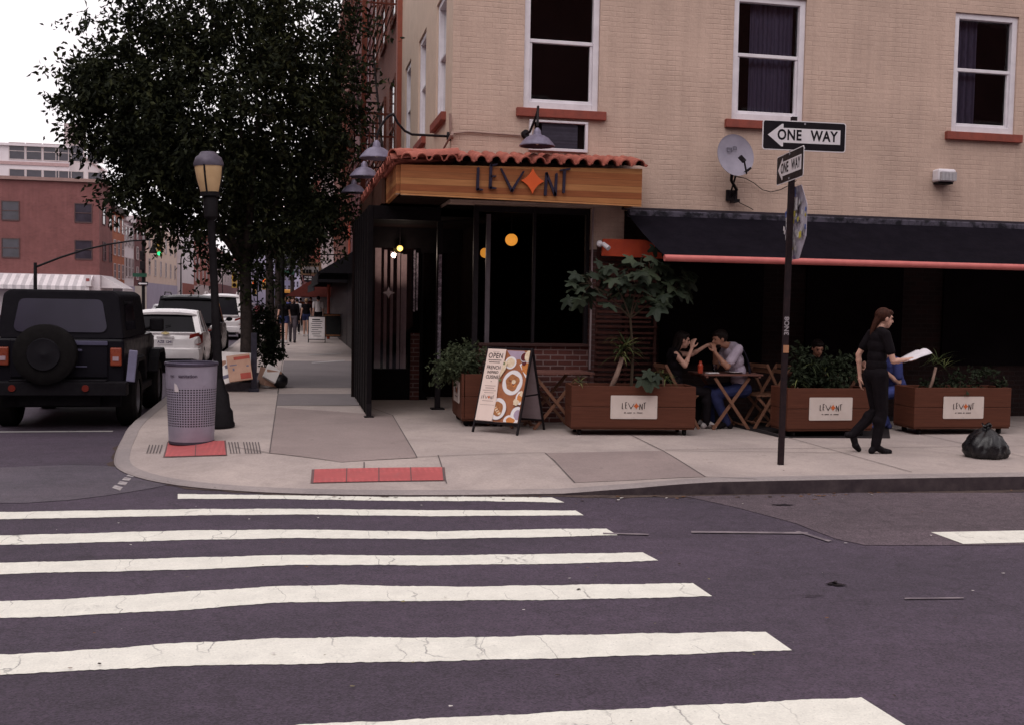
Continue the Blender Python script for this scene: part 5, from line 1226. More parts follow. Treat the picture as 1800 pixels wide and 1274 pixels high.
plate_w = M('plate_white', (.62,.56,.58), rough=.4); plate_b = M('plate_ink', (.08,.06,.14))
def wheel(root, x, y, r, w_, side):
    s = 1 if side > 0 else -1; R = Matrix.Rotation(PI/2, 3, 'Y')
    mb = MB(); mb.lathe([(r*.62,-w_/2),(r*.9,-w_/2),(r,-w_*.36),(r,w_*.36),(r*.9,w_/2),(r*.62,w_/2)], (x,y,r), 32, R, caps=False); t = mb.build('wheel', tyre_m, root, auto=.7)
    mb = MB(); mb.lathe([(.02,-w_*.3),(r*.62,-w_*.3),(r*.64,w_*.42*s if s > 0 else -w_*.42),(r*.55,.2*w_*s),(.1*r,.34*w_*s),(.02,.36*w_*s)], (x,y,r), 20, R); mb.build('rim', rim_m, t, auto=.7)
def loft(mb, secs, close=True, m=None):
    n = len(secs[0]); vs = [p for s in secs for p in s]; fs = []
    for i in range(len(secs)-1):
        for j in range(n-1): fs.append((i*n+j, i*n+j+1, (i+1)*n+j+1, (i+1)*n+j))
    if close: fs.append(tuple(range(n))[::-1]); fs.append(tuple((len(secs)-1)*n+j for j in range(n)))
    mb.add(vs, fs, m)
def ring(y, hw, z0, z1, tuck=.0, crown=.0, r=.10, shoulder=None):
    """closed-ish cross section of a body at station y: from left sill over the top to right sill"""
    pts = [(-hw+tuck,z0),(-hw,z0+(z1-z0)*.35),(-hw*.995,z0+(z1-z0)*.62),(-hw*.965,z1-r*.35),(-hw+r+.03,z1),(-hw*.4,z1+crown),(0,z1+crown*1.1)]
    P = pts+[(-x,z) for x, z in pts[-2::-1]]
    return [(x,y,z) for x, z in P]
def generic_car(label, loc, style, body_mat, L=4.0, W=1.70, Hh=1.50, plate=None, rails=False, group='cars parked along the kerb', suv=False, bow=False):
    t = thing('parked_car', label, 'car', (0,0,0), 0, group); hw = W/2; zb = .98 if not suv else 1.08; mb = MB()
    secs = [ring(0,hw*.80,.34,.78,.03,.0), ring(.05,hw*.90,.28,.86,.03,.01), ring(.16,hw*.965,.24,zb-.06,.03,.015), ring(.5,hw,.20,zb,.03,.01), ring(1.4,hw,.20,zb-.02,.03,.01), ring(L*.62,hw,.20,zb-.05,.03,.01), ring(L*.78,hw*.985,.22,zb-.10,.03,.03), ring(L*.93,hw*.93,.26,.80,.03,.02), ring(L,hw*.75,.34,.68,.03,.0)]
    loft(mb, secs); mb.build('body', body_mat, t, auto=.5)
    # cabin : glass volume, then roof and pillars set proud of it
    def cab(y, w0, z0, w1, z1): return [(-w0,y,z0),(-w1,y,z1),(0,y,z1+.02),(w1,y,z1),(w0,y,z0)]
    yr0, yr1 = .12, .46; yf1, yf0 = L*.56, L*.72
    def cage(o):
        return [[(-hw*.90+o,yr0+o,zb-.08),(-hw*.74+o,yr1+o,Hh-.07),(hw*.74-o,yr1+o,Hh-.07),(hw*.90-o,yr0+o,zb-.08)],
                [(-hw*.95+o,yr0+.5,zb-.08),(-hw*.78+o,yr1+.45,Hh-.05),(hw*.78-o,yr1+.45,Hh-.05),(hw*.95-o,yr0+.5,zb-.08)],
                [(-hw*.95+o,yf1-.1,zb-.08),(-hw*.77+o,yf1-.35,Hh-.05),(hw*.77-o,yf1-.35,Hh-.05),(hw*.95-o,yf1-.1,zb-.08)],
                [(-hw*.90+o,yf0-o,zb-.12),(-hw*.72+o,yf1-o,Hh-.10),(hw*.72-o,yf1-o,Hh-.10),(hw*.90-o,yf0-o,zb-.12)]]
    mb = MB(); loft(mb, cage(0.0)); mb.build('window', car_glass, t)
    mb = MB()
    S = [(-.80,yr1-.10,Hh-.075),(-.79,yr1+.05,Hh-.02),(-.80,yr1+.6,Hh),(-.79,yf1-.45,Hh-.01),(-.74,yf1-.02,Hh-.085)]
    secs = []
    for w_, y, z in S: secs.append([(x*hw*-w_, y, z-abs(x)**3*.05) for x in (-1,-.8,-.4,0,.4,.8,1)]+[(x*hw*-w_, y, z-.06-abs(x)**3*.02) for x in (1,.4,-.4,-1)]+[(-1*hw*-w_, y, z-.05)])
    loft(mb, secs); mb.build('roof', body_mat, t, auto=.6)
    mb = MB()
    C = cage(0.0)
    for sgn in (0, 3):
        for (a, b, w_) in ((C[0][sgn], C[0][1 if sgn == 0 else 2], .13),(C[1][sgn], C[1][1 if sgn == 0 else 2], .09),((C[1][sgn][0],L*.38,zb-.06),(C[1][1 if sgn == 0 else 2][0],L*.38,Hh-.06),.07),(C[3][sgn], C[3][1 if sgn == 0 else 2], .07)):
            mb.bar(V(a), V(b), w_, .035, up=(1,0,0) if w_ != .13 else (0,1,0))
    mb.build('pillar', body_mat, t)
    # rear: hatch below the glass, bumper, lights, plate
    mb = MB(); mb.obox((0,.095,zb-.075),(W*.80,.06,.10),Matrix.Rotation(.35,3,'X')); mb.build('tailgate', body_mat, t, bevel=.02)
    mb = MB(); secs = [ring(-.06,hw*.82,.34,.55,.03,0,.06), ring(-.03,hw*.93,.30,.58,.02,0,.06), ring(.12,hw*1.0,.26,.60,.02,0,.06)]; loft(mb, secs); mb.build('bumper', body_mat, t, auto=.5)
    mb = MB(); mb.box(-hw*.7,hw*.7,-.055,.1,.22,.33); mb.build('underside', plast, t)
    for s in (-1, 1):
        mb = MB(); P = [(s*hw*.62,.03,.70),(s*hw*.66,.05,.90),(s*hw*.90,.10,.95),(s*hw*.985,.30,.93),(s*hw*.985,.26,.70),(s*hw*.90,.035,.66)]
        P2 = [(x*1.012, y-.03, z) for x, y, z in P]; k = len(P)
        mb.add(P2+P, [tuple(range(k)) if s < 0 else tuple(range(k))[::-1]]+[(i,(i+1)%k,k+(i+1)%k,k+i) for i in range(k)]); mb.build('tail_light', tail_m, t, bevel=.012)
        mb = MB(); mb.ell((s*(hw+.10),L*.60,zb+.03),(.10,.05,.07),10,8); mb.bar((s*(hw-.02),L*.60,zb-.02),(s*(hw+.06),L*.60,zb+.01),.04); mb.build('mirror', body_mat if not suv else plast, t, smooth=True)
    mb = MB(); mb.box(-.16,.16,-.012,.0,.66,.80); pl = mb.build('number_plate', plate_w, t, bevel=.004)
    mb = MB()
    if plate: put_text(mb, plate, .085, (0,-.0145,.725), (1,0,0), (0,0,1), .002); mb.build('lettering', plate_b, pl)
    mb = MB(); mb.bar((-.2,-.005,.84),(.2,-.005,.84),.03,.025); mb.build('plate_trim', body_mat, t)
    if bow:
        mb = MB(); mb.prism([(-.09,-.02),(-.035,-.02),(-.03,-.033),(.03,-.033),(.035,-.02),(.09,-.02),(.08,.02),(.035,.02),(.03,.033),(-.03,.033),(-.035,.02),(-.08,.02)], (0,.012,.93), (1,0,0), (0,.25,.97), .02); mb.build('badge', M('badge_gold', (.5,.4,.2), rough=.3, metal=.6), t)
        mb = MB(); mb.bar((-.02,.2,1.10),(.10,.22,1.11),.015); mb.build('wiper', plast, t)
    if rails:
        for s in (-1, 1):
            mb = MB(); mb.tube([(s*hw*.70,yr1+.15,Hh-.02),(s*hw*.70,yr1+.25,Hh+.06),(s*hw*.70,yf1-.5,Hh+.06),(s*hw*.69,yf1-.38,Hh-.02)], .018, 8); mb.build('roof_rail', chrome if rails == 1 else body_mat, t)
    for x, s in ((-hw+.10,-1),(hw-.10,1)):
        for y in (.72, L-.78): wheel(t, x, y, .31 if not suv else .36, .20, s)
    t.location = loc; return t
white_c = paint_m('car_white', (.70,.66,.67)); black_c = paint_m('car_black', (.008,.007,.010)); silver = paint_m('car_silver', (.42,.41,.44))
generic_car('small white hatchback parked behind the litter bin, ahead of the black off roader', (-2.92,26.4,0), 0, white_c, 3.95, 1.68, 1.50, 'AZE 1241', bow=True)
generic_car('black sport utility car parked ahead of the white hatchback', (-3.0,32.4,0), 0, black_c, 4.8, 1.9, 1.86, None, rails=2, suv=True)
generic_car('white sport utility car with roof rails parked beyond the black one', (-2.95,46.5,0), 0, white_c, 4.7, 1.85, 1.95, None, rails=2, suv=True)
generic_car('white car driving on the far side of the avenue', (-6.3,40,0), 0, white_c, 4.4, 1.75, 1.48, group='cars farther up the avenue')
generic_car('distant silver car in the traffic lane of the avenue', (-5.6,52,0), 0, silver, 4.4, 1.75, 1.46, group='cars farther up the avenue')
generic_car('distant dark car parked near the far crossing', (-2.95,56,0), 0, black_c, 4.4, 1.75, 1.46, group='cars parked along the kerb')
# the black off roader
def offroader(label, loc):
    t = thing('off_road_car', label, 'car', (0,0,0), 0, 'cars parked along the kerb'); jb = paint_m('jeep_black', (.006,.0055,.008), (.009,.008,.012), .4, .08); top = M('hardtop', (.010,.009,.012), (.007,.006,.009), 6, .7, spec=.08)
    hw = .80; mb = MB(); mb.box(-hw,hw,0,3.0,.62,1.22); mb.box(-hw*.9,hw*.9,3.0,3.9,.62,1.15); mb.build('body', jb, t, bevel=.035)
    mb = MB(); loft(mb, [[(-hw+.01,y0,1.225),(-hw+.075,y1,1.80),(-hw+.16,y1,1.86),(hw-.16,y1,1.86),(hw-.075,y1,1.80),(hw-.01,y0,1.225)] for y0, y1 in ((.02,.10),(1.7,1.7),(2.35,2.2))]); mb.build('hardtop', top, t, bevel=.03)
    mb = MB(); mb.add([(-.60,.022,1.30),(.60,.022,1.30),(.545,.075,1.74),(-.545,.075,1.74)], [(0,1,2,3)])
    n_ = MB(); r=.08
    def rquad(w0, w1, z0, z1, y0, y1, k=5):
        pts = []
        for cx, cz, a0, w_ in ((w0-r,z0+r,-PI/2,0),(w1-r,z1-r,0,0),(-w1+r,z1-r,PI/2,0),(-w0+r,z0+r,PI,0)):
            for i in range(k): a = a0+PI/2*i/(k-1); pts.append((cx+r*math.cos(a), cz+r*math.sin(a)))
        return [(x, y0+(y1-y0)*(z-z0)/(z1-z0), z) for x, z in pts]
    P = rquad(.58,.53,1.30,1.74,.015,.072); n_.add(P, [tuple(range(len(P)))]); n_.build('rear_window', M_glass_dark('jeep_glass', (.020,.017,.030), .15, .22), t)
    for s in (-1, 1):
        mb = MB(); x = lambda z: s*(hw-.01-(z-1.225)*.113+.006)
        mb.add([(x(1.32),.35,1.32),(x(1.32),1.25,1.32),(x(1.72),1.25,1.72),(x(1.72),.42,1.72)], [(0,1,2,3) if s > 0 else (3,2,1,0)]); mb.build('side_window', car_glass, t)
        mb = MB(); mb.box(*(sorted((s*.63,s*.775))),-.05,.0,.86,1.10); tl = mb.build('tail_light', M('jeep_tail', (.20,.036,.02), (.24,.05,.02), 12, .3), t, bevel=.015)
        mb = MB(); mb.box(*(sorted((s*.665,s*.74))),-.056,-.051,.93,.985); mb.build('reverse_lens', M('lens_pale', (.42,.3,.34), rough=.2), tl)
        mb = MB()
        for yc in (.62, 3.05):
            pr = [(-.55,.62),(-.46,.86),(-.30,.96),(.30,.96),(.46,.86),(.56,.62),(.50,.60),(.42,.80),(.28,.89),(-.28,.89),(-.42,.80),(-.50,.60)]
            x0, x1 = (hw-.02, hw+.15) if s > 0 else (-hw-.15, -hw+.02)
            mb = MB(); mb.prism([(y+yc,z) for y, z in pr], (x1,0,0), (0,1,0), (0,0,1), x1-x0); mb.build('fender_flare', plast, t, bevel=.02)
        mb = MB(); mb.box(*(sorted((s*.86,s*1.06))),2.15,2.27,1.26,1.46); mb.bar((s*.78,2.2,1.28),(s*.88,2.2,1.32),.05); mb.build('mirror', plast, t, bevel=.03)
        mb = MB(); mb.box(*(sorted((s*.70,s*.84))),.9,2.7,.40,.50); mb.build('side_step', plast, t, bevel=.02)
    mb = MB(); mb.box(-.86,.86,-.22,.02,.48,.66); mb.box(-.60,.60,-.20,-.02,.66,.685); mb.build('bumper', plast, t, bevel=.03)
    for x in (-.55,.35): 
        mb = MB(); mb.tube([(x,-.235,.58),(x,-.215,.58)], .045, 14); mb.build('reflector', M('refl_red', (.14,.02,.014), rough=.25), t)
    mb = MB(); mb.box(-.74,.74,.12,3.7,.30,.615); mb.box(-.5,.5,-.05,.10,.34,.47); mb.build('underbody', plast, t)
    mb = MB(); mb.box(-.62,.60,-.03,0.0,.70,1.20); mb.build('tailgate', jb, t, bevel=.02)
    mb = MB(); mb.box(.12,.60,-.048,-.031,1.13,1.19); mb.box(.12,.28,-.05,-.031,1.05,1.08); mb.box(.12,.34,-.05,-.031,.84,.86); mb.build('hinge', M('hinge_slate', (.09,.085,.14), rough=.35), t, bevel=.008)
    mb = MB(); mb.obox((.905,-.02,.86),(.11,.03,.42),Matrix.Rotation(.10,3,'Y')); mb.build('reflector_strip', M('strip_lilac', (.20,.19,.29), rough=.4), t, bevel=.01)
    mb = MB(); R = Matrix.Rotation(PI/2,3,'X'); mb.lathe([(.02,-.12),(.20,-.12),(.33,-.13),(.385,-.09),(.39,.09),(.33,.13),(.2,.13)], (-.14,-.20,1.02), 40, R); sw = mb.build('spare_wheel', tyre_m, t, auto=.6)
    mb = MB(); mb.lathe([(.02,.128),(.19,.128),(.21,.135),(.20,.16),(.06,.15),(.02,.17)], (-.14,-.20,1.02), 24, R); mb.build('rim', M('rim_dark2', (.014,.013,.016), rough=.5), sw, auto=.6)
    for x, s in ((-hw+.02,-1),(hw-.02,1)):
        for y in (.62, 3.05): wheel(t, x, y, .40, .26, s)
    t.location = loc; return t
j = offroader('black off road car with a hard top parked at the corner, seen from behind', (-3.0,15.1,0))
# ---------------------------------------------------------------- people
def capsule(mb, a, b, ra, rb, n=10, k=4):
    a = V(a); b = V(b); d = b-a; L = d.length
    d = d.normalized() if L > 1e-6 else V((0,0,1))
    prof = [(max(1e-4, ra*math.sin(PI/2*i/k)), -ra*math.cos(PI/2*i/k)) for i in range(k+1)]+[(max(1e-4, rb*math.cos(PI/2*i/k)), L+rb*math.sin(PI/2*i/k)) for i in range(k+1)]
    mb.lathe(prof, a, n, d.to_track_quat('Z', 'Y').to_matrix(), caps=True)
def ik(a, c, l1, l2, pole):
    a = V(a); c = V(c); d = c-a; L = min(d.length, (l1+l2)*.999); u = d.normalized()
    x = (l1*l1-l2*l2+L*L)/(2*L); h = math.sqrt(max(0, l1*l1-x*x)); p = V(pole); p = (p-u*p.dot(u))
    p = p.normalized() if p.length > 1e-5 else V((0,0,1))
    return a+u*x+p*h
def remeshed(mb, name, mat, parent, vox, smooth=4, org=None):
    me = bpy.data.meshes.new('t'); me.from_pydata(mb.v, [], mb.f); ob = bpy.data.objects.new('t', me); COL.objects.link(ob)
    m = ob.modifiers.new('r', 'REMESH'); m.mode = 'VOXEL'; m.voxel_size = vox; s = ob.modifiers.new('s', 'SMOOTH'); s.iterations = smooth; s.factor = .5
    dg = bpy.context.evaluated_depsgraph_get(); nm = bpy.data.meshes.new_from_object(ob.evaluated_get(dg)); bpy.data.objects.remove(ob); bpy.data.meshes.remove(me)
    nm.name = name; nm.materials.clear(); nm.materials.append(mat); nm.polygons.foreach_set('use_smooth', [True]*len(nm.polygons))
    nm.polygons.foreach_set('material_index', [0]*len(nm.polygons))
    o = bpy.data.objects.new(name, nm); COL.objects.link(o); o.parent = parent; return o
skin1 = M('skin', (.56,.325,.25), (.50,.28,.21), 20, .5); skin2 = M('skin_tan', (.36,.18,.12), (.31,.15,.10), 20, .5)
eye_m = M('eye', (.03,.02,.02), rough=.2)
def person(label, loc, rz, J, cl, H=1.68, vox=.008, female=False, group=None):
    """J: joints in the person's own frame (faces +X, left is +Y, feet at z = 0); cl: clothing colours"""
    s = H/1.68; t = thing('person', label, 'person', (0,0,0), 0, group)
    pel = V(J['pelvis']); che = V(J['chest']); sp_ = (che-pel).normalized(); tw = J.get('twist', 0.0)
    fw = V((math.cos(tw), math.sin(tw), 0)); side = sp_.cross(fw).normalized(); fw = side.cross(sp_).normalized()
    Rt = Matrix((fw, side, sp_)).transposed(); wf = .90 if female else 1.0
    shw = (.155 if female else .185)*s; sh = {-1: che-side*shw, 1: che+side*shw}
    psd = V((0,1,0)); hip = {-1: pel-psd*.085*s, 1: pel+psd*.085*s}
    hd = V(J['head']); hf = V(J.get('look', (1,0,0))).normalized(); hs_ = V((0,0,1)).cross(hf).normalized(); hu = hf.cross(hs_); Rh = Matrix((hf, hs_, hu)).transposed()
    skin = cl.get('skin', skin1)
    el, wr, kn, an = {}, {}, {}, {}
    for q in (-1, 1):
        wr[q] = V(J['wrist'][q]); el[q] = V(J['elbow'][q]) if 'elbow' in J and J['elbow'].get(q) else ik(sh[q], wr[q], .285*s, .25*s, J.get('epole', {}).get(q, (-.4,0,-1)))
        an[q] = V(J['ankle'][q]); kn[q] = ik(hip[q], an[q], .43*s, .41*s, J.get('kpole', (1,0,0)))
    def torso(mb, o, lo=0.0, hi=1.0):
        L = (che-pel).length
        for u, a, b, c in ((.0,.105,.165*(1.04 if female else 1),.10),(.22,.098,.150*wf,.11),(.45,.092,.140*wf,.12),(.70,.105,.158*wf,.13),(.90,.100,.165*wf,.10)):
            if lo <= u <= hi: mb.ell(pel+sp_*L*u+fw*(.012 if u > .6 else 0), ((a+o)*s,(b+o)*s,(c+o*.5)*s), 16, 10, Rt)
        if female and hi > .7:
            for q in (-1,1): mb.ell(pel+sp_*L*.74+fw*.075*s+side*q*.065*s, (.055+o,.06+o,.06+o), 10, 8, Rt)
        if hi > .9:
            for q in (-1,1): capsule(mb, che+side*q*.05*s+sp_*.02, sh[q]-side*q*.015-sp_*.015, (.058+o)*s, (.056*wf+o)*s)
    def arm(mb, q, o, f=1.0):
        a, b, c = sh[q], el[q], wr[q]; k = .88 if female else 1.0
        if f >= 1: capsule(mb, a, b, (.050*k+o)*s, (.038*k+o)*s); capsule(mb, b, c, (.039*k+o)*s, (.025*k+o)*s); capsule(mb, b.lerp(c,.25), b.lerp(c,.3), (.042*k+o)*s, (.041*k+o)*s)
        else: capsule(mb, a, a.lerp(b, f), (.052*k+o)*s, (.050*k+o)*s)
    def leg(mb, q, o, f=1.0):
        a, b, c = hip[q], kn[q], an[q]
        capsule(mb, a, b, (.088+o)*s, (.055+o)*s)
        if f >= 1: capsule(mb, b, c, (.056+o)*s, (.036+o)*s); capsule(mb, b.lerp(c,.25)-V(J.get('kpole',(1,0,0))).normalized()*.015, b.lerp(c,.4), (.058+o)*s, (.05+o)*s)
    def hand(mb, q):
        d = V(J.get('hand', {}).get(q, tuple(wr[q]-el[q]))).normalized(); pn = V(J.get('palm', {}).get(q, (0,-q,-.2))); pn = (pn-d*pn.dot(d)).normalized(); lt = d.cross(pn).normalized()*q
        Rp = Matrix((d, lt, pn)).transposed(); w0 = wr[q]
        mb.ell(w0+d*.048*s, (.052*s,.040*s,.017*s), 12, 8, Rp); capsule(mb, w0, w0+d*.03*s, .024*s, .026*s)
        cu = J.get('curl', .5)
        for i, (l, off) in enumerate(((.068,.031),(.078,.0105),(.073,-.0105),(.056,-.031))):
            b0 = w0+d*.088*s+lt*off*s; d1 = (d+pn*cu*.5+lt*off*2).normalized(); d2 = (d+pn*cu*1.5).normalized(); d3 = (d*.7+pn*cu*2.2).normalized()
            p1 = b0+d1*l*.45*s; p2 = p1+d2*l*.32*s; p3 = p2+d3*l*.25*s
            capsule(mb, b0, p1, .0092*s, .0085*s, 8, 3); capsule(mb, p1, p2, .0085*s, .008*s, 8, 3); capsule(mb, p2, p3, .008*s, .007*s, 8, 3)
        b0 = w0+d*.025*s+lt*.034*s; p1 = b0+(d*.6+lt*.7+pn*.25).normalized()*.042*s; p2 = p1+(d+lt*.15+pn*.35).normalized()*.035*s
        capsule(mb, b0, p1, .012*s, .010*s, 8, 3); capsule(mb, p1, p2, .010*s, .008*s, 8, 3)
    def foot(mb, q, o):
        tx = V(J.get('toe', {}).get(q, (1,0,0))).normalized(); c = an[q]; dn = V((0,0,-1)) if abs(tx.z) < .2 else (V((0,0,-1))-tx*tx.dot(V((0,0,-1)))).normalized()
        heel = c+dn*.045*s-tx*.045*s; ball = c+dn*.055*s+tx*.12*s; tip = c+dn*.058*s+tx*.185*s
        capsule(mb, c, heel, (.036+o)*s, (.030+o)*s); capsule(mb, c+tx*.01, ball, (.036+o)*s, (.027+o)*s); capsule(mb, ball, tip, (.034+o)*s, (.022+o)*s)
        sd = tx.cross(dn).normalized(); capsule(mb, ball-sd*.018*s, ball+sd*.02*s, (.026+o)*s, (.026+o)*s)
    # body ---------------------------------------------------------
    mb = MB(); torso(mb, 0)
    nb = che+sp_*.05*s; capsule(mb, nb-sp_*.03, hd-hu*.07*s-hf*.015*s, .052*s*wf, .048*s*wf)
    hk = s*.97
    mb.ell(hd+hu*.018*hk-hf*.012*hk, (.096*hk,.076*hk,.098*hk), 18, 12, Rh)          # skull
    mb.ell(hd-hu*.035*hk+hf*.028*hk, (.066*hk,.058*hk,.080*hk), 16, 10, Rh)          # face
    mb.ell(hd-hu*.088*hk+hf*.052*hk, (.030*hk,.034*hk,.024*hk), 12, 8, Rh)           # chin
    capsule(mb, hd+hu*.012*hk+hf*.088*hk, hd-hu*.026*hk+hf*.108*hk, .009*hk, .014*hk, 8)   # nose
    mb.ell(hd-hu*.056*hk+hf*.088*hk, (.012*hk,.026*hk,.010*hk), 10, 6, Rh)           # lips
    mb.ell(hd+hu*.028*hk+hf*.078*hk, (.016*hk,.056*hk,.012*hk), 10, 6, Rh)           # brow
    for q in (-1,1): mb.ell(hd-hu*.008*hk-hf*.005*hk+hs_*q*.078*hk, (.018*hk,.010*hk,.032*hk), 10, 8, Rh); arm(mb, q, 0); hand(mb, q); leg(mb, q, 0); foot(mb, q, 0)
    remeshed(mb, 'body', skin, t, vox)
    mb = MB()
    for q in (-1,1): mb.ell(hd+hu*.004*hk+hf*.082*hk+hs_*q*.031*hk, (.008,.013,.008), 10, 6, Rh)
    o = mb.build('eyes', eye_m, t, smooth=True)
    # clothes ------------------------------------------------------
    mb = MB(); torso(mb, .012, .0 if not cl.get('crop') else .4); 
    sl = cl.get('sleeve', .6)
    for q in (-1,1):
        if sl > 0: arm(mb, q, .012, sl if sl < 1 else 1)
    if cl.get('skirt'):
        for q in (-1,1): leg(mb, q, .03, .5)
    remeshed(mb, cl.get('top_name', 'shirt'), cl['top'], t, vox, 3)
    mb = MB(); L = (che-pel).length
    mb.ell(pel, (.120*s,.180*s,.115*s), 16, 10, Rt); 
    for q in (-1,1):
        if cl.get('shorts'): a, b = hip[q], kn[q]; capsule(mb, a, a.lerp(b,.38), .104*s, .092*s)
        else:
            leg(mb, q, .016); capsule(mb, kn[q], kn[q].lerp(an[q],.92), .066*s, .056*s)
    remeshed(mb, cl.get('bottom_name', 'trousers'), cl['bottom'], t, vox, 3)
    for q in (-1,1):
        mb = MB(); foot(mb, q, .009); remeshed(mb, 'shoe', cl['shoe'], t, vox, 2)
    # hair ---------------------------------------------------------
    if cl.get('hair'):
        mb = MB(); mb.ell(hd+hu*.030*hk-hf*.026*hk, (.099*hk,.087*hk,.098*hk), 18, 12, Rh); mb.ell(hd+hu*.075*hk+hf*.030*hk, (.062*hk,.070*hk,.040*hk), 14, 8, Rh)
        if cl.get('hair_long'):
            for q in (-1,1): capsule(mb, hd+hs_*q*.06*hk-hf*.03*hk, hd+hs_*q*.065*hk-hf*.055*hk-hu*.13*hk, .032*hk, .03*hk)
            capsule(mb, hd-hf*.07*hk, hd-hf*.085*hk-hu*.14*hk, .06*hk, .05*hk)
        pts = cl.get('tail', [])
        for (a, ra), (b, rb) in zip(pts, pts[1:]): capsule(mb, a, b, ra, rb)
        if cl.get('bun'): mb.ell(hd+hu*.07*hk-hf*.12*hk, .045, 12, 8)
        remeshed(mb, 'hair', cl['hair'], t, vox, 2)
    if cl.get('beard'):
        mb = MB(); mb.ell(hd-hu*.080*hk+hf*.045*hk, (.045*hk,.056*hk,.040*hk), 12, 8, Rh); remeshed(mb, 'beard', cl['beard'], t, vox, 2)
    t.location = loc; t.rotation_euler = (0,0,rz); return t, dict(sh=sh, el=el, wr=wr, che=che, pel=pel, fw=fw, side=side, sp=sp_)
cloth_k = M('cloth_black', (.007,.0055,.007), (.011,.0085,.0105), 12, .85, bs=.6, bscale=16); cloth_l = M('cloth_lilac', (.46,.39,.47), (.38,.32,.40), 9, .85, bs=.6, bscale=16)
denim = M('denim', (.03,.035,.10), (.02,.024,.07), 12, .85, bs=.2); cloth_b = M('cloth_blue', (.055,.07,.24), (.04,.05,.17), 9, .85); shoe_k = M('shoe_black', (.012,.010,.012), rough=.6); shoe_w = M('shoe_pale', (.4,.36,.36), rough=.6)
hair_br = M('hair_brown', (.055,.022,.015), (.03,.013,.010), 40, .5, bs=.3, bscale=90); hair_k = M('hair_black', (.010,.007,.007), (.016,.011,.010), 40, .45, bs=.3, bscale=90); hair_bl = M('hair_blond', (.30,.19,.10), (.22,.13,.07), 40, .5); cloth_w = M('cloth_white', (.60,.55,.56), (.52,.47,.48), 9, .8); cloth_g = M('cloth_grey', (.12,.10,.12)); cloth_o = M('cloth_orange', (.42,.12,.05))
# waitress walking past the second planter
WL = V((6.60,11.2,.15))
J = dict(pelvis=(-.02,0,.90), chest=(-.005,0,1.365), head=(.065,0,1.545), look=(1,-.10,-.16), wrist={-1:(.31,-.15,1.085), 1:(-.10,.21,.86)}, elbow={-1:(.065,-.215,1.065), 1:(-.125,.215,1.12)},
         ankle={-1:(-.035,-.07,.078), 1:(-.24,.08,.20)}, toe={-1:(1,0,0), 1:(.70,0,-.72)}, hand={-1:(1,.12,.10), 1:(.1,0,-1)}, palm={-1:(0,.5,1), 1:(1,-.3,0)}, curl=.35)
person('person in black walking in profile past the planters holding white papers', WL, 0, J,
       dict(top=cloth_k, bottom=cloth_k, shoe=shoe_k, hair=hair_br, sleeve=.62, tail=[((.0,0,1.55),.055),((-.045,.01,1.48),.036),((-.07,.02,1.40),.028),((-.08,.03,1.32),.018),((-.08,.03,1.27),.008)]), 1.66, .007, True)
mb = MB(); n = 8; vs = []
for i in range(n+1):
    for j in range(5):
        u, v_ = i/n, j/4; x = .27+.28*u; vs.append((WL.x+x, WL.y-.24+.21*v_+.02*u, WL.z+1.075+.10*u*u+.03*math.sin(u*3)+.02*(v_-.5)*u*2+.025*math.sin(v_*3)*u))
mb.add(vs, [(i*5+j, (i+1)*5+j, (i+1)*5+j+1, i*5+j+1) for i in range(n) for j in range(4)])
mb.add([(x-.05,y+.05,z-.02) for x, y, z in vs], [(i*5+j, (i+1)*5+j, (i+1)*5+j+1, i*5+j+1) for i in range(n) for j in range(4)])
pp = mb.build('paper_sheets', M('paper', (.74,.70,.74), rough=.7), smooth=True); sm = pp.modifiers.new('t','SOLIDIFY'); sm.thickness = .002
tag(pp, 'white paper sheets held by the person in black', 'papers')
# the couple
def loc2(p, L, rz): q = p-L; c, s_ = math.cos(-rz), math.sin(-rz); return (q.x*c-q.y*s_, q.x*s_+q.y*c, q.z)
L1 = V((U(1187,650,Y=13.72).x, 13.72, .15)); W_ = lambda x, y, Y: loc2(U(x,y,Y=Y), L1, 0)
J = dict(pelvis=(.0,0,.53), chest=(.035,0,.935), head=loc2(U(1200,598,Y=13.70),L1,0), look=(1,-.15,-.15), elbow={-1:W_(1204,643,13.52), 1:None}, wrist={-1:W_(1216,613,13.55), 1:W_(1243,607,13.72)}, epole={1:(0,.2,-1)},
         ankle={-1:(.42,-.12,.08), 1:(.36,.13,.08)}, kpole=(1,0,1), hand={-1:(.2,.15,1), 1:(1,-.1,.1)}, palm={-1:(.8,.5,-.1), 1:(0,-.7,-.6)}, curl=.6, twist=-.12)
c_ = loc2(U(1189,620,Y=13.60),L1,0); J['chest'] = (c_[0]-.0, .0, c_[2]-.02)
person('person in a black sleeveless top seated at the left of the patio table, elbow raised', L1, 0, J, dict(top=cloth_k, bottom=cloth_k, shoe=shoe_w, hair=hair_k, sleeve=0, hair_long=True, top_name='vest'), 1.66, .007, True)
L2 = V((U(1310,650,Y=13.72).x, 13.72, .15)); W2 = lambda x, y, Y: loc2(U(x,y,Y=Y), L2, PI)
h_ = W2(1265,596,13.70); c_ = W2(1287,609,13.66)
J = dict(pelvis=(.05,0,.53), chest=(c_[0]-.03,0,c_[2]-.03), head=h_, look=(1,.1,-.22), elbow={1:W2(1278,645,13.50), -1:None}, wrist={1:W2(1257,620,13.56), -1:W2(1256,616,13.80)}, epole={-1:(0,-.3,-1)},
         ankle={-1:(.42,-.13,.08), 1:(.30,.13,.08)}, kpole=(1,0,1), hand={1:(.15,-.3,1), -1:(.1,.3,1)}, palm={1:(.3,-.9,0), -1:(.3,.9,0)}, curl=.9)
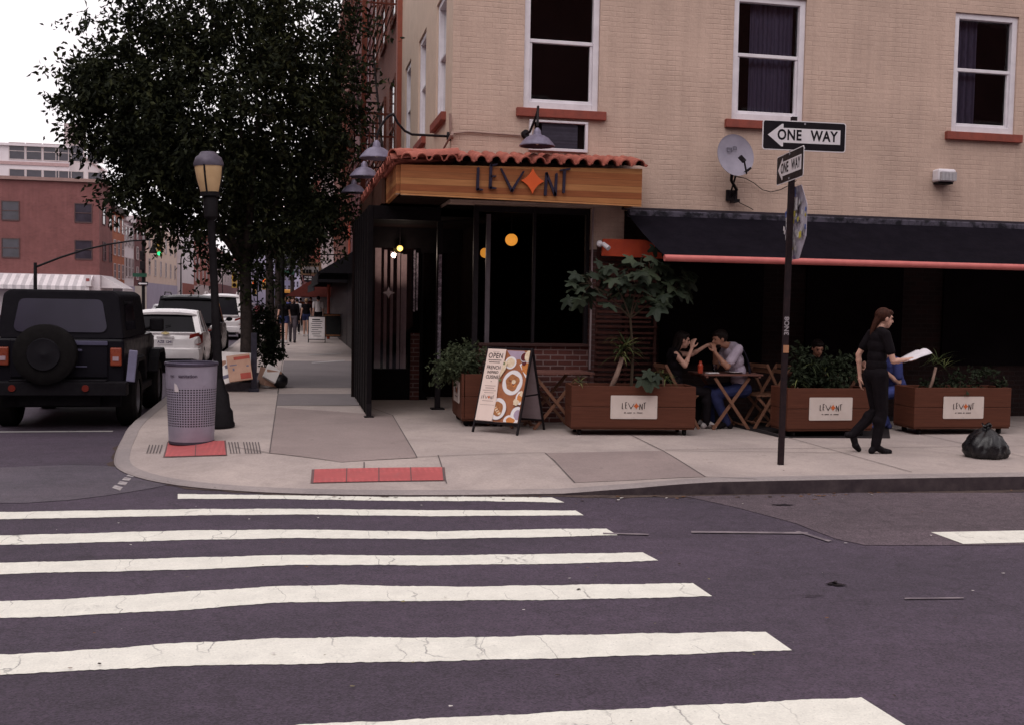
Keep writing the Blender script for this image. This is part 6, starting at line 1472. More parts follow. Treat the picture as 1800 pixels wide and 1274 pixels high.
man, jj = person('person in a pale lilac tee shirt leaning on the patio table, chin near the hands', L2, PI, J, dict(top=cloth_l, bottom=denim, shoe=shoe_k, hair=hair_k, beard=hair_k, skin=skin2, sleeve=.68), 1.76, .007)
mb = MB(); pts = []
for k in range(9):
    t_ = k/8; p = jj['che'].lerp(jj['pel'], t_)+jj['side']*(.175-.05*t_)+jj['sp']*.05*(1-t_)-jj['fw']*(.05+.07*math.sin(PI*t_))
    pts.append(p)
for k in range(8): mb.bar(pts[k]+L2*0, pts[k+1], .03, .012)
st = mb.build('bag_strap', M('strap_dark', (.02,.018,.03)), None, loc=(0,0,0)); st.parent = man
# diner with a shaved head behind the planter
L3 = V((U(1432,600,Y=13.95).x, 13.95, .15)); h_ = U(1432,612,Y=13.9)
J = dict(pelvis=(0,0,.53), chest=(.08,0,h_.z-.15-.18), head=(.12,0,h_.z-.15), look=(1,.0,-.35), wrist={-1:(.38,-.1,.80), 1:(.38,.1,.80)}, ankle={-1:(.45,-.12,.08), 1:(.45,.12,.08)}, kpole=(1,0,1))
person('person in black with short hair seated behind the second planter, only the head showing', L3, -PI/2-.1, J, dict(top=cloth_k, bottom=cloth_k, shoe=shoe_k, hair=hair_k, skin=skin2, sleeve=.8), 1.70, .010)
# diner in blue
L4 = V((U(1580,660,Y=13.6).x, 13.6, .15))
J = dict(pelvis=(0,0,.53), chest=(.14,0,.93), head=(.24,0,1.11), look=(1,0,-.3), wrist={-1:(.42,-.1,.82), 1:(.30,.14,.80)}, ankle={-1:(.35,-.13,.08), 1:(.24,.13,.08)}, kpole=(1,0,1))
person('person in blue seated at the patio behind the walking person in black', L4, PI, J, dict(top=cloth_b, bottom=cloth_b, shoe=M('shoe_blue', (.10,.12,.34)), hair=hair_k, sleeve=.7), 1.70, .010)
# walkers far down the pavement
def walker(label, px, py, H, rz, cl, st=.16, female=False):
    p = U(px, py, Z=.15)
    J = dict(pelvis=(0,0,.93*H/1.68), chest=(.01,0,1.38*H/1.68), head=(.03,0,1.56*H/1.68), look=(1,0,-.05), wrist={-1:(.12,-.24,.86), 1:(-.06,.24,.84)}, ankle={-1:(-st,-.08,.10), 1:(st*.9,.08,.08)}, epole={-1:(-1,0,0), 1:(-1,0,0)}, kpole=(1,0,.1))
    person(label, p, rz, J, cl, H, .016, female, 'people walking down the avenue')
walker('person with fair hair, dark top and denim shorts walking towards the camera', 499, 603, 1.68, -PI/2, dict(top=cloth_k, bottom=denim, shorts=True, bottom_name='shorts', shoe=shoe_w, hair=hair_bl, hair_long=True, sleeve=.4), female=True)
walker('person in dark clothes walking close beside the fair haired one', 514, 602, 1.70, -PI/2, dict(top=cloth_k, bottom=cloth_g, shoe=shoe_k, hair=hair_br, sleeve=1))
walker('person with bare legs in a dark top, walking away left of the white shirt', 538, 592, 1.66, PI/2, dict(top=cloth_k, bottom=denim, shorts=True, bottom_name='shorts', shoe=shoe_w, hair=hair_bl, sleeve=.3), female=True)
walker('person in a white shirt and dark trousers walking away past the sign board', 559, 588, 1.78, PI/2, dict(top=cloth_w, bottom=cloth_k, shoe=shoe_k, hair=hair_k, sleeve=.7))
walker('distant person in an orange top on the pavement', 528, 573, 1.7, PI/2, dict(top=cloth_o, bottom=cloth_k, shoe=shoe_k, hair=hair_k, sleeve=.7))
walker('distant person in a blue top behind the pair of nearer walkers', 507, 590, 1.72, -PI/2, dict(top=cloth_b, bottom=cloth_k, shoe=shoe_k, hair=hair_k, sleeve=.7))
walker('distant person in a white top and dark shorts between the walkers', 522, 588, 1.66, PI/2, dict(top=cloth_w, bottom=cloth_k, shoe=shoe_w, hair=hair_k, sleeve=.5), female=True)
walker('distant person in dark red on the pavement under the red awning', 546, 572, 1.75, -PI/2, dict(top=M('cloth_red', (.2,.04,.04)), bottom=denim, shoe=shoe_k, hair=hair_k, sleeve=.7))
walker('distant person in grey beside the one in orange', 521, 575, 1.7, -PI/2, dict(top=cloth_g, bottom=denim, shoe=shoe_k, hair=hair_br, sleeve=.7))
# ---------------------------------------------------------------- buildings down the avenue
XL = -14.5
def Yat(px, X): return U(px, 520, X=X).y
def Zat(py, px, X=None, Y=None): return (U(px, py, X=X) if X is not None else U(px, py, Y=Y)).z
wglass = M_glass_dark('far_glass', (.03,.026,.036), .1, .5); trim_p = M('trim_pale', (.52,.44,.44), rough=.7)
far_brown = M_brick('far_brown', (.235,.088,.082), (.185,.068,.066), (.26,.13,.125), .21, .075, .009, .2); far_orange = M_brick('far_orange', (.44,.135,.065), (.36,.105,.055), (.40,.18,.11), .21, .075, .009, .2)
far_red = M_brick('far_red', (.33,.085,.06), (.26,.07,.055), (.32,.14,.12), .21, .075, .009, .2); far_dkred = M_brick('far_dkred', (.17,.062,.065), (.14,.05,.055), (.2,.1,.1), .21, .075, .009, .2)
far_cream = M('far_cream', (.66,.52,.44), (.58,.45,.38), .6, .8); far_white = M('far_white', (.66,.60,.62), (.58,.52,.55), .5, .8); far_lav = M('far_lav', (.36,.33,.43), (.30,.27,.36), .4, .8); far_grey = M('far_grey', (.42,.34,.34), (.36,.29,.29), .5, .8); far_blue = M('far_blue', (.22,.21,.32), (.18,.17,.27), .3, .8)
def windows_on(t, f, cols, rows, w_, h_, inset=.12, sill=True, cap=100):
    """each window a part (surround) with its pane, copies of the first; f(u, z, d) -> point"""
    first = None
    for u in cols:
        for z in rows:
            if first is None:
                mb = MB(); fr = .07
                for a, b, c, d in ((u-w_/2-fr,u-w_/2,z-.06,z+h_+fr),(u+w_/2,u+w_/2+fr,z-.06,z+h_+fr),(u-w_/2,u+w_/2,z+h_,z+h_+fr),(u-w_/2,u+w_/2,z-.10,z),(u-w_/2,u+w_/2,z+h_*.5-.03,z+h_*.5+.03)):
                    p = [f(x, y, dd) for dd in (-.05,.02) for x, y in ((a,c),(b,c),(b,d),(a,d))]; mb.add(p, [(0,1,2,3),(7,6,5,4),(0,4,5,1),(1,5,6,2),(2,6,7,3),(3,7,4,0)])
                fo = mb.build('window', sill if not isinstance(sill, bool) else trim_p, t)
                g = MB(); g.add([f(x, y, -.012) for x, y in ((u-w_/2,z),(u+w_/2,z),(u+w_/2,z+h_),(u-w_/2,z+h_))], [(0,1,2,3)]); po = g.build('pane', wglass, fo)
                first = (fo, po, V(f(u, z, 0)))
            else:
                a = first[0].copy(); b = first[1].copy(); COL.objects.link(a); COL.objects.link(b); b.parent = a; a.location = V(f(u, z, 0))-first[2]
def block(name, label, x0, x1, y0, y1, z1, mat, cat='building', cornice=None, ck=None):
    t = thing(name, label, cat, ((x0+x1)/2, y0, 0), 0); mb = MB(); mb.box(x0,x1,y0,y1,-.1,z1); mb.build('wall', mat, t)
    mb = MB(); mb.box(x0-.25,x1+.25,y0-.25,y1+.0,z1+.003,z1+(.55 if cornice else .25)); mb.build('cornice', ck or mat, t); return t
fx = lambda X: (lambda u, z, d: (X-d, u, z))        # face looking towards +X
fy = lambda Y: (lambda u, z, d: (u, Y+d, z))        # face looking towards -Y
fxr = lambda X: (lambda u, z, d: (X+d, u, z))       # face looking towards -X
# opposite pavement
mb = MB(); mb.box(-18.6,XL+4.0-.0,-40,68,.0,.15); mb.box(-18.6,XL+4.0,Yat(175,XL)-4,320,.0,.15); tag(mb.build('far_pavement', concrete, loc=(0,0,0)), kind='structure')
Y0 = Yat(175,XL); Y1 = Yat(198,XL); zt_ = U(175,322,Y=Y0).z
t = block('brick_building', 'brown brick corner building with square windows and white awnings across the avenue', -46, XL, Y0, Y1, zt_, far_brown, ck=M('coping', (.30,.19,.17), rough=.8))
xs = [U(147,450,Y=Y0).x]; xs += [xs[0]-5.2, xs[0]-10.4, xs[0]-15.6]
wa = U(133,390,Y=Y0); wb = U(161,360,Y=Y0); w2 = U(147,455,Y=Y0)
windows_on(t, fy(Y0), xs, [wa.z, w2.z], wb.x-wa.x, wb.z-wa.z, sill=M('sill_dk', (.10,.06,.06)))
windows_on(t, fx(XL), [Yat(183,XL), Yat(194,XL)], [wa.z, w2.z], 1.3, wb.z-wa.z, sill=M('sill_dk', (.1,.06,.06)))
mb = MB(); mb.box(-46,XL+.02,Y0-.02,Y1,.15,U(175,484,Y=Y0).z); mb.build('shopfront', far_white, t)
def slope_awning(name, label, a, b, out, drop, mat, cat='awning', stripe=None):
    a = V(a); b = V(b); out = V(out); t = MB(); n = max(4, int((b-a).length/.3)); 
    for i in range(n):
        p = a.lerp(b, i/n); q = a.lerp(b, (i+1)/n); dn = V((0,0,-drop)); vl_ = V((0,0,-.3)); m = (i % 2) if stripe else 0
        t.add([p, q, q+out+dn, p+out+dn], [(0,3,2,1)], m); t.add([p+out+dn, q+out+dn, q+out+dn+vl_, p+out+dn+vl_], [(0,3,2,1)], m)
    t.add([a, a+out+V((0,0,-drop)), a+V((0,0,-drop))], [(0,1,2)], 0); t.add([b, b+out+V((0,0,-drop)), b+V((0,0,-drop))], [(0,2,1)], 0)
    o = t.build(name, [mat]+([stripe] if stripe else [])); tag(o, label, cat); s = o.modifiers.new('t','SOLIDIFY'); s.thickness = .03; return o
aw_w = M('awning_white', (.68,.63,.64), (.6,.55,.57), 3, .8); aw_g = M('awning_stripe', (.50,.46,.48), rough=.8)
za = U(140,484,Y=Y0).z; slope_awning('shop_awning', 'white striped awning on the street side of the brown brick building', (-40,Y0-.03,za), (U(163,484,Y=Y0).x,Y0-.03,za), (0,-1.5,0), .85, aw_w, stripe=aw_g)
slope_awning('shop_awning', 'white striped awning sloping down along the avenue side of the brown building', (XL+.05,Yat(177,XL)-.0,za), (XL+.05,Yat(197,XL),za), (1.6,0,0), .95, aw_w, stripe=aw_g)
mb = MB(); a = U(149,503,Y=Y0-1.6); b = U(160,484,Y=Y0-1.6); mb.box(a.x,b.x,Y0-1.66,Y0-1.6,a.z,b.z); mb.box(a.x+.1,b.x-.1,Y0-1.67,Y0-1.661,a.z+.35,b.z-.25,1)
tag(mb.build('shop_sign', [aw_w, M('sign_red', (.32,.08,.08))]), 'small white and red sign panel in front of the striped awning', 'sign')
# row on the far side of the avenue
def row(label, p0, p1, ytop, mat, nf, cols, w_, name='terrace_building', sillm=None, base=None, ybase=500, cor=None):
    y0 = Yat(p0,XL); y1 = Yat(p1,XL); zt = U(p0, ytop, X=XL).z
    t = block(name, label, -24, XL-ru(0,.05), y0+.02, y1-.02, zt, mat, cornice=True, ck=cor or mat)
    zb = U((p0+p1)/2, ybase, X=XL).z; st = (zt-zb)/nf
    windows_on(t, fx(XL), [y0+(y1-y0)*(k+.5)/cols for k in range(cols)], [zb+st*(k+.25) for k in range(nf)], w_, st*.58, sill=sillm or trim_p)
    mb = MB(); mb.box(XL+.001,XL+.06,y0+.05,y1-.05,.15,zb-.2); mb.build('shopfront', base or far_grey, t); return t
row('orange brick terrace with pale window surrounds next to the brown corner building', 198, 219, 372, far_orange, 3, 3, .95, base=M('shop_dark',(.10,.08,.10)), cor=M('corn_dk',(.05,.035,.035)))
row('white painted terrace next to the orange brick one', 219, 236, 388, far_white, 2, 3, 1.0, base=far_lav)
row('dark red terrace between the white terrace and the cream building', 236, 257, 392, far_dkred, 3, 2, 1.1, base=M('shop_cream',(.62,.56,.5)))
row('cream building with two rows of narrow windows beyond the traffic signal', 257, 311, 398, far_cream, 2, 6, 1.1, base=far_lav, ybase=497)
t = block('party_wall_building', 'tall blank white party wall beyond the cream building', -24, XL+.6, Yat(311,XL), Yat(333,XL), U(320,392,X=XL).z, far_white)
mb = MB(); mb.box(XL+.601,XL+.66,Yat(312,XL),Yat(333,XL),.15,U(322,499,X=XL).z); mb.build('lower_wall', far_red, t)
row('orange red brick building next to the blank white wall', 333, 346, 400, far_red, 3, 3, 1.2)
row('dull red brick building with a dark slanted canopy', 346, 372, 410, far_red, 3, 4, 1.3)
row('pale grey corner building with a pink cornice band', 372, 420, 436, far_grey, 3, 9, 1.5, cor=M('pink_band', (.40,.19,.18)), base=far_dkred)
row('farther red brick building half hidden by the tree trunk', 420, 445, 455, far_red, 3, 8, 1.6)
row('hazy lilac buildings where the avenue narrows', 445, 484, 462, far_lav, 3, 10, 1.6)  # distance haze is put into the lilac wall colour
t = block('tall_apartment_building', 'pale apartment block rising behind the brown corner building', -52, XL-8, 118, 140, U(140,262,Y=118).z, far_white)
windows_on(t, fy(118), [U(x,300,Y=118).x for x in (30,60,90,112,134,168)], [U(130,284,Y=118).z, U(130,330,Y=118).z], 1.4, 1.6)
mb = MB(); mb.box(-50,XL-8,117.9,118,U(140,292,Y=118).z-.15,U(140,289,Y=118).z); mb.build('string_course', M('course', (.45,.3,.3)), t)
mb = MB(); c = U(129,262,Y=119); mb.box(c.x-.9,c.x+.9,119,121,c.z,c.z+2.6); mb.build('chimney', far_grey, t)
for k, (p0, p1, Y, yt, m_, lab) in enumerate(((482,512,260,452,far_blue,'blue lilac far building closing the avenue'),(508,532,300,438,far_lav,'tall hazy tower at the end of the avenue'),(528,560,240,425,far_grey,'far pale building above the hanging shop signs'),(440,486,330,446,far_lav,'far lilac block behind the slim tree'))):  # blue and lilac walls carry the haze of distance in their colour
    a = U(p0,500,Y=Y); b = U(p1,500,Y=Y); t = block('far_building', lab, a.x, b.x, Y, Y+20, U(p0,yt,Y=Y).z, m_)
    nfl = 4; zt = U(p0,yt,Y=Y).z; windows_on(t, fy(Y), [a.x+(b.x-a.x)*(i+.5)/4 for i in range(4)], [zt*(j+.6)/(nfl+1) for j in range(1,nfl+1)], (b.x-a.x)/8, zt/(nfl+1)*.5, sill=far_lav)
# near side of the avenue beyond the cafe
def near(label, y0, y1, z1, mat, cols, nf, shop, awn=None):
    t = block('shop_building', label, 2.05, 14, y0+.02, y1-.02, z1, mat, cornice=True); 
    windows_on(t, fxr(2.05), [y0+(y1-y0)*(k+.5)/cols for k in range(cols)], [4.4+3.2*k for k in range(nf)], 1.1, 1.9, sill=mat)
    mb = MB(); mb.box(1.95,2.049,y0+.1,y1-.1,.15,3.4); mb.build('shopfront', shop, t)
    if awn: slope_awning('shop_awning', awn[0], (2.0,y0+.3,awn[1]), (2.0,y1-.3,awn[1]), (-awn[2],0,0), awn[3], awn[4])
    return t
sd = M('shop_black', (.015,.012,.014), rough=.4); br2 = M_brick('near_brown', (.20,.062,.04), (.16,.05,.035), (.2,.1,.08), .21, .075, .009, .3)
nb = near('dark red brick neighbour with an iron fire escape beside the tan building', 21.25, 29, 13.5, br2, 3, 3, sd)
near('dark brick shop building farther along the near pavement', 29, 39, 12, far_dkred, 4, 3, sd, ('dark awning over the near shopfronts, closest behind the vestibule', 3.3, 1.3, .8, M('aw_black', (.016,.014,.017), rough=.8)))
near('orange brown shop building with fire escapes above the dark awnings', 39, 55, 12.5, br2, 6, 3, sd, ('long dark awning farther down the near pavement', 3.2, 1.2, .8, M('aw_black', (.016,.014,.017))))
near('pale shop building beyond the red awning', 55, 80, 10.5, far_grey, 8, 2, sd, ('dark red awning projecting over the near pavement', 3.4, 2.3, 1.5, M('aw_red', (.12,.03,.025), rough=.8)))
near('distant brick buildings on the near side of the avenue', 80, 130, 12, far_red, 12, 3, sd)
near('farthest brown building on the near side of the avenue', 130, 235, 11, far_dkred, 14, 2, sd)
# fire escape
fe = thing('fire_escape', 'dark red iron fire escape with railings on the neighbouring brick wall', 'fire escape', (1.6,22,3.5)); fe_m = M('fe_red', (.17,.045,.028), (.11,.032,.022), 10, .6); fe_k = M('fe_black', (.03,.02,.02), rough=.6)
for z in (4.6, 7.7):
    mb = MB()
    for k in range(9): mb.bar((1.25+k*.09,22.0,z),(1.25+k*.09,27.6,z),.03,.02)
    mb.build('platform', fe_m, fe)
    mb = MB(); 
    for zz in (.05,.5,.95): mb.bar((1.22,22.0,z+zz),(1.22,27.6,z+zz),.035); mb.bar((1.22,22.0,z+zz),(2.04,22.0,z+zz),.035)
    for k in range(38): mb.bar((1.22,22.0+k*.15,z),(1.22,22.0+k*.15,z+.95),.018)
    for k in range(6): mb.bar((1.22+k*.15,22.0,z),(1.22+k*.15,22.0,z+.95),.018)
    mb.build('railing', fe_m, fe)
mb = MB(); 
for x in (1.45,1.9): mb.bar((x,23,4.6),(x,26.5,7.7),.05)
for k in range(12): t_ = k/11; mb.bar((1.45,23+3.5*t_,4.6+3.1*t_),(1.9,23+3.5*t_,4.6+3.1*t_),.12,.02)
mb.build('stair', fe_k, fe)
mb = MB(); mb.bar((1.37,21.7,3.1),(1.37,21.7,11),.10); mb.build('post', fe_m, fe)
mb = MB(); mb.box(1.98,2.10,21.16,21.45,3.3,12); tag(mb.build('brick_pilaster', M('pilaster_red', (.30,.085,.055), (.24,.07,.045), 6, .7)), 'terracotta red pilaster strip at the end of the tan side wall', 'pilaster')
# scaffold style red posts by the far shops
for k, (px, py, lab) in enumerate(((613,607,'tall thin red post at the pavement edge of the dark shopfronts'),(577,596,'shorter red post beside the far wooden sign board'))):
    p = U(px, py, Z=.15); mb = MB(); mb.tube([(p.x,p.y,.15),(p.x,p.y,4.6 if k == 0 else 2.4)], .06, 8); tag(mb.build('red_post', M('post_red', (.36,.07,.04), rough=.6)), lab, 'post')
# hanging signs
def hang_sign(label, px0, px1, py0, py1, Y, m1, bars, m2, shield=False, band=None):
    a = U(px0,py1,Y=Y); b = U(px1,py0,Y=Y); t = thing('hanging_sign', label, 'sign', ((a.x+b.x)/2,Y,a.z)); mb = MB()
    if shield: cx = (a.x+b.x)/2; w_ = (b.x-a.x)/2; h_ = b.z-a.z; mb.prism([(cx,a.z),(cx+w_*.8,a.z+h_*.35),(cx+w_,b.z),(cx-w_,b.z),(cx-w_*.8,a.z+h_*.35)], (0,Y,0), (1,0,0), (0,0,1), .08)
    else: mb.box(a.x,b.x,Y,Y+.12,a.z,b.z)
    mb.build('board', m1, t, bevel=.01); mb = MB(); W_, H_ = b.x-a.x, b.z-a.z
    for x0, x1, z0, z1 in bars: mb.box(a.x+W_*x0,a.x+W_*x1,Y-.012,Y-.002,a.z+H_*z0,a.z+H_*z1)
    mb.build('lettering', m2, t)
    if band:
        mb = MB(); 
        for x0, x1, z0, z1 in band: mb.box(a.x+W_*x0,a.x+W_*x1,Y-.018,Y-.014,a.z+H_*z0,a.z+H_*z1)
        mb.build('panel_band', M('band_white', (.6,.55,.55)), t)
    return t
arm_y = 44.0
t = hang_sign('tan hanging shop sign with a white panel and dark lettering', 529, 565, 462, 484, arm_y, M('sign_tan', (.36,.22,.13), rough=.6), [(.12,.22,.74,.92),(.24,.34,.74,.92),(.38,.52,.74,.92),(.55,.65,.74,.92),(.68,.78,.74,.92),(.82,.9,.74,.92)], sgn_k, band=[(.08,.86,.22,.66)])
a = U(529,462,Y=arm_y); mb = MB(); mb.bar((a.x-.1,arm_y+.06,a.z+.35),(2.03,arm_y+.06,a.z+.35),.05); mb.bar((a.x+.1,arm_y+.06,a.z),(a.x+.1,arm_y+.06,a.z+.35),.02); mb.bar((a.x+.7,arm_y+.06,a.z),(a.x+.7,arm_y+.06,a.z+.35),.02); mb.build('bracket', black_metal, t)
p0_ = U(532,480,Y=arm_y-.02); mb = MB(); Wd = U(562,480,Y=arm_y).x-p0_.x
for x0, x1 in ((.0,.16),(.19,.33),(.36,.52),(.66,.76),(.80,.9)): mb.box(p0_.x+Wd*x0,p0_.x+Wd*x1,arm_y-.03,arm_y-.02,p0_.z-.02,p0_.z+.13)
mb.build('small_lettering', sgn_k, t)
hang_sign('dark shield shaped hanging sign with white lettering below the tan one', 532, 551, 485, 497, arm_y-.3, M('sign_navy', (.02,.018,.03)), [(.16,.3,.66,.86),(.34,.5,.66,.86),(.55,.84,.66,.86),(.14,.3,.36,.54),(.36,.52,.36,.54),(.56,.84,.36,.54)], sgn_w, shield=True)
hang_sign('small red and white lit sign by the near shop corner', 576, 583, 472, 492, 46.0, M('sign_red2', (.45,.09,.06)), [(.1,.9,.1,.4),(.1,.9,.62,.8)], sgn_w)
# far sandwich boards
def board_far(pn, o, ax, up, n, W, Hf):
    mb = MB(); q = lambda x, y: o+ax*(x*W)+up*(y*Hf)+n*.004
    for k, (x0, x1, h) in enumerate(((.2,.7,.05),(.2,.85,.03),(.15,.8,.025),(.2,.75,.025),(.15,.85,.025),(.2,.6,.025),(.15,.8,.025),(.2,.7,.025),(.3,.8,.025))): y = .90-k*.095; mb.add([q(x0,y-h),q(x1,y-h),q(x1,y),q(x0,y)], [(0,1,2,3)])
    mb.build('lettering', sgn_k, pn)
p = U(557,603,Z=.15); sandwich('white lettered sandwich board standing far down the pavement', (p.x,p.y+.2,.15), -.05, .62, 1.0, .5, dict(bg=M('board_white', (.66,.60,.60)), draw=board_far))
def chalk(pn, o, ax, up, n, W, Hf): mb = MB(); mb.add([o+ax*(.06)+up*.06+n*.004, o+ax*(W-.06)+up*.06+n*.004, o+ax*(W-.06)+up*(Hf-.06)+n*.004, o+ax*.06+up*(Hf-.06)+n*.004], [(0,1,2,3)]); mb.build('slate', M('slate', (.03,.03,.03)), pn)
p = U(585,597,Z=.15); sandwich('dark chalkboard sandwich board with a wooden rim by the red post', (p.x,p.y,.15), .05, .75, 1.05, .5, dict(bg=M('board_wood', (.30,.13,.06)), draw=chalk))
# signals and street signs at the far crossing
sig_y = M('signal_yellow', (.50,.32,.05), (.40,.25,.04), 6, .5); lens_d = M('lens_dark', (.03,.015,.012), rough=.3); green_l = M_emit('green_light', (.03,.8,.30), 1.0); red_l = M_emit('red_light', (1.0,.12,.03), 1.2)
def signal_head(t, c, on=None, ks=1.0, mat=None):
    c = V(c); mb = MB()
    for k in range(3): mb.box(c.x-.17*ks,c.x+.17*ks,c.y,c.y+.2,c.z-.50*ks+k*.34*ks,c.z-.50*ks+k*.34*ks+.325*ks)
    hd_ = mb.build('signal_head', mat or sig_y, t)
    for k in range(3):
        z = c.z-.335*ks+k*.34*ks; mb = MB(); R = Matrix.Rotation(PI/2,3,'X'); mb.lathe([(.115*ks,0),(.125*ks,.02),(.001,.03)], (c.x,c.y-.0,z), 14, R)
        lit = {0:'g',1:'a',2:'r'}[k] == on; mb.build('lens', (green_l if on == 'g' else red_l) if lit else lens_d, hd_)
        mb = MB(); pts = [(c.x+.14*ks*math.cos(a), c.y, z+.14*ks*math.sin(a)) for a in [PI*i/8 for i in range(9)]]
        mb.add(pts+[(x,y-.16*ks,zz) for x,y,zz in pts], [(i,i+1,9+i+1,9+i) for i in range(8)]); mb.build('visor', mat or sig_y, hd_)
SY = 72.0
t = thing('traffic_signal', 'yellow traffic signal showing green on a curved arm over the far crossing', 'traffic signal', (U(62,545,Y=SY).x,SY,.15))
pts = [U(x,y,Y=SY) for x, y in ((62,545),(62,462))]; mb = MB(); mb.tube([V((pts[0].x,SY,.1)), pts[1]], [.14,.10], 10); mb.build('pole', iron, t)
mb = MB(); mb.tube([U(x,y,Y=SY) for x, y in ((62,470),(106,453),(150,439),(190,430),(230,424),(262,422),(283,423))], [.07,.065,.06,.055,.05,.045,.04], 8); mb.build('arm', iron, t)
c = U(280,437,Y=SY); signal_head(t, c, 'g', 1.0); mb = MB(); mb.bar((c.x,SY+.1,c.z+.5),(c.x,SY+.1,c.z+.75),.05); mb.build('hanger', iron, t)
mb = MB(); c = U(269,440,Y=SY); mb.lathe([(.26,0),(.24,.1),(.12,.35),(.06,.5),(.03,.8)], (c.x,SY,c.z-.2), 14); mb.build('bell_lamp', iron, t, smooth=True)
mb = MB(); c0 = U(252,535,Y=70.0); t = thing('sign_pole', 'dark pole at the far corner with green and one way street signs', 'sign post', (c0.x,70,.15))
mb.tube([(c0.x,70,.1),(c0.x,70,U(252,425,Y=70).z)], .10, 8); mb.build('pole', iron, t)
mb = MB(); a = U(246,475,Y=69.8); b = U(255,442,Y=69.8); mb.box(a.x,b.x,69.7,69.88,a.z,a.z+1.0*.55); mb.box(a.x,b.x-.05,69.7,69.88,a.z+.62,b.z); mb.build('signal_box', black_metal, t, bevel=.03)
mb = MB(); a = U(233,487,Y=69.8); b = U(258,481,Y=69.8); mb.box(a.x,b.x,69.8,69.83,a.z,b.z); s_ = mb.build('street_sign', M('sign_green', (.03,.09,.06)), t)
mb = MB(); a = U(242,502,Y=69.8); b = U(260,496,Y=69.8); mb.box(a.x,b.x,69.8,69.83,a.z,b.z); s_ = mb.build('one_way_sign', sgn_k, t); mb = MB(); zc = (a.z+b.z)/2; mb.prism([(a.x+.03,zc),(a.x+.16,zc-.08),(a.x+.16,zc-.04),(b.x-.05,zc-.04),(b.x-.05,zc+.04),(a.x+.16,zc+.04),(a.x+.16,zc+.08)], (0,69.795,0), (1,0,0), (0,0,1), 0); mb.build('arrow', sgn_w, s_)
# across the side street and along the avenue, out of the frame: the walls that shade the corner
for lab, x0, x1, y0, y1, z1, m_ in (('brick apartment house across the side street from the cafe', -2, 26, -24, -11, 14, far_brown), ('cream apartment house farther along the side street', 26.2, 60, -24, -11, 13, far_dkred),
        ('long red brick row facing the parked cars across the avenue', -26, XL, -12, 30, 12.5, far_dkred), ('brown brick row across the avenue next to the long red one', -26, XL, 30.2, 52, 11.5, far_brown), ('brick house at the opposite corner of the avenue', -30, XL, -50, -24.2, 12, far_red)):
    t = block('apartment_building', lab, x0, x1, y0, y1, z1, m_, cornice=True)
    if x1 == XL: windows_on(t, fx(XL), [y0+1.8+3.0*k for k in range(int((y1-y0-1.8)/3.0))], [4.3, 7.4], 1.1, 1.9)
    else: windows_on(t, lambda u, z, d, Y=y1: (u, Y-d, z), [x0+1.8+3.0*k for k in range(int((x1-x0-1.8)/3.0))], [4.3, 7.6], 1.1, 1.9)
# ornate street lamps
def crook(label, px, pyb, Y, ztop, cat='street lamp'):
    b = U(px, pyb, Y=Y); k = ztop/8.0; t = thing('crook_street_lamp', label, cat, (b.x,Y,.15), 0, 'crook headed street lamps down the avenue'); mb = MB()
    R_c = .95*k; top = ztop-R_c; pts = [V((b.x,Y,.1)), V((b.x,Y,top*.5)), V((b.x,Y,top))]+[V((b.x+R_c-R_c*math.cos(a), Y, top+R_c*math.sin(a))) for a in [PI*i/10 for i in range(1,11)]]+[V((b.x+2*R_c,Y,top-.25*k))]
    mb.tube(pts, [.13*k,.09*k]+[.06*k]*(len(pts)-2), 8); mb.build('post', iron, t, smooth=True)
    mb = MB(); pts = [V((b.x+R_c+.55*R_c*(1-i/16)*math.cos(-PI+i*.55), Y, top+.25*R_c+.55*R_c*(1-i/16)*math.sin(-PI+i*.55))) for i in range(14)]; mb.tube(pts, .035*k, 6); mb.build('scroll', iron, t)
    mb = MB(); mb.lathe([(.28*k,0),(.24*k,.2*k),(.12*k,.42*k),(.06*k,.6*k)], (b.x+2*R_c,Y,top-.85*k), 12); mb.build('bell_lamp', iron, t, smooth=True)
crook('dark crook street lamp with a scroll in front of the blank white wall', 318, 535, 92, U(318,443,Y=92).z)
crook('smaller distant crook street lamp left of the big tree trunk', 391, 530, 150, U(391,474,Y=150).z)
# far signals and lights
for k, (px, py, Y, on, lab) in enumerate(((412,493,110,None,'yellow far traffic signal left of the big tree trunk'),(447,506,130,'r','far traffic signal with a red light right of the big trunk'),(476,508,130,'r','second far traffic signal with a red light beside the slim tree'),(464,500,150,'r','farthest traffic signal with a red light'))):
    c = U(px,py,Y=Y); t = thing('traffic_signal', lab, 'traffic signal', (c.x,Y,.15)); signal_head(t, c, on, 1.5); mb = MB(); mb.bar((c.x+.35,Y+.3,.1),(c.x+.35,Y+.3,c.z+.6),.14); mb.bar((c.x,Y+.3,c.z+.6),(c.x+.4,Y+.3,c.z+.6),.1); mb.build('pole', iron, t)
c = U(455,546,Y=38); mb = MB(); R = Matrix.Rotation(PI/2,3,'X'); t = thing('round_sign', 'round dull red disc sign on a dark stand near the slim tree', 'sign', (c.x,38,.15)); mb.lathe([(.001,0),(.18,0),(.18,.02),(.001,.02)], c, 20, R); mb.build('disc', M('disc_red', (.32,.08,.09)), t); mb = MB(); mb.bar((c.x,38.03,.15),(c.x,38.03,c.z),.05); mb.build('stand', iron, t)
c = U(506,523,Y=80); mb = MB(); a = U(495,534,Y=80); b = U(519,512,Y=80); t = thing('delivery_van', 'yellow orange van far down the avenue above the walkers', 'van', ((a.x+b.x)/2,80,0)); mb.box(a.x,b.x,80,84.5,.45,b.z+.1); mb.build('body', M('van_yellow', (.55,.26,.05), (.48,.22,.04), 3, .4), t, bevel=.08)
mb = MB(); mb.box(a.x+.12,b.x-.12,79.97,79.99,b.z-.75,b.z-.15); mb.build('rear_window', car_glass, t); 
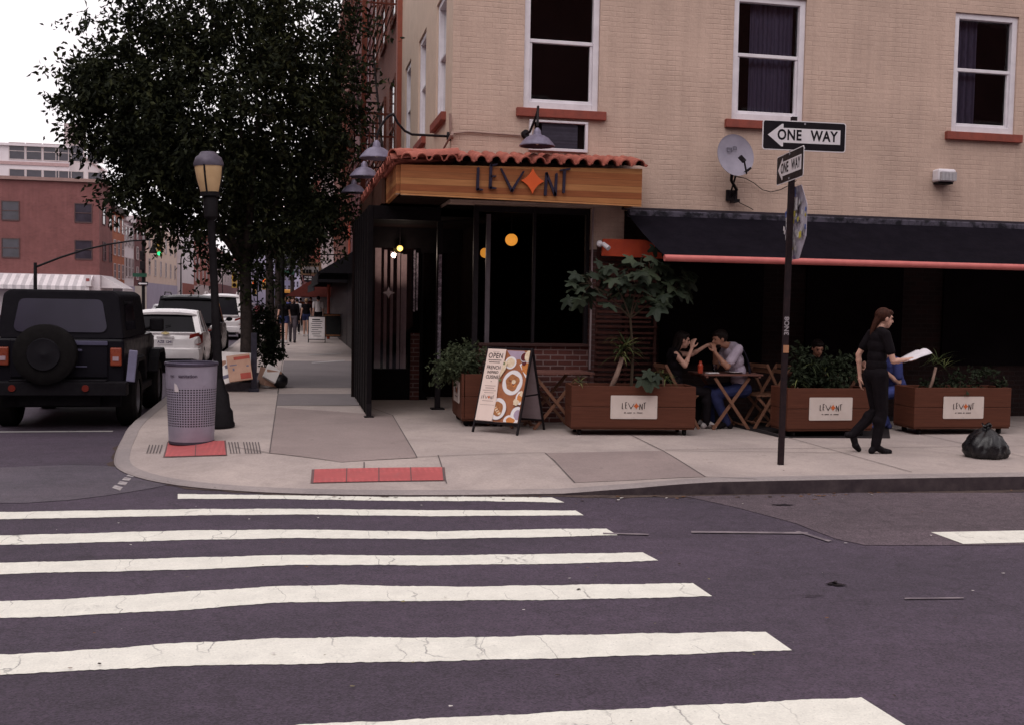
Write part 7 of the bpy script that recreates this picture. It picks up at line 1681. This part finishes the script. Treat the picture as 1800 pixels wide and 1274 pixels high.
for s_ in (a.x+.2, b.x-.2): wheel(t, s_, 81, .36, .22, 1); wheel(t, s_, 83.6, .36, .22, 1)
# iron fence line and parked-lane clutter beyond the tree, dark street posts
for px, py, Y, zt_, lab in ((497,602,34,3.4,'slim dark pole left of the walkers'),(444,600,24.5,1.1,'short dark bollard beside the parked cars')):
    p = U(px,py,Y=Y); mb = MB(); mb.tube([(p.x,Y,.12),(p.x,Y,zt_)], .045, 8); mb.lathe([(.09,0),(.09,.08),(.05,.14)], (p.x,Y,.13), 10); tag(mb.build('street_pole', iron), lab, 'pole')
c = U(505,481,Y=55); a = U(498,483,Y=55); b = U(517,478,Y=55); t = thing('street_name_sign', 'dark green street name sign on a pole down the near pavement', 'sign', (a.x,55,.15)); mb = MB(); mb.box(a.x,b.x,55,55.03,a.z,b.z+.05); mb.build('blade', M('sign_green', (.03,.09,.06)), t); mb = MB(); mb.tube([(a.x-.1,55.05,.1),(a.x-.1,55.05,U(496,452,Y=55).z)], .09, 8); mb.build('pole', iron, t)
# a dark bag at the right border of the view
c = U(1733,790,Y=10.75); bag = MB(); R0 = .24; nu, nv = 64, 40
prof = [(-.0,0),(.9,.02),(1.0,.25),(.97,.6),(.72,1.0),(.35,1.28),(.16,1.36),(.13,1.42),(.24,1.52),(.20,1.58)]
vs = []; 
for i in range(nv+1):
    u = i/nv*(len(prof)-1); k = min(int(u), len(prof)-2); f = u-k; r = max(.01, prof[k][0]*(1-f)+prof[k+1][0]*f)*R0; z = (prof[k][1]*(1-f)+prof[k+1][1]*f)*R0
    for j in range(nu):
        a = 2*PI*j/nu; w_ = 1+.05*math.sin(7*a+z*9)+.035*math.sin(13*a-z*25)+.02*math.sin(23*a+z*60)+.05*math.sin(2*a+1)
        vs.append((c.x+r*w_*math.cos(a), 10.75+r*w_*math.sin(a), .152+z*(1+.04*math.sin(3*a))))
bag.add(vs, [(i*nu+j, i*nu+(j+1)%nu, (i+1)*nu+(j+1)%nu, (i+1)*nu+j) for i in range(nv) for j in range(nu)])
tag(bag.build('rubbish_bag', M('bin_bag2', (.010,.009,.011), rough=.3, spec=.35, bs=.6, bscale=22), smooth=True), 'black tied rubbish bag on the pavement at the right edge of the view', 'rubbish bag')
# ---------------------------------------------------------------- light and view
w = bpy.data.worlds.new("World"); sc.world = w; w.use_nodes = True
nt = w.node_tree; bg = nt.nodes['Background']
sky = N(nt, 'ShaderNodeTexSky', sky_type='NISHITA', sun_disc=False); SE, SR = math.radians(58), math.radians(215)
sky.sun_elevation = SE; sky.sun_rotation = SR; sky.dust_density = 4.0; sky.air_density = 1.0
hs = N(nt, 'ShaderNodeHueSaturation', Saturation=.12); nt.links.new(sky.outputs[0], hs.inputs['Color'])
tint = mixc(nt, 1.0, hs.outputs[0], (1.03,.96,1.0), 'MULTIPLY')
cloud = mixc(nt, .82, tint, (5.9,5.5,5.65)); nt.links.new(cloud, bg.inputs[0]); bg.inputs[1].default_value = .15
sd = bpy.data.lights.new('sun', 'SUN'); sd.energy = .6; sd.angle = math.radians(50); sd.color = (1.0,.95,.90)
so = bpy.data.objects.new('sun', sd); COL.objects.link(so)
dirv = V((math.sin(SR)*math.cos(SE), math.cos(SR)*math.cos(SE), math.sin(SE)))
so.rotation_euler = (-dirv).to_track_quat('-Z', 'Y').to_euler(); so.location = (0,0,30)
vsx = sc.view_settings; vsx.view_transform = 'Standard'; vsx.look = 'None'; vsx.exposure = 0.55; vsx.gamma = 1.0; vsx.use_curve_mapping = False
